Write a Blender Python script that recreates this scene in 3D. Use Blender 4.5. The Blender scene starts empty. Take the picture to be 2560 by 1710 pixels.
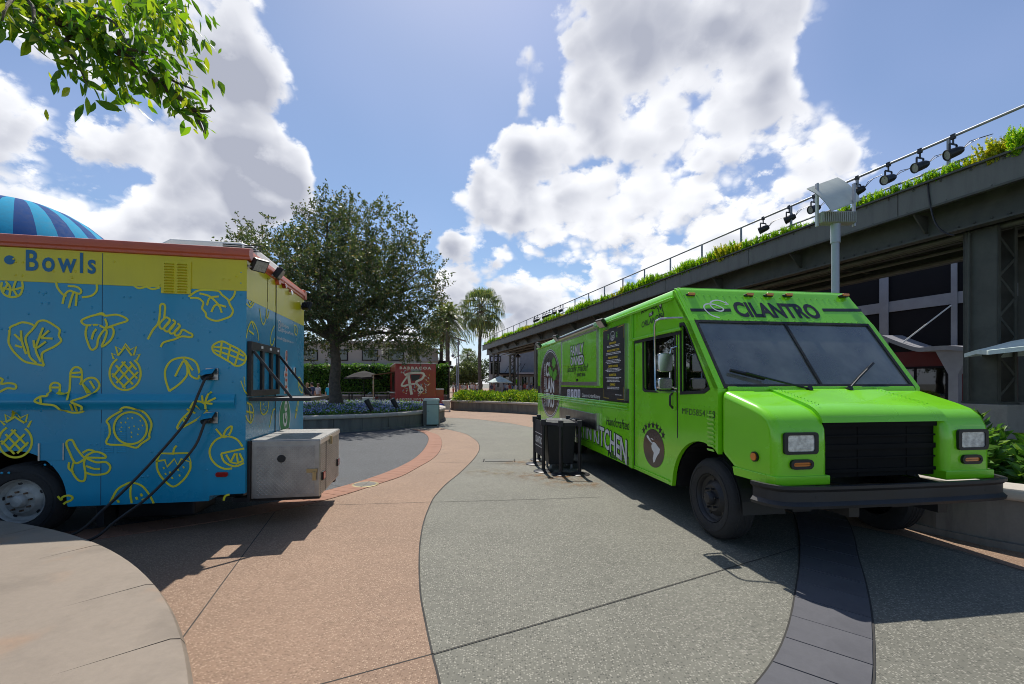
import bpy, bmesh, math, random
import numpy as np
from mathutils import Vector, Matrix, Euler
random.seed(7); RNG = np.random.default_rng(11)
S = bpy.context.scene
COL = S.collection
# ------------------------------------------------------------------ camera
F, CX, HY, H = 1100.0, 1280.0, 958.0, 1.65      # focal length / principal column / horizon row (px of the 2560 wide photo), eye height
cam = bpy.data.cameras.new('camera'); camo = bpy.data.objects.new('camera', cam); COL.objects.link(camo)
camo.location = (0, 0, H); camo.rotation_euler = (math.pi/2, 0, 0)
cam.sensor_width = 36.0; cam.lens = 36.0*F/2560; cam.shift_y = (HY-855)/2560; cam.clip_start = .05; cam.clip_end = 3000
S.camera = camo
# ------------------------------------------------------------------ light and exposure
SUN = Vector((-.09, .62, 1.0)).normalized()
sl = bpy.data.lights.new('sun', 'SUN'); sl.energy = 3.8; sl.angle = math.radians(.5); sl.color = (1, .95, .87)
so = bpy.data.objects.new('sun', sl); COL.objects.link(so); so.rotation_euler = SUN.to_track_quat('Z', 'Y').to_euler()
S.view_settings.view_transform = 'Standard'; S.view_settings.look = 'None'
S.view_settings.exposure = .45; S.view_settings.gamma = 1; S.view_settings.use_curve_mapping = False
S.cycles.max_bounces = 5; S.cycles.diffuse_bounces = 3; S.cycles.glossy_bounces = 3; S.cycles.transparent_max_bounces = 12; S.cycles.sample_clamp_indirect = 6
S.cycles.use_adaptive_sampling = True; S.cycles.adaptive_threshold = .015; S.cycles.filter_width = 1.0

def nd(nt, t, ins=None, **props):
    n = nt.nodes.new(t)
    for k, v in props.items(): setattr(n, k, v)
    for k, v in (ins or {}).items():
        if isinstance(v, bpy.types.NodeSocket): nt.links.new(v, n.inputs[k])
        else: n.inputs[k].default_value = v
    return n
def mth(nt, op, a, b=None, c=None, clamp=False):
    ins = {0: a}
    if b is not None: ins[1] = b
    if c is not None: ins[2] = c
    n = nd(nt, 'ShaderNodeMath', ins, operation=op); n.use_clamp = clamp
    return n.outputs[0]
def mrange(nt, v, a, b, c, d, it='SMOOTHSTEP'):
    return nd(nt, 'ShaderNodeMapRange', {0: v, 1: a, 2: b, 3: c, 4: d}, interpolation_type=it).outputs[0]
def mixc(nt, f, a, b, bt='MIX'):
    n = nt.nodes.new('ShaderNodeMix'); n.data_type = 'RGBA'; n.blend_type = bt
    for i, v in ((0, f), (6, a), (7, b)):
        if isinstance(v, bpy.types.NodeSocket): nt.links.new(v, n.inputs[i])
        else: n.inputs[i].default_value = v if i == 0 else (*v[:3], 1)
    return n.outputs[2]

def make_world():
    w = bpy.data.worlds.new('World'); S.world = w; w.use_nodes = True
    w.cycles.sampling_method = 'MANUAL'; w.cycles.sample_map_resolution = 256
    nt = w.node_tree; nt.nodes.clear()
    sky = nd(nt, 'ShaderNodeTexSky', sky_type='NISHITA', sun_disc=False, sun_elevation=math.asin(SUN.z),
             sun_rotation=math.atan2(SUN.x, SUN.y), air_density=1.0, dust_density=.6, ozone_density=2.2)
    d = nd(nt, 'ShaderNodeTexCoord').outputs['Generated']
    dn = nd(nt, 'ShaderNodeVectorMath', {0: d}, operation='NORMALIZE').outputs[0]
    z = nd(nt, 'ShaderNodeSeparateXYZ', {0: dn}).outputs[2]
    zc = mth(nt, 'MAXIMUM', z, 0.0)
    def cloudvec(dv):
        zz = nd(nt, 'ShaderNodeSeparateXYZ', {0: dv}).outputs[2]
        sc = mth(nt, 'DIVIDE', 1.25, mth(nt, 'ADD', mth(nt, 'MAXIMUM', zz, 0.0), .75))
        return nd(nt, 'ShaderNodeVectorMath', {0: dv, 3: sc}, operation='SCALE').outputs[0]
    def noise(q, scale, det, rough, off, dist=0):
        v = nd(nt, 'ShaderNodeVectorMath', {0: q, 1: off}, operation='ADD').outputs[0]
        return nd(nt, 'ShaderNodeTexNoise', {'Vector': v, 'Scale': scale, 'Detail': det, 'Roughness': rough, 'Distortion': dist}).outputs[0]
    def puff(q, det, vd):
        n1 = noise(q, 3.6, det, .60, (3.1, 1.7, .4))
        qv = nd(nt, 'ShaderNodeVectorMath', {0: q, 1: nd(nt, 'ShaderNodeVectorMath', {0: (1, 1, 1), 3: mth(nt, 'MULTIPLY', n1, .16)}, operation='SCALE').outputs[0]}, operation='ADD').outputs[0]
        vo = nd(nt, 'ShaderNodeTexVoronoi', {'Vector': qv, 'Scale': 7.0, 'Detail': vd, 'Roughness': .5, 'Lacunarity': 2.4}).outputs['Distance']
        return mth(nt, 'ADD', mth(nt, 'MULTIPLY_ADD', n1, 2.4, -1.2), mth(nt, 'MULTIPLY_ADD', vo, -.75, .36))
    q = cloudvec(dn)
    q2 = cloudvec(nd(nt, 'ShaderNodeVectorMath', {0: nd(nt, 'ShaderNodeVectorMath', {0: dn, 1: tuple(SUN*.045)}, operation='ADD').outputs[0]}, operation='NORMALIZE').outputs[0])
    p0, p1 = puff(q, 10, 2.3), puff(q2, 3, 1.0)
    n3 = noise(q, 2.0, 3, .55, (1.3, 9.2, 2.1))
    # cumulus heaps in view: direction (as seen in the photo), angular size, weight
    blobs = [(100,130,.40,.62),(480,60,.27,.62),(200,300,.2,.35),(2120,300,.10,.3),(2000,480,.16,.4),(430,280,.22,.5),(330,420,.22,.3),(640,470,.17,.55),(770,490,.08,.35),(60,470,.2,.25),
             (1440,150,.20,.6),(1690,120,.26,.62),(1930,60,.16,.5),(1600,330,.30,.7),(1850,380,.26,.7),(2080,350,.13,.55),(1370,380,.2,.6),(1210,470,.14,.6),
             (1450,560,.22,.6),(1720,560,.22,.5),(1125,640,.07,.6),(1110,610,.045,.4),(1160,740,.08,.5),(1295,650,.065,.5),(1250,690,.07,.4),(1400,740,.17,.6),(1215,568,.045,.45),
             (1090,165,.06,.42),(1135,115,.055,.36),(755,383,.03,.35),(2230,40,.10,.33),(250,560,.14,.3),(1130,860,.25,.3),
             (900,330,.32,-.5),(980,100,.26,-.5),(820,40,.13,-.3),(2380,170,.32,-.75),(2060,190,.12,-.4),(1000,570,.13,-.5),(1250,230,.09,-.35),(0,250,.07,-.5),(1480,60,.09,-.25),(700,600,.12,-.2),(1230,600,.05,-.25)]
    tot = None
    for (u, v, r, wt) in blobs:
        c = Vector(((u-CX)/F, 1, (HY-v)/F)).normalized()
        dist = nd(nt, 'ShaderNodeVectorMath', {0: dn, 1: c}, operation='DISTANCE').outputs['Value']
        m = mrange(nt, dist, r*1.2, r*.1, 0.0, wt)
        tot = m if tot is None else mth(nt, 'ADD', tot, m)
    tot = mth(nt, 'MAXIMUM', mth(nt, 'MINIMUM', tot, .72), -.6)
    low = mrange(nt, z, .02, .30, .16, 0)
    dens = mth(nt, 'ADD', mth(nt, 'ADD', p0, tot), mth(nt, 'ADD', low, -.06))
    mask = mrange(nt, dens, -.03, .22, 0, 1)
    lit = mth(nt, 'SUBTRACT', p0, p1)
    thick = mrange(nt, mth(nt, 'ADD', mth(nt, 'MULTIPLY', dens, .8), mth(nt, 'MULTIPLY_ADD', n3, 1.3, -.65)), .0, .72, 0, 1)
    shade = mth(nt, 'SUBTRACT', thick, mth(nt, 'MULTIPLY', lit, 1.15), clamp=True)
    # thin high haze veil
    veil = mrange(nt, noise(q, 1.1, 3, .6, (5.5, .3, 1.1)), .40, .75, 0, .30)
    hz = mrange(nt, z, .0, .28, .45, 0)
    skyb = nd(nt, 'ShaderNodeHueSaturation', {'Saturation': 1.10, 'Value': .86, 'Color': sky.outputs[0]}).outputs[0]
    skyc = mixc(nt, veil, skyb, (4.3, 4.8, 7.5))
    skyc = mixc(nt, hz, skyc, (5.0, 6.1, 8.0))
    cl = mixc(nt, shade, (7.9, 8.0, 8.3), (3.3, 3.5, 4.2))
    col = mixc(nt, mask, skyc, cl)
    bg = nd(nt, 'ShaderNodeBackground', {0: col, 1: .10})
    nt.links.new(bg.outputs[0], nd(nt, 'ShaderNodeOutputWorld').inputs[0])
make_world()

# ------------------------------------------------------------------ projection helpers (photo pixel -> point in the place)
def gnd(u, v, z=0.0):
    t = (H-z)*F/(v-HY); return Vector(((u-CX)/F*t, t, z))
def at(u, v, Y): return Vector(((u-CX)/F*Y, Y, H+(HY-v)/F*Y))
class Frame:
    """A thing's own coordinate frame, to measure points of the photo on its flat sides."""
    def __init__(s, loc, rz, ry=0.0):
        s.loc, s.rot = Vector(loc), Euler((0, ry, rz))
        s.M = Matrix.Translation(s.loc) @ s.rot.to_matrix().to_4x4(); s.Mi = s.M.inverted()
        s.o = s.Mi @ Vector((0, 0, H)); s.R = s.Mi.to_3x3()
    def hit(s, ax, val, u, v):
        d = s.R @ Vector(((u-CX)/F, 1, (HY-v)/F)); t = (val-s.o[ax])/d[ax]; return s.o+d*t

# ------------------------------------------------------------------ mesh builder
def linkobj(o, parent=None):
    COL.objects.link(o)
    if parent is not None: o.parent = parent
    return o
def tag(o, label=None, cat=None, group=None, kind=None):
    for k, v in (('label', label), ('category', cat), ('group', group), ('kind', kind)):
        if v: o[k] = v
    return o
def empty(name, label, cat, loc=(0,0,0), rz=0.0, group=None, ry=0.0):
    o = bpy.data.objects.new(name, None); COL.objects.link(o); o.empty_display_size = .2
    o.location = loc; o.rotation_euler = (0, ry, rz); return tag(o, label, cat, group)
class MB:
    def __init__(s): s.v, s.f, s.m = [], [], []
    def add(s, vs, fs, mi=0):
        b = len(s.v); s.v += [tuple(p) for p in vs]; s.f += [tuple(i+b for i in f) for f in fs]; s.m += [mi]*len(fs); return s
    def box(s, x0, x1, y0, y1, z0, z1, M=None, mi=0):
        vs = [Vector((x, y, z)) for z in (z0, z1) for y in (y0, y1) for x in (x0, x1)]
        if M is not None: vs = [M @ p for p in vs]
        return s.add(vs, [(0,2,3,1),(4,5,7,6),(0,1,5,4),(2,6,7,3),(0,4,6,2),(1,3,7,5)], mi)
    def bar(s, a, b, w, h, up=(0,0,1), mi=0):
        a, b = Vector(a), Vector(b); d = (b-a).normalized(); up = Vector(up)
        x = d.cross(up)
        if x.length < 1e-4: x = d.cross(Vector((1,0,0)))
        x.normalize(); y = x.cross(d).normalized()
        vs = [p+x*(sx*w/2)+y*(sy*h/2) for p in (a, b) for sy in (-1, 1) for sx in (-1, 1)]
        return s.add(vs, [(0,1,3,2),(4,6,7,5),(0,4,5,1),(2,3,7,6),(0,2,6,4),(1,5,7,3)], mi)
    def tube(s, pts, r, n=8, mi=0, cap=True):
        pts = [Vector(p) for p in pts]; k = len(pts); rs = r if hasattr(r, '__len__') else [r]*k
        b = len(s.v); prev = None
        for i, p in enumerate(pts):
            d = (pts[min(i+1, k-1)]-pts[max(i-1, 0)]).normalized()
            if prev is None:
                x = d.cross(Vector((0,0,1)));
                if x.length < .05: x = d.cross(Vector((1,0,0)))
            else: x = prev - d*prev.dot(d)
            x.normalize(); prev = x; y = d.cross(x)
            for j in range(n):
                a = 2*math.pi*j/n; s.v.append(tuple(p+(x*math.cos(a)+y*math.sin(a))*rs[i]))
        for i in range(k-1):
            for j in range(n):
                s.f.append((b+i*n+j, b+i*n+(j+1)%n, b+(i+1)*n+(j+1)%n, b+(i+1)*n+j)); s.m.append(mi)
        if cap:
            s.f.append(tuple(b+j for j in range(n))[::-1]); s.f.append(tuple(b+(k-1)*n+j for j in range(n))); s.m += [mi, mi]
        return s
    def cyl(s, a, b, r, r2=None, n=16, mi=0): return s.tube([a, b], [r, r if r2 is None else r2], n, mi)
    def lathe(s, prof, n=24, M=None, mi=0, a0=0, a1=2*math.pi):
        b = len(s.v); k = len(prof); full = abs(a1-a0-2*math.pi) < 1e-6; m = n if full else n+1
        for (r, z) in prof:
            for j in range(m):
                a = a0+(a1-a0)*j/n; p = Vector((r*math.cos(a), r*math.sin(a), z)); s.v.append(tuple(M @ p if M is not None else p))
        for i in range(k-1):
            for j in range(n):
                j2 = (j+1) % m; s.f.append((b+i*m+j, b+i*m+j2, b+(i+1)*m+j2, b+(i+1)*m+j)); s.m.append(mi)
        return s
    def prism(s, poly, f, d0, d1, mi=0):
        """poly 2-D, f(a,b,depth) -> 3-D"""
        n = len(poly); vs = [f(a, b, d0) for a, b in poly]+[f(a, b, d1) for a, b in poly]
        return s.add(vs, [tuple(range(n))[::-1], tuple(range(n, 2*n))]+[(i, (i+1) % n, n+(i+1) % n, n+i) for i in range(n)], mi)
    def ball(s, c, rx, ry=None, rz=None, n=12, k=8, mi=0):
        ry = ry or rx; rz = rz or rx
        M = Matrix.Translation(Vector(c)) @ Matrix.Diagonal((rx, ry, rz, 1))
        return s.lathe([(math.sin(math.pi*i/k), -math.cos(math.pi*i/k)) for i in range(k+1)], n, M, mi)
    def build(s, name, mats, parent=None, smooth=False, bevel=0, segs=2, recalc=True):
        me = bpy.data.meshes.new(name); me.from_pydata(s.v, [], s.f)
        for m in (mats if isinstance(mats, (list, tuple)) else [mats]): me.materials.append(m)
        if any(s.m): me.polygons.foreach_set('material_index', s.m)
        if recalc:
            bm = bmesh.new(); bm.from_mesh(me); bmesh.ops.recalc_face_normals(bm, faces=bm.faces); bm.to_mesh(me); bm.free()
        if smooth:
            me.polygons.foreach_set('use_smooth', [True]*len(me.polygons))
            try: me.set_sharp_from_angle(angle=math.radians(38))
            except Exception: pass
        o = bpy.data.objects.new(name, me); linkobj(o, parent)
        if bevel:
            md = o.modifiers.new('bevel', 'BEVEL'); md.width = bevel; md.segments = segs; md.limit_method = 'ANGLE'; md.angle_limit = math.radians(40)
            me.polygons.foreach_set('use_smooth', [True]*len(me.polygons))
            md.harden_normals = True
        return o
def obj_from(name, me, parent=None, M=None):
    o = bpy.data.objects.new(name, me); linkobj(o, parent)
    if M is not None: o.matrix_local = M
    return o
def copy_tree(o, parent=None):
    c = o.copy(); COL.objects.link(c); c.parent = parent
    for ch in list(o.children):
        cc = copy_tree(ch, c); cc.matrix_parent_inverse = ch.matrix_parent_inverse.copy()
    return c
def catmull(pts, k=5, closed=False):
    P = [Vector(p) for p in pts]; n = len(P); out = []
    rng = range(n) if closed else range(n-1)
    for i in rng:
        p0, p1, p2, p3 = (P[(i-1) % n], P[i], P[(i+1) % n], P[(i+2) % n]) if closed else (P[max(i-1,0)], P[i], P[i+1], P[min(i+2,n-1)])
        for j in range(k):
            t = j/k
            out.append(.5*((2*p1)+(p2-p0)*t+(2*p0-5*p1+4*p2-p3)*t*t+(3*p1-p0-3*p2+p3)*t**3))
    if not closed: out.append(P[-1])
    return out
def ribbon2(pts, w, closed=False):
    """flat stroke along 2-D points -> (verts2d, faces)"""
    P = [Vector((p[0], p[1])) for p in pts]; n = len(P); vs = []; fs = []
    for i in range(n):
        a = P[(i-1) % n] if (closed or i) else P[0]; b = P[(i+1) % n] if (closed or i < n-1) else P[-1]
        d = b-a
        d = d.normalized() if d.length > 1e-9 else Vector((1, 0)); nrm = Vector((-d.y, d.x))
        vs += [P[i]+nrm*w/2, P[i]-nrm*w/2]
    for i in range(n if closed else n-1):
        j = (i+1) % n; fs.append((2*i, 2*i+1, 2*j+1, 2*j))
    return vs, fs
# ------------------------------------------------------------------ lettering (built-in font, as flat print)
_tc = {}
def text2d(s, bold=0.0, shear=0.0, spacing=1.0, res=3):
    key = (s, bold, shear, spacing)
    if key in _tc: return _tc[key]
    cu = bpy.data.curves.new('t', 'FONT'); cu.body = s; cu.offset = bold; cu.shear = shear; cu.space_character = spacing; cu.resolution_u = res; cu.fill_mode = 'FRONT'
    o = bpy.data.objects.new('t', cu); COL.objects.link(o)
    dg = bpy.context.evaluated_depsgraph_get(); dg.update()
    me = bpy.data.meshes.new_from_object(o.evaluated_get(dg))
    V = np.array([v.co[:2] for v in me.vertices]); Fc = [tuple(p.vertices) for p in me.polygons]
    bpy.data.objects.remove(o); bpy.data.curves.remove(cu); bpy.data.meshes.remove(me)
    mn, mx = V.min(0), V.max(0); V = (V-mn)/(mx-mn); _tc[key] = (V, Fc); return _tc[key]
def put_text(mb, s, f, x0, x1, y0, y1, d=0.0, bold=0.0, shear=0.0, spacing=1.0, warp=None, mi=0, rot=False):
    V, Fc = text2d(s, bold, shear, spacing); vs = []
    for a, b in V:
        if rot: a, b = 1-b, a
        x, y = x0+a*(x1-x0), y0+b*(y1-y0)
        if warp: x, y = warp(x, y, a, b)
        vs.append(f(x, y, d))
    mb.add(vs, Fc, mi)
# ------------------------------------------------------------------ materials
_mats = {}
def mat(name, col, rough=.55, metal=0.0, var=.07, vscale=2.5, bump=0.0, bscale=60.0, coat=0.0, spec=.5, col2=None, trans=0.0, dirt=0.0, alpha=None):
    if name in _mats: return _mats[name]
    m = bpy.data.materials.new(name); m.use_nodes = True; nt = m.node_tree; b = nt.nodes['Principled BSDF']
    tc = nd(nt, 'ShaderNodeTexCoord').outputs['Object']
    n = nd(nt, 'ShaderNodeTexNoise', {'Vector': tc, 'Scale': vscale, 'Detail': 6, 'Roughness': .6}).outputs[0]
    lo = tuple(c*(1-var) for c in col); hi = tuple(min(c*(1+var), 1) for c in (col2 or col))
    c = mixc(nt, mrange(nt, n, .3, .7, 0, 1), lo, hi)
    if dirt:
        n2 = nd(nt, 'ShaderNodeTexNoise', {'Vector': nd(nt, 'ShaderNodeMapping', {0: tc, 3: (3, 3, .6)}).outputs[0], 'Scale': 2.2, 'Detail': 9, 'Roughness': .68}).outputs[0]
        c = mixc(nt, mrange(nt, n2, .5, .78, 0, dirt), c, (.07, .06, .05))
    nt.links.new(c, b.inputs['Base Color'])
    b.inputs['Roughness'].default_value = rough; b.inputs['Metallic'].default_value = metal
    b.inputs['Coat Weight'].default_value = coat; b.inputs['Coat Roughness'].default_value = .06; b.inputs['Specular IOR Level'].default_value = spec
    if rough > .12 and metal == 0:
        nt.links.new(mrange(nt, n, .2, .8, max(rough-.1, .03), min(rough+.1, 1)), b.inputs['Roughness'])
    if bump:
        nb = nd(nt, 'ShaderNodeTexNoise', {'Vector': tc, 'Scale': bscale, 'Detail': 5, 'Roughness': .6}).outputs[0]
        bp = nd(nt, 'ShaderNodeBump', {'Height': nb, 'Strength': bump, 'Distance': .02}); nt.links.new(bp.outputs[0], b.inputs['Normal'])
    if alpha is not None: b.inputs['Alpha'].default_value = alpha
    _mats[name] = m; return m
def aggregate(name, base, light, dark, scale=70.0, fl=.30, fd=.22, rough=.75, stain=(.2,.15,.1), stain_amt=.25):
    """exposed-aggregate concrete: pebble chips of three tones, soft blotches, small stains"""
    m = bpy.data.materials.new(name); m.use_nodes = True; nt = m.node_tree; b = nt.nodes['Principled BSDF']
    tc = nd(nt, 'ShaderNodeTexCoord').outputs['Object']
    v = nd(nt, 'ShaderNodeTexVoronoi', {'Vector': tc, 'Scale': scale, 'Randomness': 1.0}); r = nd(nt, 'ShaderNodeSeparateColor', {0: v.outputs['Color']}).outputs[0]
    chip = mrange(nt, v.outputs['Distance'], .50, .30, 0, 1)
    isl = mth(nt, 'MULTIPLY', chip, mth(nt, 'GREATER_THAN', r, 1-fl)); isd = mth(nt, 'MULTIPLY', chip, mth(nt, 'LESS_THAN', r, fd))
    big = nd(nt, 'ShaderNodeTexNoise', {'Vector': tc, 'Scale': .9, 'Detail': 8, 'Roughness': .62}).outputs[0]
    mid = nd(nt, 'ShaderNodeTexNoise', {'Vector': tc, 'Scale': 14, 'Detail': 6, 'Roughness': .7}).outputs[0]
    c = mixc(nt, mrange(nt, big, .3, .7, 0, 1), tuple(x*.88 for x in base), tuple(min(1, x*1.10) for x in base))
    c = mixc(nt, mrange(nt, mid, .35, .65, 0, .35), c, tuple(x*.72 for x in base))
    c = mixc(nt, mth(nt, 'MULTIPLY', isl, .75), c, light); c = mixc(nt, mth(nt, 'MULTIPLY', isd, .8), c, dark)
    sp = nd(nt, 'ShaderNodeTexNoise', {'Vector': tc, 'Scale': 2.3, 'Detail': 4, 'Roughness': .5}).outputs[0]
    c = mixc(nt, mrange(nt, sp, .66, .80, 0, stain_amt), c, stain)
    vg = nd(nt, 'ShaderNodeTexVoronoi', {'Vector': tc, 'Scale': 1.15, 'Randomness': 1.0}).outputs['Distance']
    c = mixc(nt, mrange(nt, vg, .045, .02, 0, .55), c, (.05, .045, .04))     # trodden gum spots
    nt.links.new(c, b.inputs['Base Color']); b.inputs['Roughness'].default_value = rough; b.inputs['Specular IOR Level'].default_value = .35
    hgt = mth(nt, 'ADD', chip, mth(nt, 'MULTIPLY', mid, .8))
    bp = nd(nt, 'ShaderNodeBump', {'Height': hgt, 'Strength': .35, 'Distance': .004}); nt.links.new(bp.outputs[0], b.inputs['Normal'])
    return m
def concrete(name, base, stain=(.12,.11,.10), rough=.8, stain_amt=.5, vs=1.6, streak=False, stain2=None):
    m = bpy.data.materials.new(name); m.use_nodes = True; nt = m.node_tree; b = nt.nodes['Principled BSDF']
    tc = nd(nt, 'ShaderNodeTexCoord').outputs['Object']
    v = nd(nt, 'ShaderNodeMapping', {0: tc, 3: (2.6, 2.6, .45) if streak else (1, 1, 1)}).outputs[0]
    n = nd(nt, 'ShaderNodeTexNoise', {'Vector': v, 'Scale': vs, 'Detail': 10, 'Roughness': .66}).outputs[0]
    n2 = nd(nt, 'ShaderNodeTexNoise', {'Vector': tc, 'Scale': 28, 'Detail': 8, 'Roughness': .7}).outputs[0]
    c = mixc(nt, mrange(nt, n, .42, .72, 0, stain_amt), base, stain)
    if stain2:
        n3 = nd(nt, 'ShaderNodeTexNoise', {'Vector': tc, 'Scale': 1.7, 'Detail': 3}).outputs[0]
        c = mixc(nt, mrange(nt, n3, .56, .72, 0, .5), c, stain2)
    c = mixc(nt, mrange(nt, n2, .3, .7, 0, .3), c, tuple(x*.7 for x in base))
    nt.links.new(c, b.inputs['Base Color']); b.inputs['Roughness'].default_value = rough; b.inputs['Specular IOR Level'].default_value = .3
    bp = nd(nt, 'ShaderNodeBump', {'Height': n2, 'Strength': .25, 'Distance': .006}); nt.links.new(bp.outputs[0], b.inputs['Normal'])
    return m
def leafmat(name, cols, trans=.35, rough=.45, tcol=None):
    """leaf colours picked per leaf from a random face attribute; part of the light passes through"""
    m = bpy.data.materials.new(name); m.use_nodes = True; nt = m.node_tree; b = nt.nodes['Principled BSDF']
    a = nd(nt, 'ShaderNodeAttribute', attribute_name='rnd').outputs['Fac']
    cr = nd(nt, 'ShaderNodeValToRGB', {0: a}); e = cr.color_ramp.elements
    e[0].position = 0; e[0].color = (*cols[0], 1); e[1].position = 1; e[1].color = (*cols[-1], 1)
    for i, c in enumerate(cols[1:-1]):
        x = e.new((i+1)/(len(cols)-1)); x.color = (*c, 1)
    nt.links.new(cr.outputs[0], b.inputs['Base Color']); b.inputs['Roughness'].default_value = rough
    t = nd(nt, 'ShaderNodeBsdfTranslucent'); nt.links.new(mixc(nt, 1.0, cr.outputs[0], tcol or (1.5, 1.6, .7), 'MULTIPLY'), t.inputs[0])
    mx = nd(nt, 'ShaderNodeMixShader', {0: trans}); nt.links.new(b.outputs[0], mx.inputs[1]); nt.links.new(t.outputs[0], mx.inputs[2])
    nt.links.new(mx.outputs[0], nt.nodes['Material Output'].inputs[0]); return m
def glassmat(name, tint=(.25,.27,.28), rough=.02, ior=1.5, film=.02, dust_glare=0.0):
    m = bpy.data.materials.new(name); m.use_nodes = True; nt = m.node_tree; nt.nodes.remove(nt.nodes['Principled BSDF'])
    fr = nd(nt, 'ShaderNodeFresnel', {'IOR': ior}).outputs[0]
    g = nd(nt, 'ShaderNodeBsdfAnisotropic', {0: (1, 1, 1, 1), 1: rough}); t = nd(nt, 'ShaderNodeBsdfTransparent', {0: (*tint, 1)})
    mx = nd(nt, 'ShaderNodeMixShader', {0: mth(nt, 'MULTIPLY_ADD', fr, 1.6, film, clamp=True)}); nt.links.new(t.outputs[0], mx.inputs[1]); nt.links.new(g.outputs[0], mx.inputs[2])
    if dust_glare:   # dusty grey diffuse layer, with the sky's pale glare painted into its colour
        n = nd(nt, 'ShaderNodeTexNoise', {'Vector': nd(nt, 'ShaderNodeTexCoord').outputs['Object'], 'Scale': 2.5, 'Detail': 5}).outputs[0]
        df = nd(nt, 'ShaderNodeBsdfDiffuse', {0: (.40, .42, .40, 1)}); m2 = nd(nt, 'ShaderNodeMixShader', {0: mrange(nt, n, .3, .7, dust_glare*.6, dust_glare*1.3)})
        nt.links.new(mx.outputs[0], m2.inputs[1]); nt.links.new(df.outputs[0], m2.inputs[2]); mx = m2
    nt.links.new(mx.outputs[0], nt.nodes['Material Output'].inputs[0]); return m
def leaves(name, C, D, U, L, W, m, parent=None, rnd=None, kind=None, fold=.25, shape='leaf'):
    """many leaves as one mesh: centres C, direction D, side U, lengths L, widths W (numpy)"""
    n = len(C); D = D/np.linalg.norm(D, axis=1, keepdims=True); U = U-D*(U*D).sum(1, keepdims=True); U /= np.linalg.norm(U, axis=1, keepdims=True)+1e-9
    N = np.cross(D, U); L = L[:, None]; W = W[:, None]
    if shape == 'leaf':
        P = np.stack([C, C+D*L*.45+U*W*.5+N*W*fold, C+D*L-N*L*.12, C+D*L*.45-U*W*.5+N*W*fold], 1)
        idx = np.arange(n*4).reshape(n, 4); k = 4
        faces = np.stack([idx[:, 0], idx[:, 1], idx[:, 2], idx[:, 3]], 1)
    me = bpy.data.meshes.new(name); me.vertices.add(n*k); me.vertices.foreach_set('co', P.reshape(-1).astype(np.float32))
    nf = len(faces); me.loops.add(nf*4); me.loops.foreach_set('vertex_index', faces.reshape(-1).astype(np.int32))
    me.polygons.add(nf); me.polygons.foreach_set('loop_start', np.arange(0, nf*4, 4, dtype=np.int32)); me.polygons.foreach_set('loop_total', np.full(nf, 4, np.int32))
    me.update(calc_edges=True)
    at_ = me.attributes.new('rnd', 'FLOAT', 'FACE'); at_.data.foreach_set('value', (RNG.random(nf) if rnd is None else rnd).astype(np.float32))
    me.materials.append(m); o = bpy.data.objects.new(name, me); linkobj(o, parent)
    if kind: o['kind'] = kind
    return o
def rvec(n): 
    v = RNG.normal(size=(n, 3)); return v/np.linalg.norm(v, axis=1, keepdims=True)
# ================================================================== SETTING: ground and paving
m_grey = aggregate('grey_green_aggregate', (.158, .155, .126), (.32, .305, .255), (.07, .07, .058), 66, .46, .30)
m_tan = aggregate('tan_aggregate', (.265, .172, .115), (.42, .30, .21), (.15, .092, .058), 74, .44, .30, stain=(.2,.12,.07))
m_dark = aggregate('charcoal_aggregate', (.062, .066, .07), (.20, .21, .225), (.025, .025, .03), 75, .42, .3)
m_joint = mat('joint_filler', (.035, .033, .03), .9)
m_terra = concrete('terracotta_paver', (.31, .155, .10), (.18, .095, .065), .75, .5, 2.2)
m_slate = concrete('slate_paver', (.10, .10, .11), (.055, .055, .065), .7, .5, 2.0)
m_capst = concrete('cast_stone_cap', (.50, .45, .385), (.26, .22, .18), .75, .45, 2.4)
m_bench = concrete('cast_stone_bench', (.255, .21, .165), (.14, .115, .09), .7, .65, 2.2, stain2=(.36, .20, .105))
m_wall = concrete('planter_wall_concrete', (.21, .195, .17), (.09, .08, .07), .85, .7, 1.8, streak=True)
m_soil = mat('soil', (.045, .032, .022), .95, bump=.8, bscale=25, var=.3)
def sheet(name, pts, z, m, kind='structure'):
    bm = bmesh.new(); vs = [bm.verts.new((p[0], p[1], z)) for p in pts]
    es = [bm.edges.new((vs[i], vs[(i+1) % len(vs)])) for i in range(len(vs))]
    bmesh.ops.triangle_fill(bm, use_beauty=True, edges=es)
    bmesh.ops.recalc_face_normals(bm, faces=bm.faces)
    if bm.faces and sum(f.normal.z for f in bm.faces) < 0: bmesh.ops.reverse_faces(bm, faces=bm.faces)
    me = bpy.data.meshes.new(name); bm.to_mesh(me); bm.free(); me.materials.append(m)
    o = bpy.data.objects.new(name, me); COL.objects.link(o)
    if kind: o['kind'] = kind
    return o
g = MB().add([(-900, -300, 0), (900, -300, 0), (900, 1500, 0), (-900, 1500, 0)], [(0, 1, 2, 3)]).build('ground', m_grey); tag(g, kind='structure')
cA = [(1130,1900),(1099,1710),(1081,1637),(1063,1553),(1051,1484),(1048,1407),(1051,1350),(1061,1300),(1077,1259),(1089,1239),(1116,1210),(1149,1183),(1177,1156),(1193,1136),(1199,1120),(1194,1105),(1177,1092),(1161,1084),(1125,1075),(1098,1069)]
cB = [(1059,1075),(1083,1083),(1098,1090),(1105,1105),(1101,1126),(1083,1147),(1048,1168),(1003,1192),(934,1215),(869,1236),(773,1262),(683,1279),(560,1302),(380,1330),(150,1362)]
cC = [(1030,1074),(1047,1078),(1065,1087),(1071,1099),(1062,1120),(1039,1144),(997,1168),(928,1195),(851,1218),(797,1232),(720,1250),(641,1264),(520,1284),(340,1310),(110,1338)]
G2 = lambda pts: [gnd(*p) for p in pts]
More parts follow.
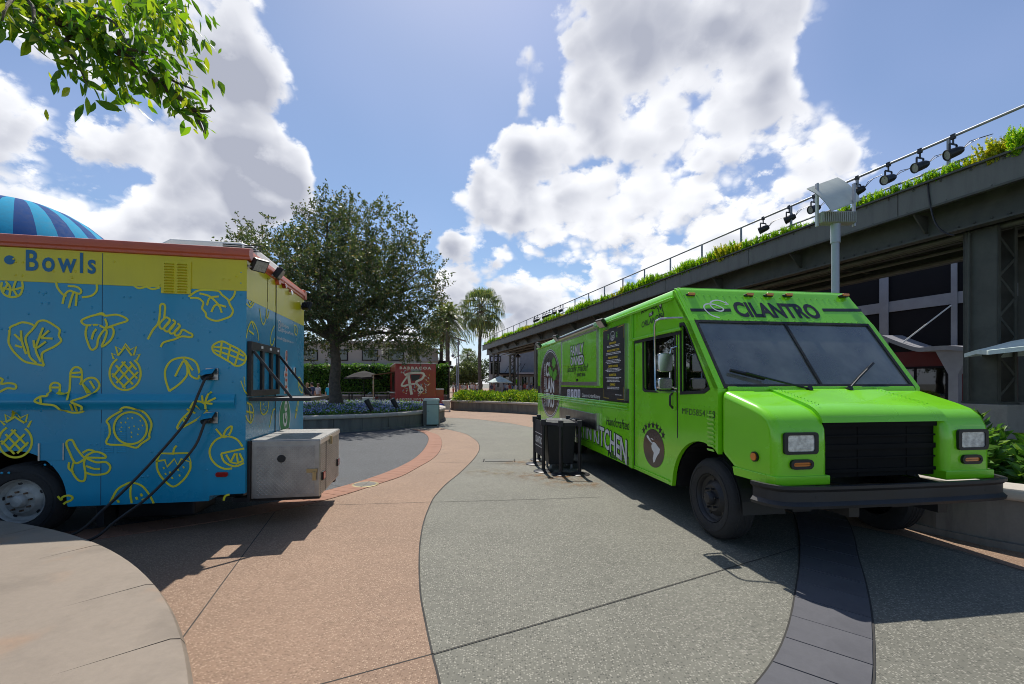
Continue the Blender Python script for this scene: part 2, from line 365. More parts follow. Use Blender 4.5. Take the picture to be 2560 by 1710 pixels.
A, B, C = [catmull(G2(c), 6) for c in (cA, cB, cC)]
sheet('tan_walkway', [Vector((.3, .6)), *A, *B, Vector((-9.5, 4.3)), Vector((-9.5, -3)), Vector((.6, -3))], .004, m_tan)
sheet('charcoal_paving', [*C, Vector((-14, 6)), Vector((-14, 24)), Vector((-6, 20))], .004, m_dark)
sheet('plaza_paving', [gnd(1060,1041), gnd(1101,1044), gnd(1150,1045.5), gnd(1197,1048.6), gnd(1271,1057.5), gnd(1334,1069.4), Vector((3.4, 14)), Vector((9, 14)), Vector((40, 40)), Vector((80, 140)), Vector((-110, 140)), Vector((-70, 24.8)), Vector((-6, 24.8))], .004, m_tan)
sheet('tan_border', [gnd(2000,1290), gnd(2150,1318), gnd(2250,1340), gnd(2400,1377), gnd(2560,1428), gnd(2700,1480), Vector((7.5, 2.2)), Vector((6.2, 3.6)), Vector((4.6, 5.3)), Vector((4.3, 6)), Vector((4.2, 8)), Vector((3.2, 8)), Vector((3.1, 6.5))], .004, m_tan)
def resample(P, n):
    P = [Vector((p[0], p[1])) for p in P]; L = [0]
    for a, b in zip(P, P[1:]): L.append(L[-1]+(b-a).length)
    out = []
    for i in range(n+1):
        t = L[-1]*i/n; k = min(max(next((j for j in range(1, len(L)) if L[j] >= t-1e-9), len(L)-1), 1), len(L)-1)
        out.append(P[k-1].lerp(P[k], (t-L[k-1])/max(L[k]-L[k-1], 1e-9)))
    return out
def paver_band(name, label_m, L, R, n, m, gap=.007, z=.012, sub=3):
    L, R = resample(L, n*sub), resample(R, n*sub)
    base = sheet(name, [*L, *R[::-1]], .003, m_joint)
    for i in range(n):
        a = i*sub; l = L[a:a+sub+1]; r = R[a:a+sub+1]; ctr = sum(l+r, Vector((0, 0)))/(2*len(l)); mb = MB()
        ring = [p+(ctr-p).normalized()*gap for p in l+r[::-1]]
        dz = random.uniform(-.001, .0015)
        mb.prism([(p.x-ctr.x, p.y-ctr.y) for p in ring], lambda x, y, d: (x, y, d), 0, z+dz)
        o = mb.build('paver', m, base, bevel=.003, segs=1); o.location = (ctr.x, ctr.y, 0)
paver_band('terracotta_band', '', B, C, 64, m_terra)
sL = catmull(G2([(1800,1800),(1890,1710),(1944,1633),(1973,1558),(1987,1488),(1997,1423),(1999,1370),(1996,1330),(1988,1295),(1975,1262)]), 6)
sR = catmull(G2([(2160,1960),(2174,1800),(2183,1710),(2185,1643),(2180,1541),(2164,1456),(2145,1391),(2136,1348),(2124,1312),(2108,1286)]), 6)
paver_band('slate_band', '', sL, sR, 14, m_slate, .006)
def joints(lines, w=.011):
    mb = MB()
    for L in lines:
        vs, fs = ribbon2(L, w); mb.add([(p.x, p.y, .0052) for p in vs], fs)
    o = mb.build('paving_joint', m_joint, g, recalc=False)
joints([[p.xy for p in A], [p.xy for p in C], [p.xy for p in sL], [p.xy for p in sR]], .014)
joints([[gnd(*p).xy for p in L] for L in ([(800,1713),(1080,1637),(1300,1574),(1640,1475),(1987,1372)], [(770,1265),(1078,1256),(1360,1248),(1500,1243)], [(1074,1156),(1200,1158),(1331,1160)],
        [(453,1601),(570,1440),(687,1281)], [(1152,1084),(1334,1078)], [(815,1208),(851,1218)], [(2000,1290),(2250,1340),(2560,1428)])], .009)
# small covers set in the paving
c = gnd(913, 1212.5); mb = MB().lathe([(.001, .014), (.19, .014), (.21, .012), (.21, 0)], 28); o = mb.build('drain_cover', mat('brass_cover', (.32, .27, .15), .45, .6, .3)); o.location = c
MB().box(-.2, .2, -.008, .008, .014, .019).box(-.008, .008, -.2, .2, .014, .019).build('cross_bar', mat('cover_dark', (.12, .11, .09), .6), o)
MB().lathe([(.001, .0155), (.17, .0155)], 24).build('grate_plate', mat('cover_dark', (.12, .11, .09), .6), o)
tag(o, 'round metal drain cover set in the terracotta band', 'drain cover')
c = gnd(1248, 1151.5); o = MB().box(-.3, .3, -.14, .14, 0, .009).build('utility_cover', concrete('cover_concrete', (.17, .17, .15))); o.location = c; tag(o, 'flat rectangular utility cover in the grey paving', 'utility cover')
for s in (-1, 1): MB().box(s*.33-.012, s*.33+.012, -.14, .14, 0, .011).build('edge_bar', m_joint, o)

def stain(u, v, r, col, amt, parent=g, sx=1.6):
    m = bpy.data.materials.new('stain'); m.use_nodes = True; nt = m.node_tree; b = nt.nodes['Principled BSDF']; tc = nd(nt, 'ShaderNodeTexCoord').outputs['Object']
    n = nd(nt, 'ShaderNodeTexNoise', {'Vector': tc, 'Scale': 5.0, 'Detail': 8, 'Roughness': .65}).outputs[0]
    d = nd(nt, 'ShaderNodeVectorMath', {0: nd(nt, 'ShaderNodeMapping', {0: tc, 3: (1/(r*sx), 1/r, 1)}, vector_type='POINT').outputs[0]}, operation='LENGTH').outputs['Value']
    al = mth(nt, 'MULTIPLY', mrange(nt, n, .42, .68, 0, amt), mrange(nt, d, 1.0, .3, 0, 1)); nt.links.new(al, b.inputs['Alpha']); b.inputs['Base Color'].default_value = (*col, 1); b.inputs['Roughness'].default_value = .85; b.inputs['Specular IOR Level'].default_value = .2
    p = gnd(u, v); o = MB().add([(-r*sx, -r, 0), (r*sx, -r, 0), (r*sx, r, 0), (-r*sx, r, 0)], [(0, 1, 2, 3)]).build('stain', m, parent, recalc=False); o.location = (p.x, p.y, .0095)
for q in ((1372, 1192, .55, (.30, .13, .03), .6), (1325, 1158, .5, (.30, .14, .03), .5), (1235, 1182, .5, (.26, .17, .07), .35), (1440, 1210, .5, (.28, .14, .04), .4)): stain(*q)
# ================================================================== planters and bench (low curved walls with separate cap stones)
CAPP = [(-.30, 0), (.035, 0), (.055, .012), (.065, .035), (.065, .085), (.05, .115), (.02, .125), (-.30, .125)]
def sweep(mb, path, prof, z0):
    n = len(path); k = len(prof); vs = []; fs = []
    for i in range(n):
        d = (path[min(i+1, n-1)]-path[max(i-1, 0)]).normalized(); nr = Vector((-d.y, d.x))
        for (o, z) in prof: q = path[i]+nr*o; vs.append((q.x, q.y, z0+z))
    for i in range(n-1):
        for j in range(k): fs.append((i*k+j, i*k+(j+1) % k, (i+1)*k+(j+1) % k, (i+1)*k+j))
    fs += [tuple(range(k)), tuple((n-1)*k+j for j in range(k))[::-1]]
    return mb.add(vs, fs)
def planter(name, label, path, h, slab, panel, m_c, m_w, capprof=CAPP, cat='planter', sub=4, wallt=.24, plinth=True, gap=.006):
    """path: outer wall line, outside on its left"""
    root = empty(name, label, cat, (path[0].x, path[0].y, 0)); off = Vector((path[0].x, path[0].y))
    P = [p-off for p in path]; tot = sum((b-a).length for a, b in zip(P, P[1:]))
    n = max(1, round(tot/slab)); R = resample(P, n*sub)
    for i in range(n):
        seg = [p.copy() for p in R[i*sub:(i+1)*sub+1]]
        seg[0] += (seg[1]-seg[0]).normalized()*gap; seg[-1] -= (seg[-1]-seg[-2]).normalized()*gap
        sweep(MB(), seg, capprof, h-.125+random.uniform(-.002, .002)).build('cap_stone', m_c, root, smooth=True)
    n = max(1, round(tot/panel)); R = resample(P, n*sub)
    for i in range(n):
        seg = [p.copy() for p in R[i*sub:(i+1)*sub+1]]
        seg[0] += (seg[1]-seg[0]).normalized()*.006; seg[-1] -= (seg[-1]-seg[-2]).normalized()*.006
        sweep(MB(), seg, [(-wallt, 0), (0, 0), (0, h-.128), (-wallt, h-.128)], 0).build('wall_panel', m_w, root)
    sweep(MB(), resample(P, 60), [(-wallt+.01, 0), (-.015, 0), (-.015, h-.13), (-wallt+.01, h-.13)], 0).build('wall_core', m_joint, root)
    if plinth: sweep(MB(), resample(P, 60), [(0.001, 0), (.05, 0), (.05, .07), (0.001, .075)], 0).build('base_course', m_w, root)
    return root
def arc(c, r, a0, a1, n=80): return [Vector((c[0]+r*math.cos(math.radians(a0+(a1-a0)*i/n)), c[1]+r*math.sin(math.radians(a0+(a1-a0)*i/n)))) for i in range(n+1)]
# near bench: outside on the left -> run clockwise
BENCHP = [(-.62, 0), (.0, 0), (.025, .012), (.035, .04), (.03, .085), (.012, .115), (-.025, .128), (-.62, .13)]
bench = planter('curved_bench', 'pale curved stone bench wall in the left foreground', arc((-5.9, -2), 5.93, 122, -40), .5, 4.0, 1.9, m_bench, m_wall, BENCHP, 'bench', 3, .4, False)
for o in [c for c in bench.children if c.name.startswith('cap_stone')]: bpy.data.objects.remove(o)
bang = [122, 113.5, 105, 96, 87, 78, 69, 60.2, 49.9, 42.4, 33.5, 24.5, 15.5, 6, -4, -14, -24, -40]
for a0, a1 in zip(bang, bang[1:]):
    o = sweep(MB(), [p-Vector((bench.location.x, bench.location.y)) for p in arc((-5.9, -2), 5.93, a0-.05, a1+.05, 6)], BENCHP, .37).build('seat_slab', m_bench, bench, smooth=True)
so_ = sheet('bench_soil', [Vector((-5.9, -2))+Vector((5.35*math.cos(a), 5.35*math.sin(a))) for a in [math.radians(x) for x in range(-40, 123, 6)]]+[Vector((-8.9, -2))], .40, m_soil)
# round tree planter
TP = (-8.1, 19.2)
tplant = planter('round_planter', 'round grey concrete planter around the oak tree, with pale cap stones', arc(TP, 5.1, 200, -160, 120), .58, 1.5, .95, m_capst, m_wall)
sheet('planter_soil', [Vector(p) for p in arc(TP, 4.85, 0, 352, 44)], .50, m_soil)
# long planter running behind the green truck
LP = catmull([Vector(p) for p in [(7.6, 1.9), (6.2, 3.15), (5.0, 4.3), (4.56, 4.93), (4.42, 6), (4.45, 7.5), (4.35, 10), (4.1, 13), (3.7, 16.5), (2.9, 20), (1.45, 22.7), (-.4, 24.6), (-2.2, 25.8), (-3.4, 26.8), (-3.9, 28.2), (-3.3, 29.8), (-1.5, 30.8), (2, 31)]], 6)
lplant = planter('long_planter', 'long curved concrete planter wall behind the green truck', LP, .62, 1.7, 1.5, m_capst, m_wall)
inner = []
for i, p in enumerate(LP):
    d = (LP[min(i+1, len(LP)-1)]-LP[max(i-1, 0)]).normalized(); inner.append(p-Vector((-d.y, d.x))*.2)
sheet('planting_bed', inner+[Vector((9, 30)), Vector((9, 10)), Vector((9.5, 2))], .50, m_soil)
# low wall below the green hedge
HW = [Vector((-30, 33.2)), Vector((-20, 31.9)), Vector((-12, 31.2)), Vector((-4.6, 30.9))]
HW = [Vector((p.x, p.y)) for p in catmull(HW, 8)][::-1]
planter('hedge_wall', 'low grey wall with pale cap below the tall green hedge', HW, .85, 2.4, 2.4, m_capst, m_wall, cat='wall', plinth=False)
# ================================================================== FOOD TRUCKS
def paint(name, col, rough=.32, coat=.55, dirt=.10, var=.05): return mat(name, col, rough, 0, var, 1.2, coat=coat, dirt=dirt)
m_green = paint('green_vinyl', (.22, .70, .011), .26, .5, .05); m_black = mat('black_paint', (.012, .012, .013), .45, var=.3); m_rubber = mat('rubber', (.018, .018, .019), .75, var=.3, bump=.2, bscale=30)
m_tyre = mat('tyre', (.022, .022, .023), .8, var=.35, bump=.3, bscale=50, dirt=.2); m_print_blk = mat('print_black', (.018, .017, .02), .4, var=.2)
m_print_wht = mat('print_white', (.74, .74, .72), .45); m_chrome = mat('chrome', (.75, .75, .76), .12, 1.0, .03); m_alu = mat('aluminium', (.62, .62, .61), .32, 1.0, .08)
m_steel = mat('brushed_steel', (.42, .41, .40), .28, 1.0, .15, 6); m_glass = glassmat('tinted_glass', (.20, .22, .22), film=.07, dust_glare=.30); m_dglass = glassmat('dark_side_glass', (.05, .05, .052))
m_amber = mat('amber_lens', (.75, .22, .02), .2, coat=.6); m_red = mat('red_lens', (.30, .008, .008), .2, coat=.5); m_lens = mat('lamp_glass', (.68, .70, .68), .12, .35, coat=.8, var=.3, vscale=25)
m_grille = mat('grille_black', (.007, .007, .007), .7, spec=.15); m_int = mat('cab_interior', (.045, .048, .05), .8); m_rimdark = mat('dark_rim', (.03, .03, .033), .5, .3, .3)
m_flood = mat('flood_lens', (.34, .35, .33), .25, .1, coat=.5, var=.2, vscale=40)
def panel2(mb, outer, holes, f, d0, d1, mi=0):
    """flat plate with holes: outline and hole loops in 2-D, f(a,b,depth)"""
    bm = bmesh.new(); es = []
    for loop in [outer]+list(holes):
        vs = [bm.verts.new((a, b, 0)) for a, b in loop]; es += [bm.edges.new((vs[i], vs[(i+1) % len(vs)])) for i in range(len(vs))]
    bmesh.ops.triangle_fill(bm, use_beauty=True, edges=es); bm.verts.index_update()
    V = [v.co[:2] for v in bm.verts]; Fc = [tuple(v.index for v in fc.verts) for fc in bm.faces]; n = len(V); bm.free()
    mb.add([f(a, b, d0) for a, b in V], Fc, mi); mb.add([f(a, b, d1) for a, b in V], Fc, mi); k = 0
    for loop in [outer]+list(holes):
        L = len(loop); mb.add([f(a, b, d0) for a, b in loop]+[f(a, b, d1) for a, b in loop], [(i, (i+1) % L, L+(i+1) % L, L+i) for i in range(L)], mi)
    return mb
def rrect(x0, x1, y0, y1, r, n=4):
    out = []
    for cx, cy, a in ((x1-r, y1-r, 0), (x0+r, y1-r, 90), (x0+r, y0+r, 180), (x1-r, y0+r, 270)):
        out += [(cx+r*math.cos(math.radians(a+90*i/n)), cy+r*math.sin(math.radians(a+90*i/n))) for i in range(n+1)]
    return out
def ell(cx, cy, rx, ry, n=40): return [(cx+rx*math.cos(2*math.pi*i/n), cy+ry*math.sin(2*math.pi*i/n)) for i in range(n)]
def inset(poly, t):
    c = Vector((sum(p[0] for p in poly)/len(poly), sum(p[1] for p in poly)/len(poly)))
    out = []
    for p in poly:
        v = Vector(p)-c; out.append(tuple(c+v*(1-t/max(v.length, 1e-6))))
    return out
def wheel(parent, c, R, width, out, rim_m, hub_m, bolts=6, holes=True):
    """c: centre of the outer face; out: outward unit vector"""
    out = Vector(out); M = Matrix.Translation(Vector(c)) @ out.to_track_quat('Z', 'Y').to_matrix().to_4x4()
    r = R*.60
    tyre = MB().lathe([(r, -.03), (r*1.03, -.005), (R*.74, .012), (R*.88, .008), (R*.955, -.02), (R, -.05), (R, -width+.05), (R*.955, -width+.02), (R*.8, -width), (r, -width+.02)], 48, M).build('tyre', m_tyre, parent, smooth=True)
    tr = MB()
    for zz in (.25, .42, .58, .75): tr.lathe([(R+.001, -width*zz-.008), (R+.005, -width*zz-.004), (R+.005, -width*zz+.004), (R+.001, -width*zz+.008)], 48, M)
    tr.lathe([(R*.80, .0125), (R*.805, .016), (R*.82, .016), (R*.825, .0125)], 48, M)
    tr.build('tread_rib', m_tyre, tyre)
    rim = MB().lathe([(r+.001, -.028), (r*.99, -.012), (r*.95, -.02), (r*.9, -.055), (r*.76, -.075), (r*.62, -.045), (r*.55, -.03), (r*.30, -.03), (r*.28, .01), (r*.2, .03), (.001, .032)], 40, M).build('rim', rim_m, parent, smooth=True)
    for k in range(bolts):
        a = 2*math.pi*k/bolts+.2
        MB().cyl(M @ Vector((r*.43*math.cos(a), r*.43*math.sin(a), -.035)), M @ Vector((r*.43*math.cos(a), r*.43*math.sin(a), .006)), r*.045, n=6).build('wheel_nut', hub_m, rim)
    if holes:
        for k in range(5):
            a = 2*math.pi*k/5+.5
            p = M @ Vector((r*.78*math.cos(a), r*.78*math.sin(a), -.069)); q = M @ Vector((r*.78*math.cos(a), r*.78*math.sin(a), -.072))
            MB().cyl(q, p+(p-q), r*.085, n=14).build('hand_hole', m_black, rim)
def floodlight(name, parent, p, aim, w=.16, h=.13, m_case=m_black):
    aim = Vector(aim).normalized(); M = Matrix.Translation(Vector(p)) @ aim.to_track_quat('Z', 'Y').to_matrix().to_4x4()
    b = MB(); b.box(-w/2, w/2, -h/2, h/2, -.05, 0, M)
    for k in range(5): b.box(-w*.4+k*w*.2-.006, -w*.4+k*w*.2+.006, -h*.4, h*.4, -.075, -.05, M)
    o = b.build(name, m_case, parent, bevel=.006); MB().box(-w*.42, w*.42, -h*.4, h*.4, .001, .006, M).build('lens', m_flood, o)
    return o
# ---------------------------------------------------------------- green truck
GT = Frame((2.045, 4.71, 0), math.atan2(.15, 1)); GL, GW = 8.58, 2.40
gt = empty('food_truck', 'bright green Cilantro step van food truck facing the camera', 'food truck', GT.loc, GT.rot.z)
def gs(u, v, w=0.0): p = GT.hit(0, w, u, v); return (p.y, p.z)
def gf(u, v, s=-.955): p = GT.hit(1, s, u, v); return (p.x, p.z)
SF = lambda s, z, d: (-d, s, z)              # print on the left side, d outwards
c1 = lambda x, y: (1320+x/3.267, 760+y/3.267); c3 = lambda x, y: (1680+x/2.668, 940+y/2.668); c2 = lambda x, y: (1680+x/4.048, 700+y/4.048)
c7 = lambda x, y: (1340+x/7.125, 820+y/7.125); cm = lambda x, y: (1500+x/7.466, 800+y/7.466)
def gbox(cv, x0, x1, yt, yb, w=0.0):
    a = gs(*cv(x0, (yt+yb)/2), w); b = gs(*cv(x1, (yt+yb)/2), w); xm = (x0+x1)/2
    t = gs(*cv(xm, yt), w); q = gs(*cv(xm, yb), w); return a[0], b[0], q[1], t[1]
arch = [(.03+.62*math.cos(math.radians(a)), .40+.62*math.sin(math.radians(a))) for a in range(4, 122, 9)]
side = [(GL, .40), (GL, 2.69), (.575, 2.69), (.28, 2.366), (-.26, 1.60), (-.26, .93)]+arch[::-1][1:]+[(.66, .40)]
win1 = [gs(*c1(x, y)) for x, y in [(942,300),(950,283),(970,273),(1175,252),(1190,258),(1200,275),(1206,690),(1195,715),(960,706),(945,690)]]
win2 = [gs(*c1(x, y)) for x, y in [(1246,170),(1278,168),(1300,210),(1478,680),(1435,712),(1250,722)]]
left = panel2(MB(), side, [win1, win2], lambda s, z, d: (d, s, z), 0, .05).build('side_panel', m_green, gt)
panel2(MB(), side, [win1, win2], lambda s, z, d: (GW-d, s, z), 0, .05).build('side_panel', m_green, gt)
roofx = [(.0, 2.69), (.0, 2.725), (.02, 2.77), (.06, 2.80), (.12, 2.812), (GW-.12, 2.812), (GW-.06, 2.80), (GW-.02, 2.77), (GW, 2.725), (GW, 2.69)]
MB().prism(roofx, lambda w, z, d: (w, d, z), .62, GL).build('roof', m_green, gt, smooth=True)
hp = [(.28, 2.366), (.50, 2.66), (.545, 2.72), (.575, 2.765), (.60, 2.795), (.64, 2.812), (.64, 2.75), (.335, 2.366)]
hv = MB()
for (w0, w1, dz) in ((0, .02, -.035), (.02, .06, -.01), (.06, GW-.06, 0), (GW-.06, GW-.02, -.01), (GW-.02, GW, -.035)):
    hv.prism([(s, z+dz*(z-2.366)/.45) for s, z in hp], lambda s, z, d: (d, s, z), w0, w1)
header = hv.build('header_panel', m_green, gt, smooth=True)
MB().box(.05, GW-.05, GL-.05, GL-.001, .40, 2.69).build('rear_panel', m_green, gt)
MB().box(.05, GW-.05, 1.5, 1.55, .5, 2.69).build('bulkhead', m_int, gt)
MB().box(.36, GW-.36, -.2, .75, .53, .56).box(.05, GW-.05, .751, GL-.06, .53, .56).build('floor', m_black, gt)
MB().box(.05, GW-.05, -.255, -.2, .95, 1.595).build('firewall', m_green, gt)
for w in (.55, GW-.75): MB().box(w, w+.2, -.6, 8.3, .42, .51).build('chassis_rail', m_black, gt)
MB().cyl((.45, 0, .42), (GW-.45, 0, .42), .06).build('axle', m_black, gt); MB().cyl((.5, 5.9, .42), (GW-.5, 5.9, .42), .08).build('axle', m_black, gt)
MB().box(.5, 1.9, 1.7, 4.6, .30, .5).build('fuel_tank', m_black, gt, bevel=.05)
# windscreen plane (s,z): base (-.26,1.60) to top (.28,2.366)
wn = Vector((0, -.766, .54)).normalized()
def ws(w, t, d=0.0): return (w+0*wn.x, -.26+.54*t+wn.y*d, 1.60+.766*t+wn.z*d)
def wquad(mb, w0, w1, t0, t1, d0, d1):
    return mb.prism([(w0, t0), (w1, t0), (w1, t1), (w0, t1)], ws, d0, d1)
for w0, w1 in ((0, .065), (GW-.065, GW)): wquad(MB(), w0, w1, 0, 1, -.06, .004).build('windscreen_pillar', m_green, gt)
gk = MB()
for q in ((.065, .10, .0, 1), (GW-.10, GW-.065, 0, 1), (.10, GW-.10, 0, .045), (.10, GW-.10, .962, 1), (1.188, 1.218, .045, .962)): wquad(gk, *q, -.03, .008)
gk.build('windscreen_gasket', m_rubber, gt)
for w0, w1 in ((.10, 1.188), (1.218, GW-.10)): wquad(MB(), w0, w1, .045, .962, -.012, -.006).build('windscreen', m_glass, gt)
wquad(MB(), .25, 1.05, .78, .93, -.09, -.075).build('sun_visor', m_int, gt)
wquad(MB(), 1.0, 1.12, .72, .77, -.02, -.014).build('inspection_sticker', mat('sticker', (.45, .6, .6), .5), gt)
for base, tip, mid in (((.98, -.05), (.2, .22), (.5, .12)), ((1.45, -.05), (1.98, .33), (1.68, .12))):
    wp = MB(); wp.tube([ws(base[0], base[1], .05), ws(mid[0], mid[1], .045), ws((mid[0]+tip[0])/2, (mid[1]+tip[1])/2, .05)], .011, 6); wo = wp.build('wiper', m_black, gt)
    MB().bar(ws(mid[0]*.9+base[0]*.1, mid[1]*.9+base[1]*.1, .03), ws(tip[0], tip[1], .03), .022, .03, wn).build('wiper_blade', m_black, wo)
    MB().cyl(ws(base[0], base[1], .0), ws(base[0], base[1], .07), .028).build('wiper_pivot', m_black, wo)
# cab inside
MB().box(.06, GW-.06, -.2, .25, 1.25, 1.5).build('dashboard', m_int, gt, bevel=.05)
sw = MB(); Msw = Matrix.Translation((1.72, .42, 1.52)) @ Matrix.Rotation(.9, 4, 'X')
sw.tube([Msw @ Vector((.2*math.cos(a), .2*math.sin(a), 0)) for a in [2*math.pi*i/24 for i in range(25)]], .014, 6); sw.bar(Msw @ Vector((-.2, 0, 0)), Msw @ Vector((.2, 0, 0)), .03, .02); sw.build('steering_wheel', m_black, gt)
for w in (.45, 1.72): MB().box(w-.23, w+.23, .75, 1.2, .95, 1.1).box(w-.23, w+.23, 1.14, 1.3, 1.1, 1.95).build('seat', m_int, gt, bevel=.05)
# side glass, gaskets
for wn_ in (win1, win2):
    panel2(MB(), inset(wn_, -.03), [inset(wn_, .012)], SF, -.01, .008).build('window_gasket', m_rubber, gt)
    MB().prism(wn_, SF, -.032, -.026).build('side_window', m_dglass, gt)
# hood: two fenders and raised centre
tap = lambda s: .02+.06*max(0, min(1, (-.26-s)/.69))
fp = [(-.262, .94), (-.262, 1.588), (-.70, 1.455), (-.82, 1.41), (-.90, 1.345), (-.945, 1.25), (-.955, 1.12), (-.955, .78), (-.50, .78), (-.42, .83), (-.34, .89)]
for sgn in (0, 1):
    def FM(s, z, d, sgn=sgn):
        w = tap(s)+d*(.60-tap(s)) if d < 1 else .60
        return (GW-w if sgn else w, s, z)
    fe = MB().prism(fp, FM, 0, 1).build('fender', m_green, gt, bevel=.07, segs=5)
    lip = [(-.955, .782), (-.48, .782), (-.46, .86), (-.955, .86)]
    MB().prism([(-.968, .765), (-.47, .765), (-.45, .845), (-.968, .845)], lambda s, z, d, sgn=sgn: (lambda w: (GW-w if sgn else w, s, z))(tap(s)-.012+d*(.61-tap(s))), 0, 1).build('fender_lip', m_green, fe, bevel=.006)
hp2 = [(-.262, 1.602), (-.72, 1.475), (-.79, 1.452), (-.85, 1.422), (-.895, 1.385), (-.925, 1.345), (-.94, 1.302), (-.80, 1.302), (-.262, 1.302)]
hood = MB().prism(hp2, lambda s, z, d: (d, s, z), .55, GW-.55).build('hood', m_green, gt, smooth=True)
MB().box(.1, GW-.1, -.29, -.262, 1.56, 1.615).build('cowl', m_green, gt, bevel=.01)
gr = MB().box(.60, GW-.60, -.86, -.80, .80, 1.30).build('radiator', m_grille, gt)
for z0, z1, dd in ((1.255, 1.298, .03), (1.165, 1.18, 0), (1.05, 1.095, .006), (.965, .98, 0), (.845, .875, .01)):
    MB().box(.602, GW-.602, -.878-dd*.4, -.8645, z0, z1).build('grille_slat', m_grille, gt)
MB().box(.98, 1.0, -.8642, -.861, .8, 1.25).box(1.5, 1.52, -.8642, -.861, .8, 1.25).build('grille_brace', m_grille, gt)
for side_ in (0, 1):
    hx = lambda w: GW-w if side_ else w
    for nm, w0, w1, z0, z1 in (('headlight', .145, .475, 1.035, 1.225), ('indicator', .21, .43, .905, .99)):
        a, b = sorted((hx(w0), hx(w1))); r = .03 if nm == 'headlight' else .04
        bz = panel2(MB(), rrect(a, b, z0, z1, r), [rrect(a+.035 if nm == 'headlight' else a+.022, b-(.035 if nm == 'headlight' else .022), z0+.025, z1-.025, r*.6)], lambda w, z, d: (w, -.955-d, z), 0, .022).build(nm, m_black, gt, bevel=.004)
        e = .034 if nm == 'headlight' else .021
        MB().prism(rrect(a+e, b-e, z0+.024, z1-.024, r*.6), lambda w, z, d: (w, -.955-d, z), -.01, .014).build('lens', m_lens if nm == 'headlight' else m_amber, bz)
        if nm == 'headlight':
            ri = MB()
            for k in range(6): ri.box(a+.05, b-.05, -.9725, -.969, z0+.045+k*.02, z0+.05+k*.02)
            ri.build('lens_rib', m_lens, bz)
s_, z_ = gs(*c3(568, 537), .08); o = MB().cyl((.075, s_, z_), (.045, s_, z_), .046, n=20).build('side_marker', m_black, gt); MB().cyl((.046, s_, z_), (.036, s_, z_), .035, n=20).build('lens', m_amber, o)
# bumper: swept channel
bp = catmull([Vector(p) for p in [(-.01, -.80), (.03, -.96), (.16, -1.055), (.6, -1.085), (1.2, -1.095), (1.8, -1.085), (GW-.16, -1.055), (GW-.03, -.96), (GW+.01, -.80)]], 5)
bprof = [(0, .60), (-.035, .60), (-.042, .625), (-.014, .655), (-.014, .735), (-.042, .762), (-.042, .788), (0, .788)]
sweep(MB(), bp, bprof, 0).build('bumper', mat('bumper_black', (.02, .02, .022), .5, dirt=.25, var=.3), gt, smooth=True)
for w in (.75, GW-.75): MB().box(w-.05, w+.05, -1.05, -.7, .5, .76).build('bumper_bracket', m_black, gt)
for w in (.35, 1.2, GW-.35): MB().cyl((w, -1.085, .695), (w, -1.108 if w == 1.2 else -1.09, .695), .014, n=8).build('bumper_bolt', m_black, gt)
# wheels and wheel well
wheel(gt, (.07, 0, .42), .42, .26, (-1, 0, 0), m_rimdark, m_rimdark); wheel(gt, (GW-.07, 0, .42), .42, .26, (1, 0, 0), m_rimdark, m_rimdark)
wheel(gt, (.10, 5.9, .42), .42, .5, (-1, 0, 0), m_rimdark, m_rimdark); wheel(gt, (GW-.10, 5.9, .42), .42, .5, (1, 0, 0), m_rimdark, m_rimdark)
wl = MB(); ring = [(.03+.60*math.cos(math.radians(a)), .40+.60*math.sin(math.radians(a))) for a in range(0, 181, 12)]
wl.add([(w, s, z) for w in (.052, .5) for s, z in ring], [(i, i+1, len(ring)+i+1, len(ring)+i) for i in range(len(ring)-1)]); wl.add([(.5, s, z) for s, z in ring], [tuple(range(len(ring)))]); wl.build('wheel_well', m_black, gt)
# marker lamps on the header, side mouldings, door seams, louvres, handle
for x, y in ((180, 152), (770, 155), (970, 157), (1165, 158), (1735, 161)):
    p = GT.hit(1, .54, *c2(x, y)); b = MB().box(p.x-.055, p.x+.055, .515, .57, p.z-.02, p.z+.012).build('marker_lamp', m_black, gt, bevel=.008); MB().box(p.x-.035, p.x+.052, .50, .53, p.z-.008, p.z+.024).build('lens', m_amber, b, bevel=.008)
for zz, hh in ((1.335, .02), (1.29, .026), (1.245, .018)): MB().cyl((-.002, 1.95, zz), (-.002, GL-.15, zz), hh*.8, n=10).build('moulding', m_green, gt, smooth=True)
sd = gs(*c1(872, 700))[0]; sd1 = gs(*c1(1222, 700))[0]
seam = MB().box(-.003, .001, sd-.012, sd+.012, .42, 2.25).box(-.003, .001, sd1-.008, sd1+.008, 1.0, 2.25); seam.build('door_seam', m_rubber, gt)
MB().box(-.03, -.001, sd+.03, sd+.055, .40, 2.69).box(-.022, -.001, sd+.09, sd+.15, .40, 2.69).build('door_rail', m_green, gt, bevel=.006)
MB().box(-.035, -.001, sd1-.1, sd+.03, 2.265, 2.30).build('drip_rail', m_green, gt, bevel=.008); MB().box(-.012, -.002, sd1-.08, sd, 2.225, 2.26).build('door_track', m_black, gt)
MB().box(-.02, -.001, max(sd1-.05, .70), sd-.02, .44, .455).build('step_trim', m_green, gt)
MB().box(-.045, -.0, .62, GL, 2.655, 2.69).build('roof_gutter', m_green, gt, bevel=.012, segs=3)
hs, hz = gs(*c1(1195, 790)); hb = MB().box(-.02, -.001, hs-.05, hs+.06, hz-.11, hz+.11).build('door_handle', m_green, gt, bevel=.008); MB().tube([(-.02, hs, hz-.09), (-.055, hs, hz-.05), (-.055, hs, hz+.06), (-.02, hs, hz+.1)], .014, 8).build('lever', m_black, hb, smooth=True)
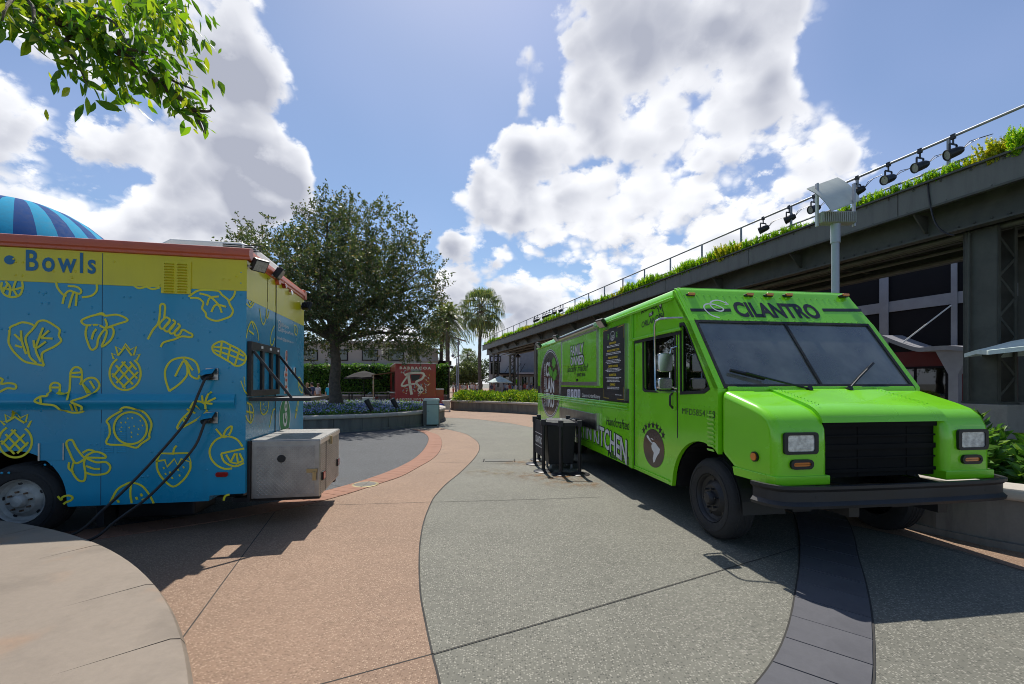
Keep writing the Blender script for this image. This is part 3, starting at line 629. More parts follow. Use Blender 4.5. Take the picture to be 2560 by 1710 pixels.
gsx = gs(*c1(1205, 350)); gsy = gs(*c1(1205, 690)); MB().tube([(0, gsx[0]-.03, gsx[1]), (-.06, gsx[0]-.01, gsx[1]-.02), (-.07, gsx[0], gsx[1]-.08), (-.07, gsy[0], gsy[1]+.08), (-.06, gsy[0]-.01, gsy[1]+.02), (0, gsy[0]-.03, gsy[1])], .014, 8).build('grab_rail', m_chrome, gt, smooth=True)
ls, lz = gs(*c1(1498, 1050))
for k in range(9): MB().prism([(ls-.055, -.012), (ls+.055, -.012), (ls+.055, .012), (ls-.055, .012)], lambda s, z, d, k=k: (-d-(.012 if z > 0 else 0), s, lz+.18-k*.045+z), 0, .006).build('louvre', m_green, gt)
for s_ in (GL-.35, gs(*c7(456, 800))[0], gs(*c1(604, 700))[0]): MB().box(-.0022, .001, s_-.004, s_+.004, .42, 2.65).build('panel_seam', mat('green_seam', (.02, .12, .01), .6), gt)
MB().box(-.0022, .001, 1.95, GL, .52, .526).build('panel_seam', mat('green_seam', (.02, .12, .01), .6), gt)
# mirrors on their bracket
mw = -.27
def gm(x, y, w=mw): s, z = gs(*c1(x, y), w); return Vector((w, s, z))
MB().tube([(-.0, gs(*c1(1262, 112))[0], gs(*c1(1262, 112))[1]), gm(1180, 112, -.1), gm(1075, 122, -.24), gm(1042, 140), gm(1033, 170), gm(1038, 670), gm(1046, 705), gm(1075, 718, -.22), (-.0, gs(*c1(1215, 716))[0], gs(*c1(1215, 716))[1])], .012, 8).build('mirror_arm', m_chrome, gt, smooth=True)
for y0, y1 in ((388, 556), (600, 698)):
    a = gm(1048, y1, mw+.0); b = gm(1162, y0, mw+.0); zc0, zc1 = a.z, b.z; cxm = GT.hit(1, a.y, *c1(1048, y0)); 
    wA, wB = GT.hit(1, a.y, *c1(1046, y0)).x, GT.hit(1, a.y, *c1(1163, y0)).x
    mo = MB().prism(rrect(wA, wB, zc0, zc1, .035), lambda w, z, d, sy=a.y: (w, sy-d, z), 0, .06).build('mirror', mat('mirror_shell', (.6, .6, .6), .2, 1.0), gt, bevel=.012)
    MB().prism(rrect(wA+.012, wB-.012, zc0+.012, zc1-.012, .028), lambda w, z, d, sy=a.y: (w, sy+d, z), .001, .004).build('mirror_glass', m_chrome, mo)
# serving hatch and counter
f0, f1, fz0, fz1 = gbox(c7, 462, 1118, 105, 1003); hz0 = gs(*c7(790, 975))[1]; hz1 = gs(*c7(790, 110))[1]
fr = panel2(MB(), [(f1, fz0-.02), (f0, fz0-.02), (f0, fz1), (f1, fz1)], [[(f1+.05, fz0+.05), (f0-.06, fz0+.05), (f0-.06, fz1-.05), (f1+.05, fz1-.05)]], SF, 0, .025).build('hatch_frame', m_alu, gt)
MB().prism([(f1+.051, fz0+.051), (f0-.061, fz0+.051), (f0-.061, fz1-.051), (f1+.051, fz1-.051)], SF, .0, .012).build('serving_hatch', m_green, gt)
MB().box(-.03, -.012, (f0+f1)/2-.05, (f0+f1)/2+.05, fz0+.07, fz0+.11).build('hatch_latch', m_black, gt)
MB().cyl((-.06, f1, fz1+.04), (-.06, f0, fz1+.04), .045, n=12).build('awning_roll', m_steel, gt)
k0, k1, kz0, kz1 = gbox(c1, 268, 575, 870, 985); MB().prism([(k1, kz0), (k0, kz0), (k0, kz1), (k1, kz1)], SF, 0, .035).build('counter_panel', m_steel, gt, bevel=.006)
MB().box(-.05, -.001, k1-.05, k1+.02, kz0, kz1+.02).build('counter_bracket', m_alu, gt)
# flat print on the left side
def decal(name, draw, m, parent=gt, d=.0025):
    mb = MB(); draw(mb); return mb.build(name, m, parent, recalc=False)
st0 = gs(*c7(30, 1100))[0]; st1 = gs(*c1(846, 760))[0]
decal('black_stripe', lambda mb: mb.add([SF(s, z, .002) for s, z in ((st1, 1.345), (GL-.02, 1.345), (GL-.02, 1.565), (st1, 1.565))], [(0, 1, 2, 3)]), m_print_blk)
oa, ob, oz0, oz1 = gbox(c7, 82, 440, 385, 1595); oc = ((oa+ob)/2, (oz0+oz1)/2); orx, orz = abs(oa-ob)/2, (oz1-oz0)/2
m_brown = mat('print_brown_black', (.03, .016, .014), .3, coat=.4, var=.3)
def ring_draw(rx, rz, t, d):
    def f(mb):
        P = ell(oc[0], oc[1], rx, rz, 56); vs, fs = ribbon2(P, t, True); mb.add([SF(p.x, p.y, d) for p in vs], fs)
    return f
decal('round_logo', lambda mb: mb.add([SF(s, z, .0035) for s, z in ell(oc[0], oc[1], orx, orz, 56)], [tuple(range(56))]), m_brown)
decal('logo_ring', ring_draw(orx*.93, orz*.95, .022, .005), m_print_wht); decal('logo_ring', ring_draw(orx*1.01, orz*1.005, .018, .005), m_print_wht)
for t, x0, x1, yt, yb in (('CI', 178, 245, 605, 865), ('LAN', 178, 328, 885, 1150), ('TRO', 178, 328, 1160, 1412)):
    q = gbox(c7, x0, x1, yt, yb); decal('logo_lettering', lambda mb: put_text(mb, t, SF, *q, .006, .035), m_print_wht)
q = gbox(c7, 150, 172, 640, 1400); decal('logo_lettering', lambda mb: put_text(mb, 'CILANTRO URBAN EATERY', SF, *q, .006, .02, spacing=1.15, rot=True), m_print_wht)
def cil_leaf(mb):
    for (cx, cy, w, h, tilt) in ((322, 620, 34, 95, 0), (262, 775, 30, 90, .2), (338, 835, 32, 100, -.15)):
        P = []
        for i in range(28):
            a = 2*math.pi*i/28; r = 1+.16*math.cos(7*a); P.append(gs(*c7(cx+w*r*math.cos(a)+tilt*h*math.sin(a), cy+h*r*math.sin(a))))
        mb.add([SF(s, z, .007) for s, z in P], [tuple(range(28))])
    for L in ([(300, 900), (298, 800), (310, 690)], [(300, 850), (275, 790)], [(300, 870), (330, 830)]):
        vs, fs = ribbon2([gs(*c7(*p)) for p in L], .03); mb.add([SF(p.x, p.y, .0085) for p in vs], fs)
decal('leaf_emblem', cil_leaf, mat('print_lime', (.13, .45, .03), .4))
for t, x0, x1, yt, yb in (('FAMILY', 632, 860, 300, 478), ('OWNED', 628, 862, 500, 660)):
    q = gbox(c7, x0, x1, yt, yb)
    decal('lettering_outline', lambda mb: put_text(mb, t, SF, q[0]+.03, q[1]-.03, q[2]-.02, q[3]+.02, .0155, .055), m_print_blk); decal('lettering', lambda mb: put_text(mb, t, SF, *q, .0175, .02), m_print_wht)
q = gbox(c7, 570, 940, 650, 815); decal('lettering', lambda mb: put_text(mb, 'locally made!', SF, *q, .0155, .008, .3), m_print_blk)
q = gbox(c7, 742, 888, 800, 862); decal('lettering', lambda mb: put_text(mb, 'SINCE 2016', SF, *q, .0155, .03), m_print_blk)
for k in range(4):
    q = gbox(c7, 562+k*60, 612+k*60, 1092, 1238)
    decal('social_icon', lambda mb: mb.add([SF(s, z, .005) for s, z in rrect(min(q[0], q[1]), max(q[0], q[1]), q[2], q[3], .035)], [tuple(range(20))]), mat('print_lilac_white', (.7, .7, .78), .45))
    x, y = (q[0]+q[1])/2, (q[2]+q[3])/2; w_, h_ = abs(q[0]-q[1]), q[3]-q[2]
    if k == 0:
        def ic(mb):
            for P in (rrect(x-.32*w_, x+.32*w_, y-.3*h_, y+.3*h_, .03), ell(x, y, .15*w_, .14*h_, 18)):
                vs, fs = ribbon2(P, .014, True); mb.add([SF(p.x, p.y, .0065) for p in vs], fs)
    elif k < 3:
        def ic(mb): put_text(mb, 'f' if k == 1 else 'd', SF, x+.18*w_, x-.18*w_, y-.3*h_, y+.3*h_, .0065, .03)
    else:
        def ic(mb):
            for j in range(3): vs, fs = ribbon2([(x+.25*w_-j*.25*w_, y-.3*h_), (x+.25*w_-j*.25*w_, y+.3*h_)], .012); mb.add([SF(p.x, p.y, .0065) for p in vs], fs)
    decal('icon_mark', ic, m_print_blk)
q = gbox(c1, 443, 592, 735, 775); decal('lettering', lambda mb: put_text(mb, 'CilantroUrbanEatery', SF, *q, .005, .01), m_print_wht)
q = gbox(c1, 640, 832, 935, 1010); decal('lettering', lambda mb: put_text(mb, 'Handcrafted', SF, *q, .003, .008, .2), m_print_blk)
q = gbox(c1, 655, 838, 1185, 1285); decal('lettering', lambda mb: put_text(mb, 'Made Fresh!', SF, *q, .003, .008, .15), m_print_blk)
q = gbox(c1, 395, 808, 1020, 1165)
arcw = lambda x, y, a, b: (x, y+.16*math.sin(math.pi*(a*.75+.2))-.12+(b-.5)*.10*(a-.3))
decal('lettering_outline', lambda mb: put_text(mb, 'LATIN KITCHEN', SF, q[0]+.02, q[1]-.03, q[2]-.015, q[3]+.015, .003, .05, warp=arcw), m_print_blk)
decal('lettering', lambda mb: put_text(mb, 'LATIN KITCHEN', SF, *q, .0045, .018, warp=arcw), m_print_wht)
q = gbox(c1, 1262, 1530, 862, 915); decal('lettering', lambda mb: put_text(mb, 'MFD5854158', SF, *q, .003, .0, spacing=1.12), m_print_blk)
c9 = lambda x, y: (1580+x/13.07, 730+y/13.07)
for t, x0, x1, yt, yb, rise in (('MADE', 305, 600, 500, 640, .05), ('ORLANDO', 320, 1000, 830, 1030, .07)):
    q = gbox(c9, x0, x1, yt, yb); decal('lettering', lambda mb: put_text(mb, t, SF, *q, .003, .012, .15, warp=lambda x, y, a, b: (x, y+rise*(a-.5)*.6)), m_print_blk)
def florida(mb):
    for L in ([(600,480),(720,420),(750,445),(890,375)], [(610,500),(640,545),(690,515),(740,550),(790,470),(820,490),(830,520),(870,560),(870,620),(890,650),(880,690),(920,770),(985,800),(1030,830),(1045,800),(1030,680),(990,570),(980,490)]):
        vs, fs = ribbon2([gs(*c9(*p)) for p in L], .016); mb.add([SF(p.x, p.y, .003) for p in vs], fs)
    P = [gs(*c9(*p)) for p in [(935,595),(885,460),(885,370),(905,340),(970,340),(990,365),(985,450)]]; mb.add([SF(*p, .0035) for p in P], [tuple(range(7))])
    P = [gs(*c9(*p)) for p in [(555,705),(660,660),(675,600),(715,665),(690,740),(660,770),(555,825)]]; mb.add([SF(*p, .0035) for p in P], [tuple(range(7))])
decal('state_map', florida, m_print_blk)
decal('pin_dot', lambda mb: mb.add([SF(*gs(*c9(x, y)), .005) for x, y in ell(933, 425, 34, 52, 16)], [tuple(range(16))]), m_print_wht)
q = gbox(c9, 585, 655, 680, 770); decal('lettering', lambda mb: put_text(mb, 'IN', SF, *q, .005, .03), m_print_wht)
# round emblem with the map of Latin America and stars
q = gbox(c1, 944, 1115, 1022, 1335); ec = ((q[0]+q[1])/2, (q[2]+q[3])/2)
decal('round_emblem', lambda mb: mb.add([SF(s, z, .003) for s, z in ell(ec[0], ec[1], abs(q[0]-q[1])/2, (q[3]-q[2])/2, 40)], [tuple(range(40))]), m_brown)
def latam(mb):
    for P in ([(972,1068),(985,1075),(1000,1105),(1012,1125),(1022,1130),(1020,1142),(1000,1125),(985,1105),(972,1085)], [(1002,1095),(1015,1095),(1030,1112),(1022,1112)],
              [(1016,1132),(1030,1126),(1048,1140),(1060,1160),(1080,1185),(1076,1215),(1058,1240),(1046,1265),(1038,1290),(1026,1295),(1022,1260),(1030,1215),(1014,1185),(1010,1160)]):
        mb.add([SF(*gs(*c1(*p)), .0045) for p in P], [tuple(range(len(P)))])
decal('continent_map', latam, m_print_wht)
for x, y in ((946,1032), (964,1003), (991,990), (1022,988), (1053,999), (1081,1030), (1104,1070)):
    cc = gs(*c1(x, y)); decal('star', lambda mb: mb.add([SF(cc[0]+r*math.cos(a), cc[1]+r*math.sin(a), .003) for r, a in [((.058, .024)[i % 2], math.pi/2+i*math.pi/5) for i in range(10)]], [tuple(range(10))]), m_print_blk)
# menu board
P4 = [gs(*cm(*p), -.03) for p in ((62, 195), (468, 78), (492, 1500), (78, 1478))]
mb_s0, mb_s1 = (P4[0][0]+P4[3][0])/2, (P4[1][0]+P4[2][0])/2; mz1 = (P4[0][1]+P4[1][1])/2; mz0 = (P4[2][1]+P4[3][1])/2
board = MB().prism([(mb_s1, mz0), (mb_s0, mz0), (mb_s0, mz1), (mb_s1, mz1)], SF, .005, .045).build('menu_board', m_print_blk, gt)
MB().prism([(mb_s1-.012, mz0), (mb_s1, mz0), (mb_s1, mz1), (mb_s1-.012, mz1)], SF, .0, .05).build('board_edge', m_alu, board)
MX = lambda a, b, d: SF(mb_s0+(mb_s1-mb_s0)*a, mz1+(mz0-mz1)*b, .047+d)
m_yel = mat('print_yellow', (.75, .55, .02), .5)
def mt(t, a0, a1, b0, b1, m, bold=.03): decal('menu_lettering', lambda mb: put_text(mb, t, MX, a0, a1, b1, b0, 0, bold), m, board)
for t, a0, a1, b0, b1 in (('EMPANADAS', .33, .64, .20, .228), ('MEXICAN STREET CORN', .22, .78, .30, .33), ('CUBAN SANDWICH', .27, .70, .40, .43), ('CHICKEN TOSTADAS', .27, .72, .52, .55), ('BURRITOS', .33, .64, .64, .672), ('DRINKS', .36, .6, .775, .805)): mt(t, a0, a1, b0, b1, m_yel)
def mlines(mb):
    rr = random.Random(3)
    for b in (.243, .26, .345, .363, .447, .466, .485, .566, .584, .602, .69, .708, .727, .745, .823, .845, .925):
        h = .28 if b < .34 and b > .25 or b > .8 else rr.uniform(.27, .36); a = .5-h
        if b > .9: a, h = .6, .14; 
        e = .5+h if b < .9 else .88
        while a < e:
            w = min(rr.uniform(.03, .08), e-a); mb.add([MX(a, b, 0), MX(a+w, b, 0), MX(a+w, b+.009, 0), MX(a, b+.009, 0)], [(0, 1, 2, 3)]); a += w+.012
decal('menu_small_print', mlines, m_print_wht, board)['kind'] = 'stuff'
def mlogo(mb):
    vs, fs = ribbon2([(.47+.13*math.cos(a)*.8, .115+.062*math.sin(a)) for a in [2*math.pi*i/30 for i in range(30)]], .008, True); mb.add([MX(p.x, p.y, 0) for p in vs], fs)
    for i, t in enumerate(('CI', 'LAN', 'TRO')): put_text(mb, t, MX, .42, .53, .105+i*.025+.02, .105+i*.025, 0, .03)
decal('menu_logo', mlogo, m_print_wht, board)
def mrays(mb):
    for sx in (-1, 1):
        for k in range(4):
            a = (-.5+k*.33); c0 = (.47+sx*(.14+.02*math.cos(a)), .115+.05*math.sin(a)); c1_ = (.47+sx*(.2+.03*math.cos(a)), .115+.075*math.sin(a)); vs, fs = ribbon2([c0, c1_], .012); mb.add([MX(p.x, p.y, 0) for p in vs], fs)
decal('logo_ray', mrays, mat('print_lime', (.13, .45, .03), .4), board)
def mborder(mb):
    for L in ([(.02,.12),(.02,.012),(.28,.012)], [(.7,.02),(.96,.012),(.96,.18)], [(.04,.85),(.04,.985),(.3,.985)], [(.68,.985),(.96,.985),(.96,.82)]):
        vs, fs = ribbon2(L, .007); mb.add([MX(p.x, p.y, 0) for p in vs], fs)
decal('menu_border', mborder, m_yel, board)
# lettering on the header above the windscreen (plane s = .28 + .746 (z-2.366))
def HFm(w, z, d): return (w, .28+.746*(z-2.366)-d*.8, z+d*.6)
def hh(x, y):
    u, v = c2(x, y); s = .40
    for _ in range(4): p = GT.hit(1, s, u, v); s = .28+.746*(p.z-2.366)
    return (p.x, p.z)
a, b = hh(595, 235), hh(1525, 385); a2 = hh(595, 385)
decal('lettering', lambda mb: put_text(mb, 'CILANTRO', HFm, a[0], b[0], (a2[1]+b[1])/2, (a[1]+hh(1525, 235)[1])/2, .003, .04), mat('print_worn_black', (.02, .018, .025), .5, var=.4, vscale=30))
for x0, x1 in ((180, 590), (1515, 1910)):
    decal('black_bar', lambda mb: mb.add([HFm(*hh(*p), .003) for p in ((x0, 290), (x1, 291), (x1+10, 322), (x0+14, 320))], [(0, 1, 2, 3)]), m_print_blk)
sq = [(480,385),(400,360),(340,310),(320,270),(350,245),(420,250),(490,275),(520,300),(490,318),(430,300),(385,255),(400,220),(460,208),(530,230),(560,248)]
decal('white_squiggle', lambda mb: (lambda r: mb.add([HFm(p.x, p.y, .005) for p in r[0]], r[1]))(ribbon2(catmull([hh(*p) for p in sq], 5), .016)), m_print_wht)
decal('arrow_head', lambda mb: mb.add([HFm(*hh(*p), .005) for p in ((575, 250), (535, 215), (548, 240), (525, 255))], [(0, 1, 2, 3)]), m_print_wht)
rv = MB()
for w in np.arange(.08, GW-.05, .085):
    for z in (2.70, 2.385): c = Vector(HFm(w, z, .0)); rv.ball(c, .011, .008, .011, 6, 4)
for s in np.arange(.75, 8.5, .16): rv.ball((0, s, 2.63), .004, .008, .008, 6, 4)
for z in np.arange(.55, 2.5, .12): rv.ball((-.001, 8.4, z), .004, .008, .008, 6, 4); rv.ball((-.022, sd+.12, z), .004, .008, .008, 6, 4)
for k in range(14): rv.ball((.62, -.30-k*.04, 1.60-.0108*k), .006, .006, .006, 6, 4); rv.ball((GW-.62, -.30-k*.04, 1.60-.0108*k), .006, .006, .006, 6, 4)
for s in np.arange(-.2, .5, .09): rv.ball((-.001, s, 1.40), .004, .008, .008, 6, 4)
rv.build('rivets', m_green, gt, smooth=True)['kind'] = 'stuff'
for x, y, k in ((80, 340, 0), (225, 285, 1), (590, 165, 2)):
    s, z = gs(*c1(x, y), -.12); fo = floodlight('floodlight', gt, (-.12, s, z), (-.75, -.15, -.6), .2, .16); MB().tube([(0, s, 2.70), (-.08, s, 2.74), (-.12, s, z+.03)], .012, 6).build('bracket', m_steel, fo)
# ---------------------------------------------------------------- blue truck
BT = Frame((-3.02, 4.974, 0), math.atan(.2), .007); BW, BL = 2.42, 6.9
bt = empty('food_truck', 'blue food truck with yellow fruit and vegetable drawings, seen from its rear', 'food truck', BT.loc, BT.rot.z, ry=.007)
m_blue = paint('blue_vinyl', (.009, .30, .50), .32, .3); m_yellow = paint('yellow_vinyl', (.72, .62, .010), .38, .25); m_orange = paint('coral_rail', (.62, .13, .055), .4, .3); m_drawing = mat('print_drawing_yellow', (.78, .72, .03), .45)
m_white = mat('white_gelcoat', (.72, .71, .67), .4)
b1 = lambda x, y: (x/2.7035, 560+y/2.7035); b2 = lambda x, y: (x/2.7035, 900+y/2.7035); b3 = lambda x, y: (560+x/3.266, 600+y/3.266); b4 = lambda x, y: (680+x/5.23, 780+y/5.23)
def bs(u, v, y=0.0): p = BT.hit(1, y, u, v); return (p.x, p.z)
def br(u, v, x=0.0): p = BT.hit(0, x, u, v); return (p.y, p.z)
BSF = lambda x, z, d: (x, -d, z); BRF = lambda y, z, d: (d, y, z)
hub = (-2.16, .40)
barch = [(hub[0]-.02+.47*math.cos(math.radians(a)), hub[1]+.535*math.sin(math.radians(a))) for a in range(-3, 184, 9)]
bside = [(0, .345+.06), (-.36, .345+.05), (-.37, .335)]+[(barch[0][0]+.01, .335)]+barch+[(barch[-1][0]-.01, .335), (-5.3, .335), (-5.3, 1.55), (-5.2, 1.62), (-4.87, 2.69), (0, 2.69)]
MB().prism(bside, lambda x, z, d: (x, d, z), 0, BW).build('body', m_blue, bt)
MB().box(-4.9, 0, 0, BW, 2.692, 3.04).build('upper_body', m_yellow, bt); MB().box(-.05, .002, .002, BW-.002, 2.605, 2.691).build('rear_band', m_yellow, bt)
rl = [(-.0, 3.042), (-.02, 3.05), (-.02, 3.075), (-.035, 3.09), (-.035, 3.135), (-.015, 3.17), (.03, 3.185), (.09, 3.188), (.09, 3.06)]
MB().prism(rl, lambda y, z, d: (d, y, z), -4.9, .035).build('roof_rail', m_orange, bt, smooth=True); MB().prism(rl, lambda y, z, d: (d, BW-y, z), -4.9, .035).build('roof_rail', m_orange, bt, smooth=True)
MB().prism(rl, lambda x, z, d: (-x, d, z), .09, BW-.09).build('roof_rail', m_orange, bt, smooth=True)
MB().box(-4.9, -.09, .09, BW-.09, 3.05, 3.175).build('roof', m_white, bt)
MB().box(-5.05, -4.9, .05, BW-.05, 2.69, 3.1).build('front_cap', m_yellow, bt, bevel=.05)
hd = MB().prism([(-5.3, .6), (-5.3, 1.5), (-5.9, 1.35), (-6.2, 1.2), (-6.25, .6)], lambda x, z, d: (x, d, z), .12, BW-.12).build('hood', m_blue, bt, bevel=.06, segs=3)
MB().prism([(-5.22, 1.63), (-4.93, 2.55), (-4.98, 2.56), (-5.27, 1.64)], lambda x, z, d: (x, d, z), .15, BW-.15).build('windscreen', m_glass, bt)
MB().box(-6.42, -6.3, -.02, BW+.02, .5, .72).build('bumper', m_black, bt, bevel=.02)
m_rimw = mat('weathered_white_rim', (.42, .41, .38), .5, .2, .25, 6, dirt=.5); m_nut = mat('rusty_nut', (.16, .10, .06), .6, .5)
wheel(bt, (hub[0], .03, .40), .385, .3, (0, -1, 0), m_rimw, m_nut, 8); wheel(bt, (hub[0], BW-.03, .40), .385, .3, (0, 1, 0), m_rimw, m_nut, 8)
wheel(bt, (-5.55, .12, .40), .385, .26, (0, -1, 0), m_rimw, m_nut, 8); wheel(bt, (-5.55, BW-.12, .40), .385, .26, (0, 1, 0), m_rimw, m_nut, 8)
wl = MB(); ring = [(hub[0]-.02+.466*math.cos(math.radians(a)), hub[1]+.53*math.sin(math.radians(a))) for a in range(-3, 184, 9)]
wl.add([(x, y, z) for y in (.004, .6) for x, z in ring], [(i, i+1, len(ring)+i+1, len(ring)+i) for i in range(len(ring)-1)]); wl.add([(x, .6, z) for x, z in ring], [tuple(range(len(ring)))]); wl.build('wheel_well', m_black, bt)
MB().box(-6.2, -.2, .5, .7, .25, .34).box(-6.2, -.2, BW-.7, BW-.5, .25, .34).build('chassis_rail', m_black, bt)
fx = bs(*b2(560, 1100))[0]; MB().box(fx, fx+.07, .2, .9, .05, .335).build('mud_flap', m_rubber, bt)
MB().box(fx+.1, fx+.9, .35, .9, .08, .3).build('waste_tank', m_black, bt, bevel=.03)
# belt moulding, seams, rivets
zb = bs(*b1(800, 1200))[1]; xb = bs(*b1(1590, 1200))[0]
MB().prism([(0, -.085), (.012, -.085), (.018, -.05), (.035, -.03), (.042, 0), (.035, .03), (.018, .05), (.012, .085), (0, .085)], lambda o, z, d: (d, -o, zb+z), -4.9, xb).build('belt_moulding', m_blue, bt, smooth=True)
for x in (bs(*b1(690, 700))[0], bs(*b1(285, 900))[0]-1.2): MB().box(x-.003, x+.003, -.0015, .001, .34, 3.03).build('panel_seam', mat('seam', (.02, .09, .16), .6), bt)
rv = MB(); ro_ = MB()
for x in np.arange(-4.8, -.05, .13):
    ro_.ball((x, -.02, 3.062), .008, .004, .008, 6, 4)
for x in np.arange(-4.8, xb, .07):
    for dz in (-.07, .07): rv.ball((x, -.012, zb+dz), .006, .004, .006, 6, 4)
rr = random.Random(5); ry_ = MB()
for _ in range(70):
    x, z = rr.uniform(-2.3, -.08), rr.uniform(.6, 2.95)
    t_ = ry_ if z > 2.69 else rv
    if abs(z-zb) > .12: t_.ball((x, 0, z), .013, .006, .013, 8, 4)
    if rr.random() < .4 and abs(z-2.69) > .02: t_.ball((x+.06, 0, z), .013, .006, .013, 8, 4)
for z in np.arange(.5, 3, .12): rv.ball((-.06, 0, z), .007, .004, .007, 6, 4)
rvo = rv.build('rivets', m_blue, bt, smooth=True); rvo['kind'] = 'stuff'; ro_.build('rivets', m_orange, bt, smooth=True)['kind'] = 'stuff'; ry_.build('rivets', m_yellow, bt, smooth=True)['kind'] = 'stuff'
# louvred vents
for cv, x0, x1, y0, y1, m, rows in ((b1, 1092, 1294, 256, 468, m_yellow, 11), (b1, 682, 880, 1345, 1552, m_blue, 13)):
    a = bs(*cv(x0, y1)); b = bs(*cv(x1, y0)); dp = .012 if m is m_yellow else .002; lv = .02 if m is m_yellow else .006; vt = MB().box(a[0], b[0], -dp, 0, a[1], b[1]).build('vent_panel', m, bt)
    for cxf in (.28, .72):
        for k in range(rows):
            xc = a[0]+(b[0]-a[0])*cxf; zz = a[1]+(b[1]-a[1])*(.08+.84*k/(rows-1)); w = (b[0]-a[0])*.15
            MB().add([(xc-w, -dp, zz), (xc+w, -dp, zz), (xc+w, -dp-lv, zz-.012), (xc-w, -dp-lv, zz-.012), (xc-w, -dp, zz-.022), (xc+w, -dp, zz-.022)], [(0, 1, 2, 3), (0, 3, 4), (1, 5, 2)]).build('louvre', m, vt)
a = bs(*b2(268, 680)); b = bs(*b2(432, 560)); ht = MB().box(a[0], b[0], -.004, 0, a[1], b[1]).build('fuel_hatch', m_blue, bt, bevel=.002)
MB().cyl((a[0], -.008, a[1]), (a[0], -.008, b[1]), .009, n=8).build('hinge', m_alu, ht); MB().cyl((b[0], -.006, a[1]), (b[0], -.006, b[1]), .006, n=8).build('hinge', m_alu, ht)
# power inlets and cables
cab_ends = []
for (x0, x1, y0, y1) in ((1380, 1480, 975, 1055), (1378, 1477, 1268, 1348)):
    a = bs(*b1(x0, y1)); b = bs(*b1(x1, y0)); o = MB().box(a[0]+.02, b[0], -.02, 0, a[1], b[1]-.0).build('power_inlet', m_steel, bt, bevel=.004)
    MB().add([(a[0], -.03, b[1]-.02), (b[0]-.02, -.03, b[1]), (b[0]-.02, -.12, b[1]-.06), (a[0]-.02, -.12, b[1]-.085)], [(0, 1, 2, 3)]).build('inlet_lid', m_blue, o)
    MB().cyl(((a[0]+b[0])/2, -.02, (a[1]+b[1])/2-.01), ((a[0]+b[0])/2-.05, -.09, (a[1]+b[1])/2-.05), .03).build('plug', m_black, o)
a = bs(*b2(1460, 790)); b = bs(*b2(1545, 760)); MB().prism(rrect(a[0], b[0], a[1], b[1]+.01, .025), BSF, 0, .025).build('side_marker', m_red, bt, bevel=.006)
# line drawings of fruit and vegetables (flat vinyl print)
def sketch(name, cv, lines, curve=True, w=.021, proj=bs, SFn=BSF, d=.003):
    mb = MB()
    for li, L in enumerate(lines):
        P = [proj(*cv(*p)) for p in L]
        cl = len(L) > 3 and L[0] == L[-1]
        if curve and len(P) > 2: P = catmull(P[:-1] if cl else P, 4, cl)
        vs, fs = ribbon2(P, w, cl); mb.add([SFn(p.x, p.y, d+.0007*li+(.045 if (SFn is BSF and abs(p.y-zb) < .09 and p.x < xb) else 0)) for p in vs], fs)
    return mb.build(name, m_drawing, bt, recalc=False)
def seeds(name, cv, pts, r=9, proj=bs, SFn=BSF):
    mb = MB()
    for x, y in pts: mb.add([SFn(*proj(*cv(x+dx, y+dy)), .003) for dx, dy in ((-r, -r*.6), (r*.3, -r), (r, r*.5), (-r*.3, r))], [(0, 1, 2, 3)])
    return mb.build(name, m_drawing, bt, recalc=False)
sketch('lettuce_drawing', b1, [[(300,958),(235,945),(170,930),(120,890),(85,850),(60,800),(65,740),(70,700),(110,680),(150,665),(200,672),(240,690)], [(240,690),(260,660),(300,652),(340,668),(375,690),(405,715),(400,755),(415,790),(375,825),(335,845),(290,870),(285,910),(300,958)],
    [(240,690),(215,720),(175,770),(190,840),(205,900),(250,940)], [(145,720),(150,790),(180,880)], [(100,745),(148,790)], [(105,820),(155,835)], [(295,700),(265,780),(245,850),(280,930)], [(335,720),(280,770)], [(360,775),(280,770)], [(232,785),(245,840),(315,795)]])
sketch('banana_drawing', b1, [[(555,650),(610,625),(680,610),(720,620),(790,613),(850,635),(860,655),(800,675),(740,695),(715,705),(660,682),(590,685),(560,672),(555,650)], [(640,618),(690,603),(715,625)], [(590,690),(580,740),(595,800),(620,850),(655,830),(665,780),(690,735),(715,708)], [(715,705),(760,700),(770,740),(745,790),(690,830),(710,780),(725,730),(715,705)], [(655,710),(635,735),(622,780)], [(712,640),(725,680),(715,705)]])
sketch('hand_drawing', b1, [[(1000,780),(1035,715),(1070,670),(1082,600),(1085,550),(1103,540),(1117,560),(1110,640)], [(1110,640),(1080,675),(1085,702),(1107,705),(1150,655),(1130,632),(1110,640)], [(1150,652),(1112,700),(1122,725),(1147,720),(1186,668),(1168,648)], [(1186,668),(1147,715),(1157,741),(1186,730),(1217,692),(1202,672)], [(1217,692),(1182,730),(1192,755),(1217,745),(1237,715),(1278,735),(1300,745),(1295,765),(1230,760),(1180,780),(1110,800),(1088,832)]])
sketch('mushroom_drawing', b1, [[(380,392),(390,430),(420,470),(450,490)], [(655,405),(655,450),(620,485),(555,496)], [(460,420),(520,425),(550,450),(540,472),(500,460),(470,452),(440,480),(425,540)], [(500,460),(480,520),(468,570)], [(522,470),(515,555)]])
sketch('peanut_drawing', b1, [[(15,392),(10,430),(30,475),(80,495),(135,480),(155,430),(150,388)], [(20,430),(80,445),(150,430)], [(40,388),(72,430),(65,490)], [(110,385),(95,440),(120,485)], [(20,465),(60,400)]])
sketch('garlic_drawing', b1, [[(905,415),(940,435),(985,425)], [(985,420),(1030,440),(1080,430)]])
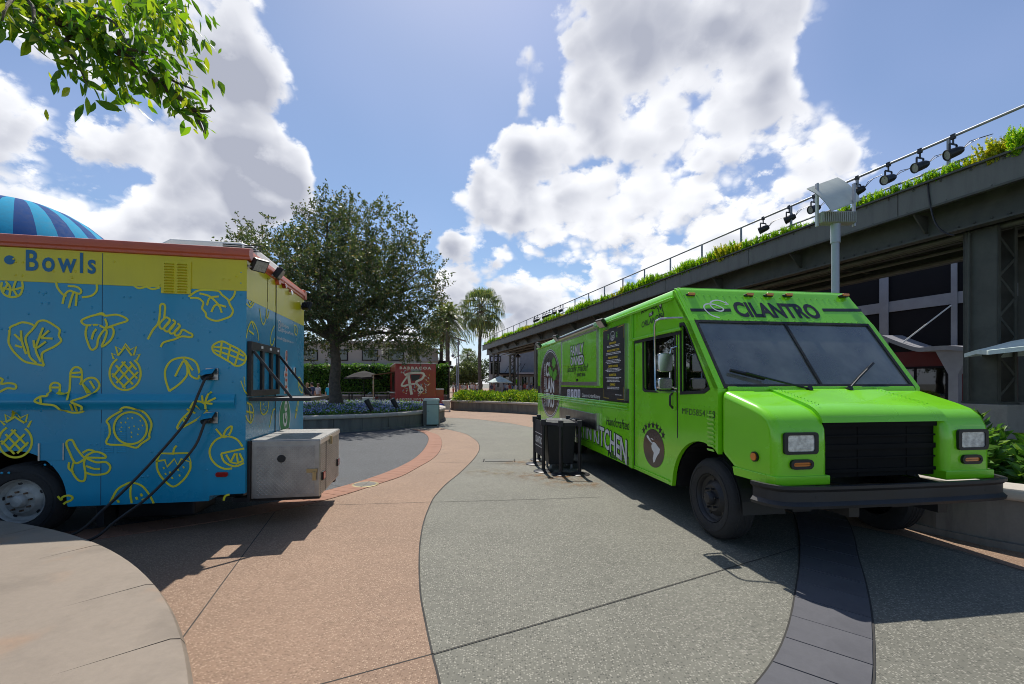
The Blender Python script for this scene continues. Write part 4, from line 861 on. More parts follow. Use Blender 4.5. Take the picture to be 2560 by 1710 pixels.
sketch('leaf_drawing', b1, [[(1275,492),(1340,450),(1420,447),(1480,455),(1500,478),(1540,510),(1555,545),(1575,585),(1560,622),(1520,640),(1460,655),(1400,632),(1390,600),(1367,570),(1375,532),(1340,502),(1280,500)], [(1400,550),(1420,500),(1480,490)], [(1350,470),(1420,490),(1480,550),(1500,600)], [(1430,595),(1460,547),(1530,560)], [(1592,452),(1580,490),(1552,520)]])
def pineapple(cv, cx, cy, rx, ry, crown, grid):
    sketch('pineapple_drawing', cv, [[(cx+rx*math.cos(a), cy+ry*math.sin(a)) for a in [-2.1-i*.32 for i in range(17)]]]); sketch('pineapple_crown_drawing', cv, [crown]+grid, False)
pineapple(b1, 847, 1010, 105, 112, [(770,912),(757,875),(800,890),(783,828),(825,852),(850,810),(880,852),(922,828),(905,888),(946,880),(925,922)], [[(785,955),(900,1085)], [(760,1010),(850,1110)], [(825,930),(930,1045)], [(880,930),(925,985)], [(900,950),(790,1075)], [(935,1000),(830,1105)], [(850,930),(765,1035)], [(800,890),(850,832),(895,890)]])
pineapple(b2, 105, 550, 112, 108, [(35,440),(3,410),(45,420),(37,368),(80,395),(110,345),(140,392),(188,368),(175,422),(212,410),(190,455)], [[(40,500),(150,615)], [(10,545),(100,635)], [(80,470),(185,580)], [(170,500),(60,610)], [(195,555),(120,630)], [(110,470),(15,570)], [(45,420),(105,385),(170,425)]])
sketch('avocado_leaf_drawing', b1, [[(1145,1130),(1120,1050),(1120,980),(1165,920),(1250,903),(1320,930),(1345,990),(1340,1045),(1290,1025),(1275,980),(1242,910)], [(1145,1130),(1215,1080),(1265,1020),(1265,960)], [(1240,925),(1210,980),(1185,1030)], [(1255,920),(1305,990)]])
sketch('peanut_drawing', b1, [[(1440,822),(1500,793),(1560,820),(1620,850),(1660,890),(1650,940),(1600,960),(1550,930),(1490,895),(1445,865),(1440,822)], [(1450,852),(1550,885),(1655,925)], [(1500,800),(1490,890)], [(1560,820),(1540,920)], [(1620,850),(1590,950)], [(1445,832),(1540,842),(1650,893)]])
sketch('ginger_drawing', b1, [[(260,1195),(300,1165),(345,1158),(340,1100),(365,1073),(405,1085),(408,1140),(465,1138),(475,1060),(480,1000),(510,968),(550,985),(552,1060),(542,1085),(590,1045),(640,1042),(672,1080),(660,1120),(600,1165),(505,1198),(545,1220),(575,1237),(560,1268),(500,1276),(440,1260),(390,1225),(310,1215),(260,1195)], [(480,1030),(548,1036)], [(480,1008),(548,1003)], [(350,1105),(402,1105)], [(610,1060),(642,1112)], [(560,1080),(615,1142)], [(300,1168),(305,1212)], [(500,1215),(495,1262)], [(530,1220),(525,1268)], [(468,1140),(480,1190)]])
sketch('hand_drawing', b1, [[(0,1040),(20,1052),(10,1080),(60,1075),(105,1085),(105,1113),(50,1110),(0,1135)]])
sketch('lemon_drawing', b2, [[(725,565),(745,500),(740,440),(725,413),(760,380),(820,345),(862,318),(930,330),(990,365),(1027,430),(1012,500),(1010,530),(960,563),(925,592),(850,575),(725,565)], [(885+112*math.cos(a), 460+108*math.sin(a)) for a in [i*2*math.pi/16 for i in range(17)]]], d=.0085)
seeds('lemon_pip_drawing', b2, [(865,395),(895,392),(950,410),(820,423),(850,422),(965,443),(908,448),(875,457),(822,455),(938,467),(890,490),(933,503),(890,520),(820,485),(810,465)], 6)
sketch('carrot_drawing', b2, [[(1200,465),(1230,400),(1290,340),(1330,280),(1392,290),(1402,330),(1380,365),(1300,420),(1200,465)], [(1400,290),(1412,250),(1430,213)], [(1400,290),(1472,255)], [(1400,290),(1450,295)], [(1385,285),(1380,238)], [(1280,330),(1322,360)], [(1332,300),(1360,335)], [(1250,385),(1282,400)], [(1235,395),(1255,420)]])
sketch('banana_drawing', b2, [[(450,570),(460,545),(490,543),(515,590),(560,650),(578,660),(540,690),(505,692),(470,620),(450,570)], [(580,655),(640,620),(700,635),(715,660),(650,660),(580,655)], [(560,628),(600,607),(640,615)], [(500,692),(490,750),(530,810),(570,815),(580,770),(570,700),(580,660)], [(580,660),(650,690),(720,690),(748,725),(720,765),(640,775),(580,760)], [(585,715),(640,735),(680,735)], [(472,690),(468,730),(500,757)]])
sketch('strawberry_drawing', b2, [[(1060,680),(1065,740),(1100,800),(1170,855),(1240,810),(1285,740),(1287,690)], [(1170,640),(1178,600),(1195,578)]]); sketch('strawberry_leaf_drawing', b2, [[(1058,685),(1085,630),(1150,632),(1270,628),(1292,690),(1225,668),(1202,712),(1180,668),(1130,722),(1115,675),(1058,685)]], False)
seeds('strawberry_seed_drawing', b2, [(1108,730),(1205,742),(1242,725),(1120,770),(1150,760),(1165,797),(1215,780)], 8)
sketch('orange_drawing', b2, [[(1640,585),(1600,535),(1530,515),(1460,540),(1420,600),(1425,660),(1465,710),(1520,735),(1570,732)], [(1510,522),(1530,470),(1568,448),(1552,500),(1510,522)], [(1460,465),(1500,512)], [(1495,632),(1520,690),(1590,718),(1650,695)]]); sketch('orange_slice_drawing', b2, [[(1495,632),(1650,598)], [(1530,640),(1560,690),(1600,700),(1645,680)], [(1590,630),(1560,690)], [(1600,630),(1610,695)], [(1620,630),(1645,680)]], False)
sketch('pear_drawing', b2, [[(745,968),(790,880),(850,840),(890,828),(960,850),(1010,910),(1040,968)], [(890,828),(882,900),(892,968)], [(960,945),(1000,935)]]); seeds('pear_seed_drawing', b2, [(925,935),(957,912),(800,955)], 12)
sketch('hand_drawing', b2, [[(392,920),(415,945),(425,925),(465,915),(492,928),(480,948),(445,962),(430,975)]]); sketch('orange_drawing', b2, [[(1512,950),(1522,920),(1552,908)]])
bw = bs(*b1(175, 310)); bw2 = bs(*b1(650, 200)); decal('lettering', lambda mb: put_text(mb, 'Bowls', BSF, bw[0], bw2[0], bw[1]-.01, bw2[1], .003, .02, spacing=1.25), mat('print_blue', (.015, .16, .33), .45), bt)
dc = bs(*b1(66, 243)); decal('bullet_dot', lambda mb: mb.add([BSF(x, z, .003) for x, z in ell(dc[0], dc[1], .047, .047, 24)], [tuple(range(24))]), mat('print_blue', (.015, .16, .33), .45), bt)
# rear face: doors, window frame, shelf, lettering
sy = br(*b3(420, 1000))[0]; MB().box(-.001, .006, sy-.008, sy+.008, .45, 2.98).build('door_seam', m_rubber, bt); ya = br(*b3(355, 500))[0]; MB().box(-.001, .003, ya-.004, ya+.004, 2.6, 3.0).build('panel_seam', m_rubber, bt)
wy0, wy1 = br(*b3(188, 1100))[0], br(*b3(427, 1100))[0]; wz0 = br(*b3(300, 1268))[1]; wz1 = br(*b3(300, 852))[1]; my = [br(*b3(292, 1100))[0], br(*b3(366, 1100))[0]]
wf = panel2(MB(), [(wy0, wz0), (wy1, wz0), (wy1, wz1), (wy0, wz1)], [[(wy0+.06, wz0+.07), (wy1-.06, wz0+.07), (wy1-.06, wz1-.09), (wy0+.06, wz1-.09)]], BRF, 0, .045).build('window_frame', m_black, bt)
for y in my: MB().box(.001, .042, y-.035, y+.035, wz0+.07, wz1-.09).build('mullion', m_black, wf)
for a, b in zip([wy0+.06]+my, my+[wy1-.06]): MB().box(.002, .012, a+.0, b, wz0+.07, wz1-.09).build('window_shutter', m_blue, wf)
for k in range(3): MB().box(.045, .05, wy0+.3+k*.3, wy0+.36+k*.3, wz1-.06, wz1-.03).build('label_plate', m_print_wht, wf)
sh = MB(); zs = wz0-.03; sh.box(.02, .68, wy0-.0, wy0+.03, zs-.025, zs+.012).box(.02, .68, wy1-.03, wy1, zs-.025, zs+.012).box(.65, .68, wy0+.03, wy1-.03, zs-.025, zs+.012).box(.02, .05, wy0+.03, wy1-.03, zs-.025, zs+.012)
shelf = sh.build('drop_shelf', m_black, bt); MB().box(.20, .649, wy0+.031, wy1-.031, zs-.008, zs+.004).build('shelf_board', mat('shelf_grey', (.16, .16, .16), .6), shelf)
for y in (wy0+.045, wy1-.045): MB().bar((.05, y, zs+.55), (.46, y, zs+.01), .02, .028).build('strut', m_black, shelf)
m_redor = mat('print_red_orange', (.62, .11, .03), .45); m_dgreen = mat('print_green', (.012, .22, .07), .45)
def jx(x, y): return br(*b4(x, y))
j0, j1 = jx(160, 1085), jx(210, 505); zt0, zt1 = jx(185, 1090)[1], jx(185, 505)[1]
for bold, m_, d in ((.10, m_print_wht, .003), (.015, m_redor, .0045)):
    decal('lettering', lambda mb: put_text(mb, 'juice', BRF, j0[0]-(.03 if bold > .05 else 0), j1[0]+(.03 if bold > .05 else 0), zt0-(.015 if bold > .05 else 0), zt1+(.015 if bold > .05 else 0), d, bold, rot=True), m_, bt)
e0, e1 = jx(90, 1380), jx(238, 1380); ez = (jx(165, 1620)[1], jx(165, 1120)[1]); ecy = ((e0[0]+e1[0])/2, (ez[0]+ez[1])/2); era, erb = (e1[0]-e0[0])/2, (ez[1]-ez[0])/2
decal('logo_oval', lambda mb: mb.add([BRF(y, z, .003) for y, z in ell(*ecy, era, erb, 36)], [tuple(range(36))]), m_print_wht, bt); decal('logo_oval', lambda mb: mb.add([BRF(y, z, .0045) for y, z in ell(*ecy, era*.9, erb*.95, 36)], [tuple(range(36))]), m_dgreen, bt)
decal('lettering', lambda mb: put_text(mb, 'Go', BRF, jx(140, 1300)[0], jx(195, 1300)[0], jx(165, 1500)[1], jx(165, 1160)[1], .006, .03, rot=True), m_print_wht, bt)
def rtext(t, x0, x1, yt, yb):
    a, b = jx(x0, (yt+yb)/2), jx(x1, (yt+yb)/2); xm = (x0+x1)/2; decal('lettering', lambda mb: put_text(mb, t, BRF, a[0], b[0], jx(xm, yb)[1], jx(xm, yt)[1], .003, .01), m_print_wht, bt)
rtext('@GoJuice', 118, 215, 155, 215); rtext('@GoJuiceFlorida', 118, 278, 240, 292); rtext('kiosk@gojuice.co', 68, 278, 345, 392)
def ig(mb):
    a, b = jx(78, 240), jx(112, 120)
    for P in (rrect(a[0], b[0], a[1], b[1], .03), ell((a[0]+b[0])/2, (a[1]+b[1])/2, (b[0]-a[0])*.25, (b[0]-a[0])*.25, 16)):
        vs, fs = ribbon2(P, .014, True); mb.add([BRF(p.x, p.y, .003) for p in vs], fs)
decal('social_icon', ig, m_print_wht, bt)
RS = dict(proj=br, SFn=BRF)
sketch('pineapple_drawing', b3, [[(180,800),(195,720),(225,665),(255,700),(275,760),(280,820)], [(225,665),(245,730)], [(200,740),(240,770)]], **RS); sketch('peanut_drawing', b3, [[(185,1330),(225,1350),(240,1420),(220,1490),(190,1470),(175,1430)], [(180,1400),(235,1410)], [(200,1340),(215,1480)]], **RS)
sketch('banana_drawing', b3, [[(290,560),(300,640),(320,690),(340,640),(345,560)], [(345,560),(352,640),(368,580)]], **RS); sketch('strawberry_drawing', b3, [[(295,1320),(300,1400),(325,1425),(355,1390),(362,1320)]], **RS); seeds('strawberry_seed_drawing', b3, [(320,1340),(340,1360),(325,1385)], 6, **RS)
sketch('celery_drawing', b3, [[(370,1530),(385,1450),(400,1390),(418,1380)]], **RS); sketch('carrot_drawing', b4, [[(300,1390),(315,1280),(335,1170),(345,1180),(325,1300),(300,1390)], [(305,1280),(330,1290)]], **RS); sketch('peanut_drawing', b4, [[(340,870),(365,860),(390,950),(395,1050),(370,1040),(345,980),(340,870)], [(342,920),(390,1000)], [(345,980),(385,900)]], **RS); sketch('kiwi_drawing', b4, [[(290,175),(315,185),(330,240),(318,300),(295,270),(288,220),(290,175)], [(305,215),(310,260)]], **RS)
sketch('carrot_drawing', b3, [[(135,1150),(165,1230),(190,1260)], [(160,1115),(170,1200)]], **RS); sketch('onion_drawing', b3, [[(180,520),(215,550),(245,510)], [(200,500),(215,525),(230,500)]], **RS); sketch('papaya_drawing', b3, [[(410,700),(385,760),(378,840),(395,855),(412,800)]], **RS)
la, lb = jx(268, 820), jx(290, 725); MB().box(.001, .03, la[0], lb[0], la[1], lb[1]).build('door_latch', m_chrome, bt, bevel=.006)
for x, y, aim in ((285, 215, (.7, -.5, -.6)), (455, 285, (.8, .1, -.5))):
    p = br(*b3(x, y), .10); fo = floodlight('floodlight', bt, (.12, p[0], p[1]), aim, .17, .15); MB().tube([(0, p[0]-.06, p[1]-.02), (.06, p[0]-.02, p[1]-.02), (.09, p[0], p[1])], .012, 6).build('bracket', m_steel, fo)
p = br(*b3(675, 545), .08); fo = floodlight('floodlight', bt, (.1, p[0], p[1]), (.5, .8, -.4), .15, .13)
for x, y, m_ in ((480, 375, m_red), (530, 430, m_chrome), (425, 345, m_orange)):
    p = br(*b3(x, y)); MB().prism(ell(p[0], p[1], .05, .035, 14), BRF, 0, .05).build('clearance_lamp', m_, bt, bevel=.008)
# roof air conditioner
ac = MB().prism([(-1.3, 3.17), (-1.3, 3.36), (-1.15, 3.455), (-.35, 3.46), (-.18, 3.41), (-.12, 3.17)], lambda x, z, d: (x, d, z), .75, 1.75).build('roof_air_conditioner', m_white, bt, bevel=.03)
for k in range(4):
    for x0, x1 in ((-.55, -.33), (-.30, -.1)): MB().box(x0, x1, .742, .751, 3.34+k*.024, 3.352+k*.024).build('vent_slot', m_black, ac)
# tread-plate storage box on the rear
bx0, bx1, by0, by1, bz0, bz1 = .03, .77, .08, 1.28, .315, .985
m_tread = mat('tread_plate', (.40, .39, .37), .4, 1.0, .15, 5); m_trd = mat('tread_diamond', (.85, .84, .81), .25, 1.0, .05)
box = MB().box(bx0, bx1, by0, by1, bz0, bz1).build('storage_box', mat('box_aluminium', (.40, .395, .38), .4, 1.0, .12, 6), bt, bevel=.008)
door = MB().box(bx0+.06, bx1-.05, by0-.008, by0, bz0+.04, bz1-.06).build('box_door', m_tread, box)
tr = MB()
for i in range(27):
    for j in range(24):
        x = bx0+.075+(bx1-bx0-.14)*i/26; z = bz0+.05+(bz1-bz0-.13)*j/23; s_ = 1 if (i+j) % 2 else -1; l = .0135
        tr.add([(x-l, by0-.008, z-l*s_*.7), (x+l*.2, by0-.008, z-l*.3*s_), (x+l, by0-.008, z+l*s_*.7), (x-l*.2, by0-.008, z+l*.3*s_), (x, by0-.0165, z)], [(0, 1, 4), (1, 2, 4), (2, 3, 4), (3, 0, 4)])
tr.build('tread_pattern', m_trd, door)['kind'] = 'stuff'
rb = MB()
for k in range(30): y = by0+.02+(by1-by0-.04)*k/29; rb.box(bx0, bx1+.004, y-.009, y+.009, bz1, bz1+.011)
rb.build('lid_ribs', mat('lid_rib_metal', (.55, .54, .52), .45, 1.0, .1, 8), box); 
for k in range(22): z = bz0+.03+(bz1-bz0-.12)*k/21; MB().box(bx1, bx1+.004, by0+.05, by1-.04, z-.008, z+.008).build('end_rib', m_tread, box)
MB().box(bx1, bx1+.01, by0, by1, bz1-.05, bz1+.002).build('lid_lip', m_alu, box); MB().box(bx1+.004, bx1+.007, by0+.32, by0+.34, bz0, bz1-.05).build('panel_gap', m_black, box)
MB().cyl(((bx0*.6+bx1*.4)+.03, by0-.016, bz1-.21), ((bx0*.6+bx1*.4)+.03, by0-.009, bz1-.21), .045, n=24).build('round_port', m_black, box)
MB().box(bx1-.14, bx1-.02, by0-.02, by0-.009, bz1-.38, bz1-.335).build('hasp', mat('brass', (.45, .36, .2), .35, 1.0), box); MB().box(bx1-.07, bx1-.03, by0-.04, by0-.02, bz1-.47, bz1-.37).build('padlock', mat('brass', (.45, .36, .2), .35, 1.0), box)
MB().box(bx1+.01, bx1+.03, by0+.55, by0+.6, bz1-.12, bz1-.02).build('padlock', mat('brass', (.45, .36, .2), .35, 1.0), box)
for y in (by0+.16, by1-.12): MB().box(bx1+.004, bx1+.02, y-.06, y+.06, bz0+.17, bz0+.27).build('tail_lamp', m_black, box); MB().box(bx1+.02, bx1+.026, y-.05, y+.05, bz0+.18, bz0+.26).build('tail_lamp_lens', m_red, box)
MB().box(-.0, .03, by0-.03, by1+.3, bz0-.02, bz1).build('box_backing', m_black, bt); MB().box(-.2, .75, by0+.1, by0+.2, bz0-.05, bz0).box(-.2, .75, by1-.2, by1-.1, bz0-.05, bz0).build('box_support', m_black, bt)
# cables
for pts, lab in (([(1410,1035),(1385,1050),(1340,1150),(1260,1330),(1060,1570),(880,1760),(700,1930),(520,2085)], 'upper black power cable hanging from the blue truck to the ground'), ([(1410,1330),(1385,1340),(1330,1480),(1240,1600),(1080,1770),(960,1880),(780,2010),(620,2130)], 'lower black power cable hanging from the blue truck to the ground')):
    P = []
    for i, p in enumerate(pts):
        t = i/(len(pts)-1); x, z = bs(*b1(*p), -.10-.28*t*t); P.append(BT.M @ Vector((x, -.10-.28*t*t, z)))
    e = P[-1]; P += [Vector((e.x-.3, e.y-.12, max(.02, e.z*.45))), Vector((e.x-.62, e.y-.2, .018)), Vector((e.x-1.3, e.y-.1, .018)), Vector((e.x-2.6, e.y+.1, .018))]
    P = catmull(P, 6); P = [Vector((p.x, p.y, max(p.z, .018))) for p in P]
    c = MB().tube(P, .0135, 8).build('power_cable', mat('cable_black', (.02, .02, .022), .45), None, smooth=True); tag(c, lab, 'cable', 'power cables of the blue truck')
# ---------------------------------------------------------------- red truck
RT = Frame((-6.81, 25.7, 0), .32); rt = empty('food_truck', 'dark red barbacoa food truck parked behind the round planter', 'food truck', RT.loc, RT.rot.z)
m_redp = paint('red_vinyl', (.36, .016, .018), .4, .35); RW, RL = 2.36, 8.0
MB().box(0, RW, 0, RL, .40, 2.80).build('body', m_redp, rt, bevel=.03); MB().box(-.02, RW+.02, -.02, RL, 2.80, 2.86).build('roof', m_white, rt)
MB().box(.02, RW-.02, -.06, .1, .30, .42).build('rear_bumper', m_alu, rt)
for y in (1.5, 6.6):
    wheel(rt, (.05, y, .40), .40, .3, (-1, 0, 0), m_rimdark, m_rimdark, holes=False); wheel(rt, (RW-.05, y, .40), .40, .3, (1, 0, 0), m_rimdark, m_rimdark, holes=False)
RF = lambda w, z, d: (w, -d, z); k5 = lambda x, y: (740+x/6.522, 860+y/6.522)
def rr_(x, y): p = RT.hit(1, 0, *k5(x, y)); return (p.x, p.z)
def rtx(t, x0, x1, yt, yb, m=m_print_wht, bold=.03, sp=1.0):
    a, b = rr_(x0, yb), rr_(x1, yt); decal('lettering', lambda mb: put_text(mb, t, RF, a[0], b[0], a[1], b[1], .004, bold, spacing=sp), m, rt)
m_cream = mat('print_cream', (.8, .74, .6), .5)
rtx('BARBACOA', 1690, 2205, 372, 412, m_cream, .05, 1.4); rtx('4 RIVERS CANTINA', 1632, 2190, 880, 912, m_cream, .05, 1.25)
def poly_r(P, m, nm, d=.004): decal(nm, lambda mb: mb.add([RF(*rr_(*p), d) for p in P], [tuple(range(len(P)))]), m, rt)
def strk(L, w, m, nm): 
    vs, fs = ribbon2(catmull([rr_(*p) for p in L], 5), w); decal(nm, lambda mb: mb.add([RF(p.x, p.y, .005) for p in vs], fs), m, rt)
strk([(1860,470),(1720,675),(1850,660),(1990,640)], .10, m_cream, 'logo_stroke'); strk([(1830,500),(1860,680),(1885,825)], .16, m_cream, 'logo_stroke'); strk([(1770,510),(1850,480),(1960,470),(2060,475),(2085,510),(2050,570),(1960,620),(2000,680),(2060,720)], .13, m_cream, 'logo_stroke')
MB().prism([rr_(*p) for p in ((1870,412),(2040,412),(2035,455),(1868,455))], RF, 0, .003).build('rear_window', m_dglass, rt); MB().prism([rr_(*p) for p in ((1870,500),(2030,500),(2000,590),(1885,600))], RF, 0, .003).build('rear_window', m_print_blk, rt)
poly_r([(2030+52*math.cos(a)*(1 if math.sin(a) < .3 else .72), 750+58*math.sin(a)) for a in [i*2*math.pi/24 for i in range(24)]], m_cream, 'skull_print', .006)
poly_r(ell(2012, 755, 15, 15, 12), m_print_blk, 'skull_eye', .008); poly_r(ell(2052, 755, 15, 15, 12), m_print_blk, 'skull_eye', .008); poly_r([(2030,775),(2036,790),(2024,790)], m_print_blk, 'skull_nose', .008)
rr = random.Random(9)
for k in range(46):
    a = rr.uniform(0, 6.28); R_ = rr.uniform(.75, 1.25)
    x, y = (2030+100*R_*math.cos(a), 740+95*R_*math.sin(a)) if k < 20 else ((1780+rr.uniform(-40, 40), 780+rr.uniform(-90, 60)) if k < 28 else ((1770+rr.uniform(-60, 60), 450+rr.uniform(-30, 30)) if k < 35 else (2130+rr.uniform(-60, 50), 560+rr.uniform(-70, 110))))
    b = rr.uniform(0, 3.1); l, w = rr.uniform(10, 24), rr.uniform(5, 9)
    poly_r([(x+l*math.cos(t)*math.cos(b)-w*math.sin(t)*math.sin(b), y+l*math.cos(t)*math.sin(b)+w*math.sin(t)*math.cos(b)) for t in [i*2*math.pi/8 for i in range(8)]], (mat('print_orange', (.65, .32, .06), .5), mat('print_sky', (.3, .5, .58), .5), m_cream)[k % 3], 'petal_print')
a, b = rr_(1905, 985), rr_(1990, 945); MB().box(a[0], b[0], -.01, 0, a[1], b[1]).build('licence_plate', m_print_wht, rt)
for w in (.15, RW-.15): MB().cyl((w, 0, .6), (w, -.03, .6), .06).build('tail_lamp', m_red, rt)
# left side serving window, awning, cream lettering band
MB().box(-.012, 0, .9, 3.4, 1.2, 2.3).build('serving_window', m_print_blk, rt); aw = MB().add([(0, .7, 2.35), (0, 3.6, 2.35), (-1.3, 3.6, 2.15), (-1.3, .7, 2.15), (0, .7, 2.31), (0, 3.6, 2.31), (-1.3, 3.6, 2.11), (-1.3, .7, 2.11)], [(0, 1, 2, 3), (4, 7, 6, 5), (0, 3, 7, 4), (3, 2, 6, 7), (2, 1, 5, 6)]).build('awning', mat('awning_wood', (.22, .12, .06), .7), rt)
for y in (.8, 3.5): MB().cyl((-1.2, y, .0), (-1.2, y, 2.13), .025).build('awning_post', mat('post_tan', (.45, .33, .2), .6), rt)
MB().box(-.3, -.0, .9, 3.4, 1.05, 1.12).build('counter', m_steel, rt)
for k in range(3): MB().box(-1.25, -1.22, .85, 1.1, 1.95-k*.33, 2.12-k*.33+.02).build('hanging_sign', m_print_wht, rt)
# ================================================================== STEEL BRIDGE with planted edge
BG = Frame((11.6, 11, 0), math.atan(.3)); YN, YE = -9.0, 55.4
bg = empty('steel_bridge', 'dark grey riveted steel bridge with a planted edge and railing', 'bridge', BG.loc, BG.rot.z)
m_st = concrete('bridge_paint_grey', (.15, .155, .145), (.09, .093, .088), .6, .6, 1.3, streak=True); m_st2 = mat('bridge_steel_dark', (.06, .065, .053), .6, var=.25, dirt=.2); m_rail = mat('galvanised_rail', (.30, .31, .32), .5, .5, .2)
n = 12; L = (YE-YN)/n
for k in range(n):
    a, b = YN+k*L+.012, YN+(k+1)*L-.012
    MB().box(0, .05, a, b, 6.44, 7.08).build('fascia_plate', m_st, bg)
MB().box(-.10, .12, YN, YE, 7.082, 7.13).build('top_flange', m_st2, bg); MB().box(-.03, .10, YN, YE, 6.385, 6.438).build('bottom_flange', m_st2, bg); MB().box(.051, .06, YN, YE, 6.44, 7.08).build('fascia_backing', m_st2, bg)
rv = MB()
for y in np.arange(-3, 30, .62): rv.ball((-.001, y, 7.03), .016, .036, .036, 8, 4)
for y in np.arange(-3, 30, .9): rv.ball((-.001, y, 6.475), .010, .016, .016, 6, 4)
for y in np.arange(-1, 22, .34): rv.ball((.64, y, 5.86), .015, .03, .03, 8, 4)
rv.build('rivets', m_st2, bg, smooth=True)['kind'] = 'stuff'
MB().box(.06, 5.0, YN, YE, 6.62, 6.74).build('deck', m_st2, bg)
MB().box(.065, .35, YN, YE, 6.74, 7.0).build('planting_trough', m_soil, bg)
MB().box(.66, .70, YN, YE, 5.80, 6.62).box(.52, .84, YN, YE, 5.74, 5.79).build('main_girder', m_st2, bg); MB().box(4.3, 4.34, YN, YE, 5.80, 6.62).box(4.16, 4.48, YN, YE, 5.74, 5.79).build('main_girder', m_st2, bg); MB().box(4.96, 5.0, YN, YE, 6.44, 7.1).build('far_fascia', m_st2, bg)
for x in (1.6, 2.5, 3.4): MB().box(x-.02, x+.02, YN, YE, 6.15, 6.61).box(x-.12, x+.12, YN, YE, 6.11, 6.148).build('stringer', m_st2, bg)
k = 0
for y in np.arange(-6.4, YE, 3.9):
    MB().box(.71, 4.29, y-.03, y+.03, 5.95, 6.10).build('cross_beam', m_st2, bg)
    MB().prism([(.06, 6.40), (.64, 6.40), (.64, 5.9), (.55, 5.9)], lambda x, z, d, y=y: (x, y+d, z+.0), -.02, .02).build('bracket', m_st2, bg)
for x, z, r in ((1.15, 5.72, .075), (2.0, 5.86, .05), (2.85, 5.80, .06), (3.7, 5.7, .07)):
    MB().cyl((x, YN, z), (x, YE, z), r, n=10).build('pipe', mat('pipe_olive', (.11, .115, .09), .5, .2, .2), bg, smooth=True)
for y in (.42, 17.92, 35.42, 52.92):
    for x0 in (1.0, 3.4):
        c = MB(); x1 = x0+.8; y0, y1 = y-.345, y+.345
        c.box(x0, x0+.03, y0, y1, 1.16, 5.74).box(x1-.03, x1, y0, y1, 1.16, 5.74)
        for xx in (x0, x1-.12):
            for yy in (y0-.012, y1-.018): c.box(xx, xx+.12, yy, yy+.03, 1.15, 5.74)
        col = c.build('column', m_st2, bg)
        for yy in (y0+.0, y1-.012):
            z = 1.3; s_ = 1
            while z < 5.4:
                a, b = (x0+.06, x1-.06) if s_ > 0 else (x1-.06, x0+.06); MB().bar((a, yy, z), (b, yy, z+.52), .012, .075, (0, 0, 1) if False else (1, 0, 0)).build('lattice_bar', m_st2, col); z += .52; s_ = -s_
        MB().box(x0-.02, x1+.02, y0-.04, y1+.04, 1.10, 1.165).build('base_plate', m_st2, col)
        MB().box(x0-.25, x1+(.25 if y > 1 else 1.4), y0-.3, y1+.3, 0, 1.10).build('plinth', concrete('plinth_concrete', (.33, .31, .27), (.14, .13, .11), .85, .6, 1.5) if 'plinth_concrete' not in bpy.data.materials else bpy.data.materials['plinth_concrete'], bg, bevel=.02)
MB().tube([(.94, .62, 5.7), (.92, .62, 1.2)], .03, 8).build('conduit', m_st2, bg)
for y in np.arange(YN+.3, YE, 2.35): MB().box(.24, .30, y-.03, y+.03, 6.74, 8.16).build('rail_post', m_rail, bg)
MB().cyl((.27, YN, 8.19), (.27, YE, 8.19), .036, n=10).build('top_rail', m_rail, bg, smooth=True); MB().cyl((.33, YN, 7.50), (.33, YE, 7.50), .032, n=8).build('lower_rail', m_rail, bg, smooth=True)
Pc = [BG.hit(0, -.02, *p) for p in [(2000+1190/3.734, 220+870/3.734), (2000+1210/3.734, 220+1060/3.734), (2000+1260/3.734, 220+1250/3.734), (2000+1340/3.734, 220+1345/3.734), (2000+1440/3.734, 220+1378/3.734)]]
o = MB().tube([BG.M @ p for p in catmull(Pc, 6)], .022, 8).build('hanging_cable', m_black, None, smooth=True); tag(o, 'black cable looping down over the bridge fascia', 'cable')
# stage lamps hung from the railing
m_can = mat('stage_lamp_black', (.012, .012, .013), .45, var=.2)
def spotlight(y, yaw, label):
    base = BG.M @ Vector((.27, y, 8.19)); r = empty('stage_spotlight', label, 'spotlight', base, BG.rot.z, 'stage spotlights on the bridge railing')
    MB().box(-.035, .035, -.045, .045, -.07, .05).build('clamp', m_can, r)
    MB().bar((0, 0, -.06), (0, 0, -.2), .03, .03).bar((-.13, 0, -.2), (.13, 0, -.2), .02, .04).bar((-.13, 0, -.2), (-.13, 0, -.42), .02, .04, (0, 1, 0)).bar((.13, 0, -.2), (.13, 0, -.42), .02, .04, (0, 1, 0)).build('yoke', m_can, r)
    aim = Vector((-math.cos(yaw), math.sin(yaw), -.35)).normalized(); M = Matrix.Translation((0, 0, -.42)) @ aim.to_track_quat('Z', 'Y').to_matrix().to_4x4()
    can = MB().lathe([(.001, -.2), (.07, -.2), (.10, -.14), (.115, -.02), (.125, .10), (.135, .12), (.135, .15), (.118, .15), (.11, .12)], 20, M).build('lamp_can', m_can, r, smooth=True)
    MB().lathe([(.001, .125), (.112, .125)], 20, M).build('lens', m_flood, can)
    for k in range(2): MB().tube([M @ Vector((.02*k, 0, -.19)), M @ Vector((.1, .05+.05*k, -.32)), M @ Vector((.24, .05, -.42-.08*k)), M @ Vector((.35, 0, -.62))], .009, 5).build('lead', m_can, r)
    r.scale = (1.05, 1.05, 1.05); return r
for i, (u, v, yaw) in enumerate(((2383, 300, .55), (2300, 335, .4), (2221, 372, .2), (2143, 410, 1.0), (2035, 455, .25), (1973, 485, .9), (1908, 515, .8))):
    spotlight(BG.hit(0, .27, u, v).y, yaw, ('first', 'second', 'third', 'fourth', 'fifth', 'sixth', 'seventh')[i]+' black stage spotlight on the bridge railing, counted from the right')
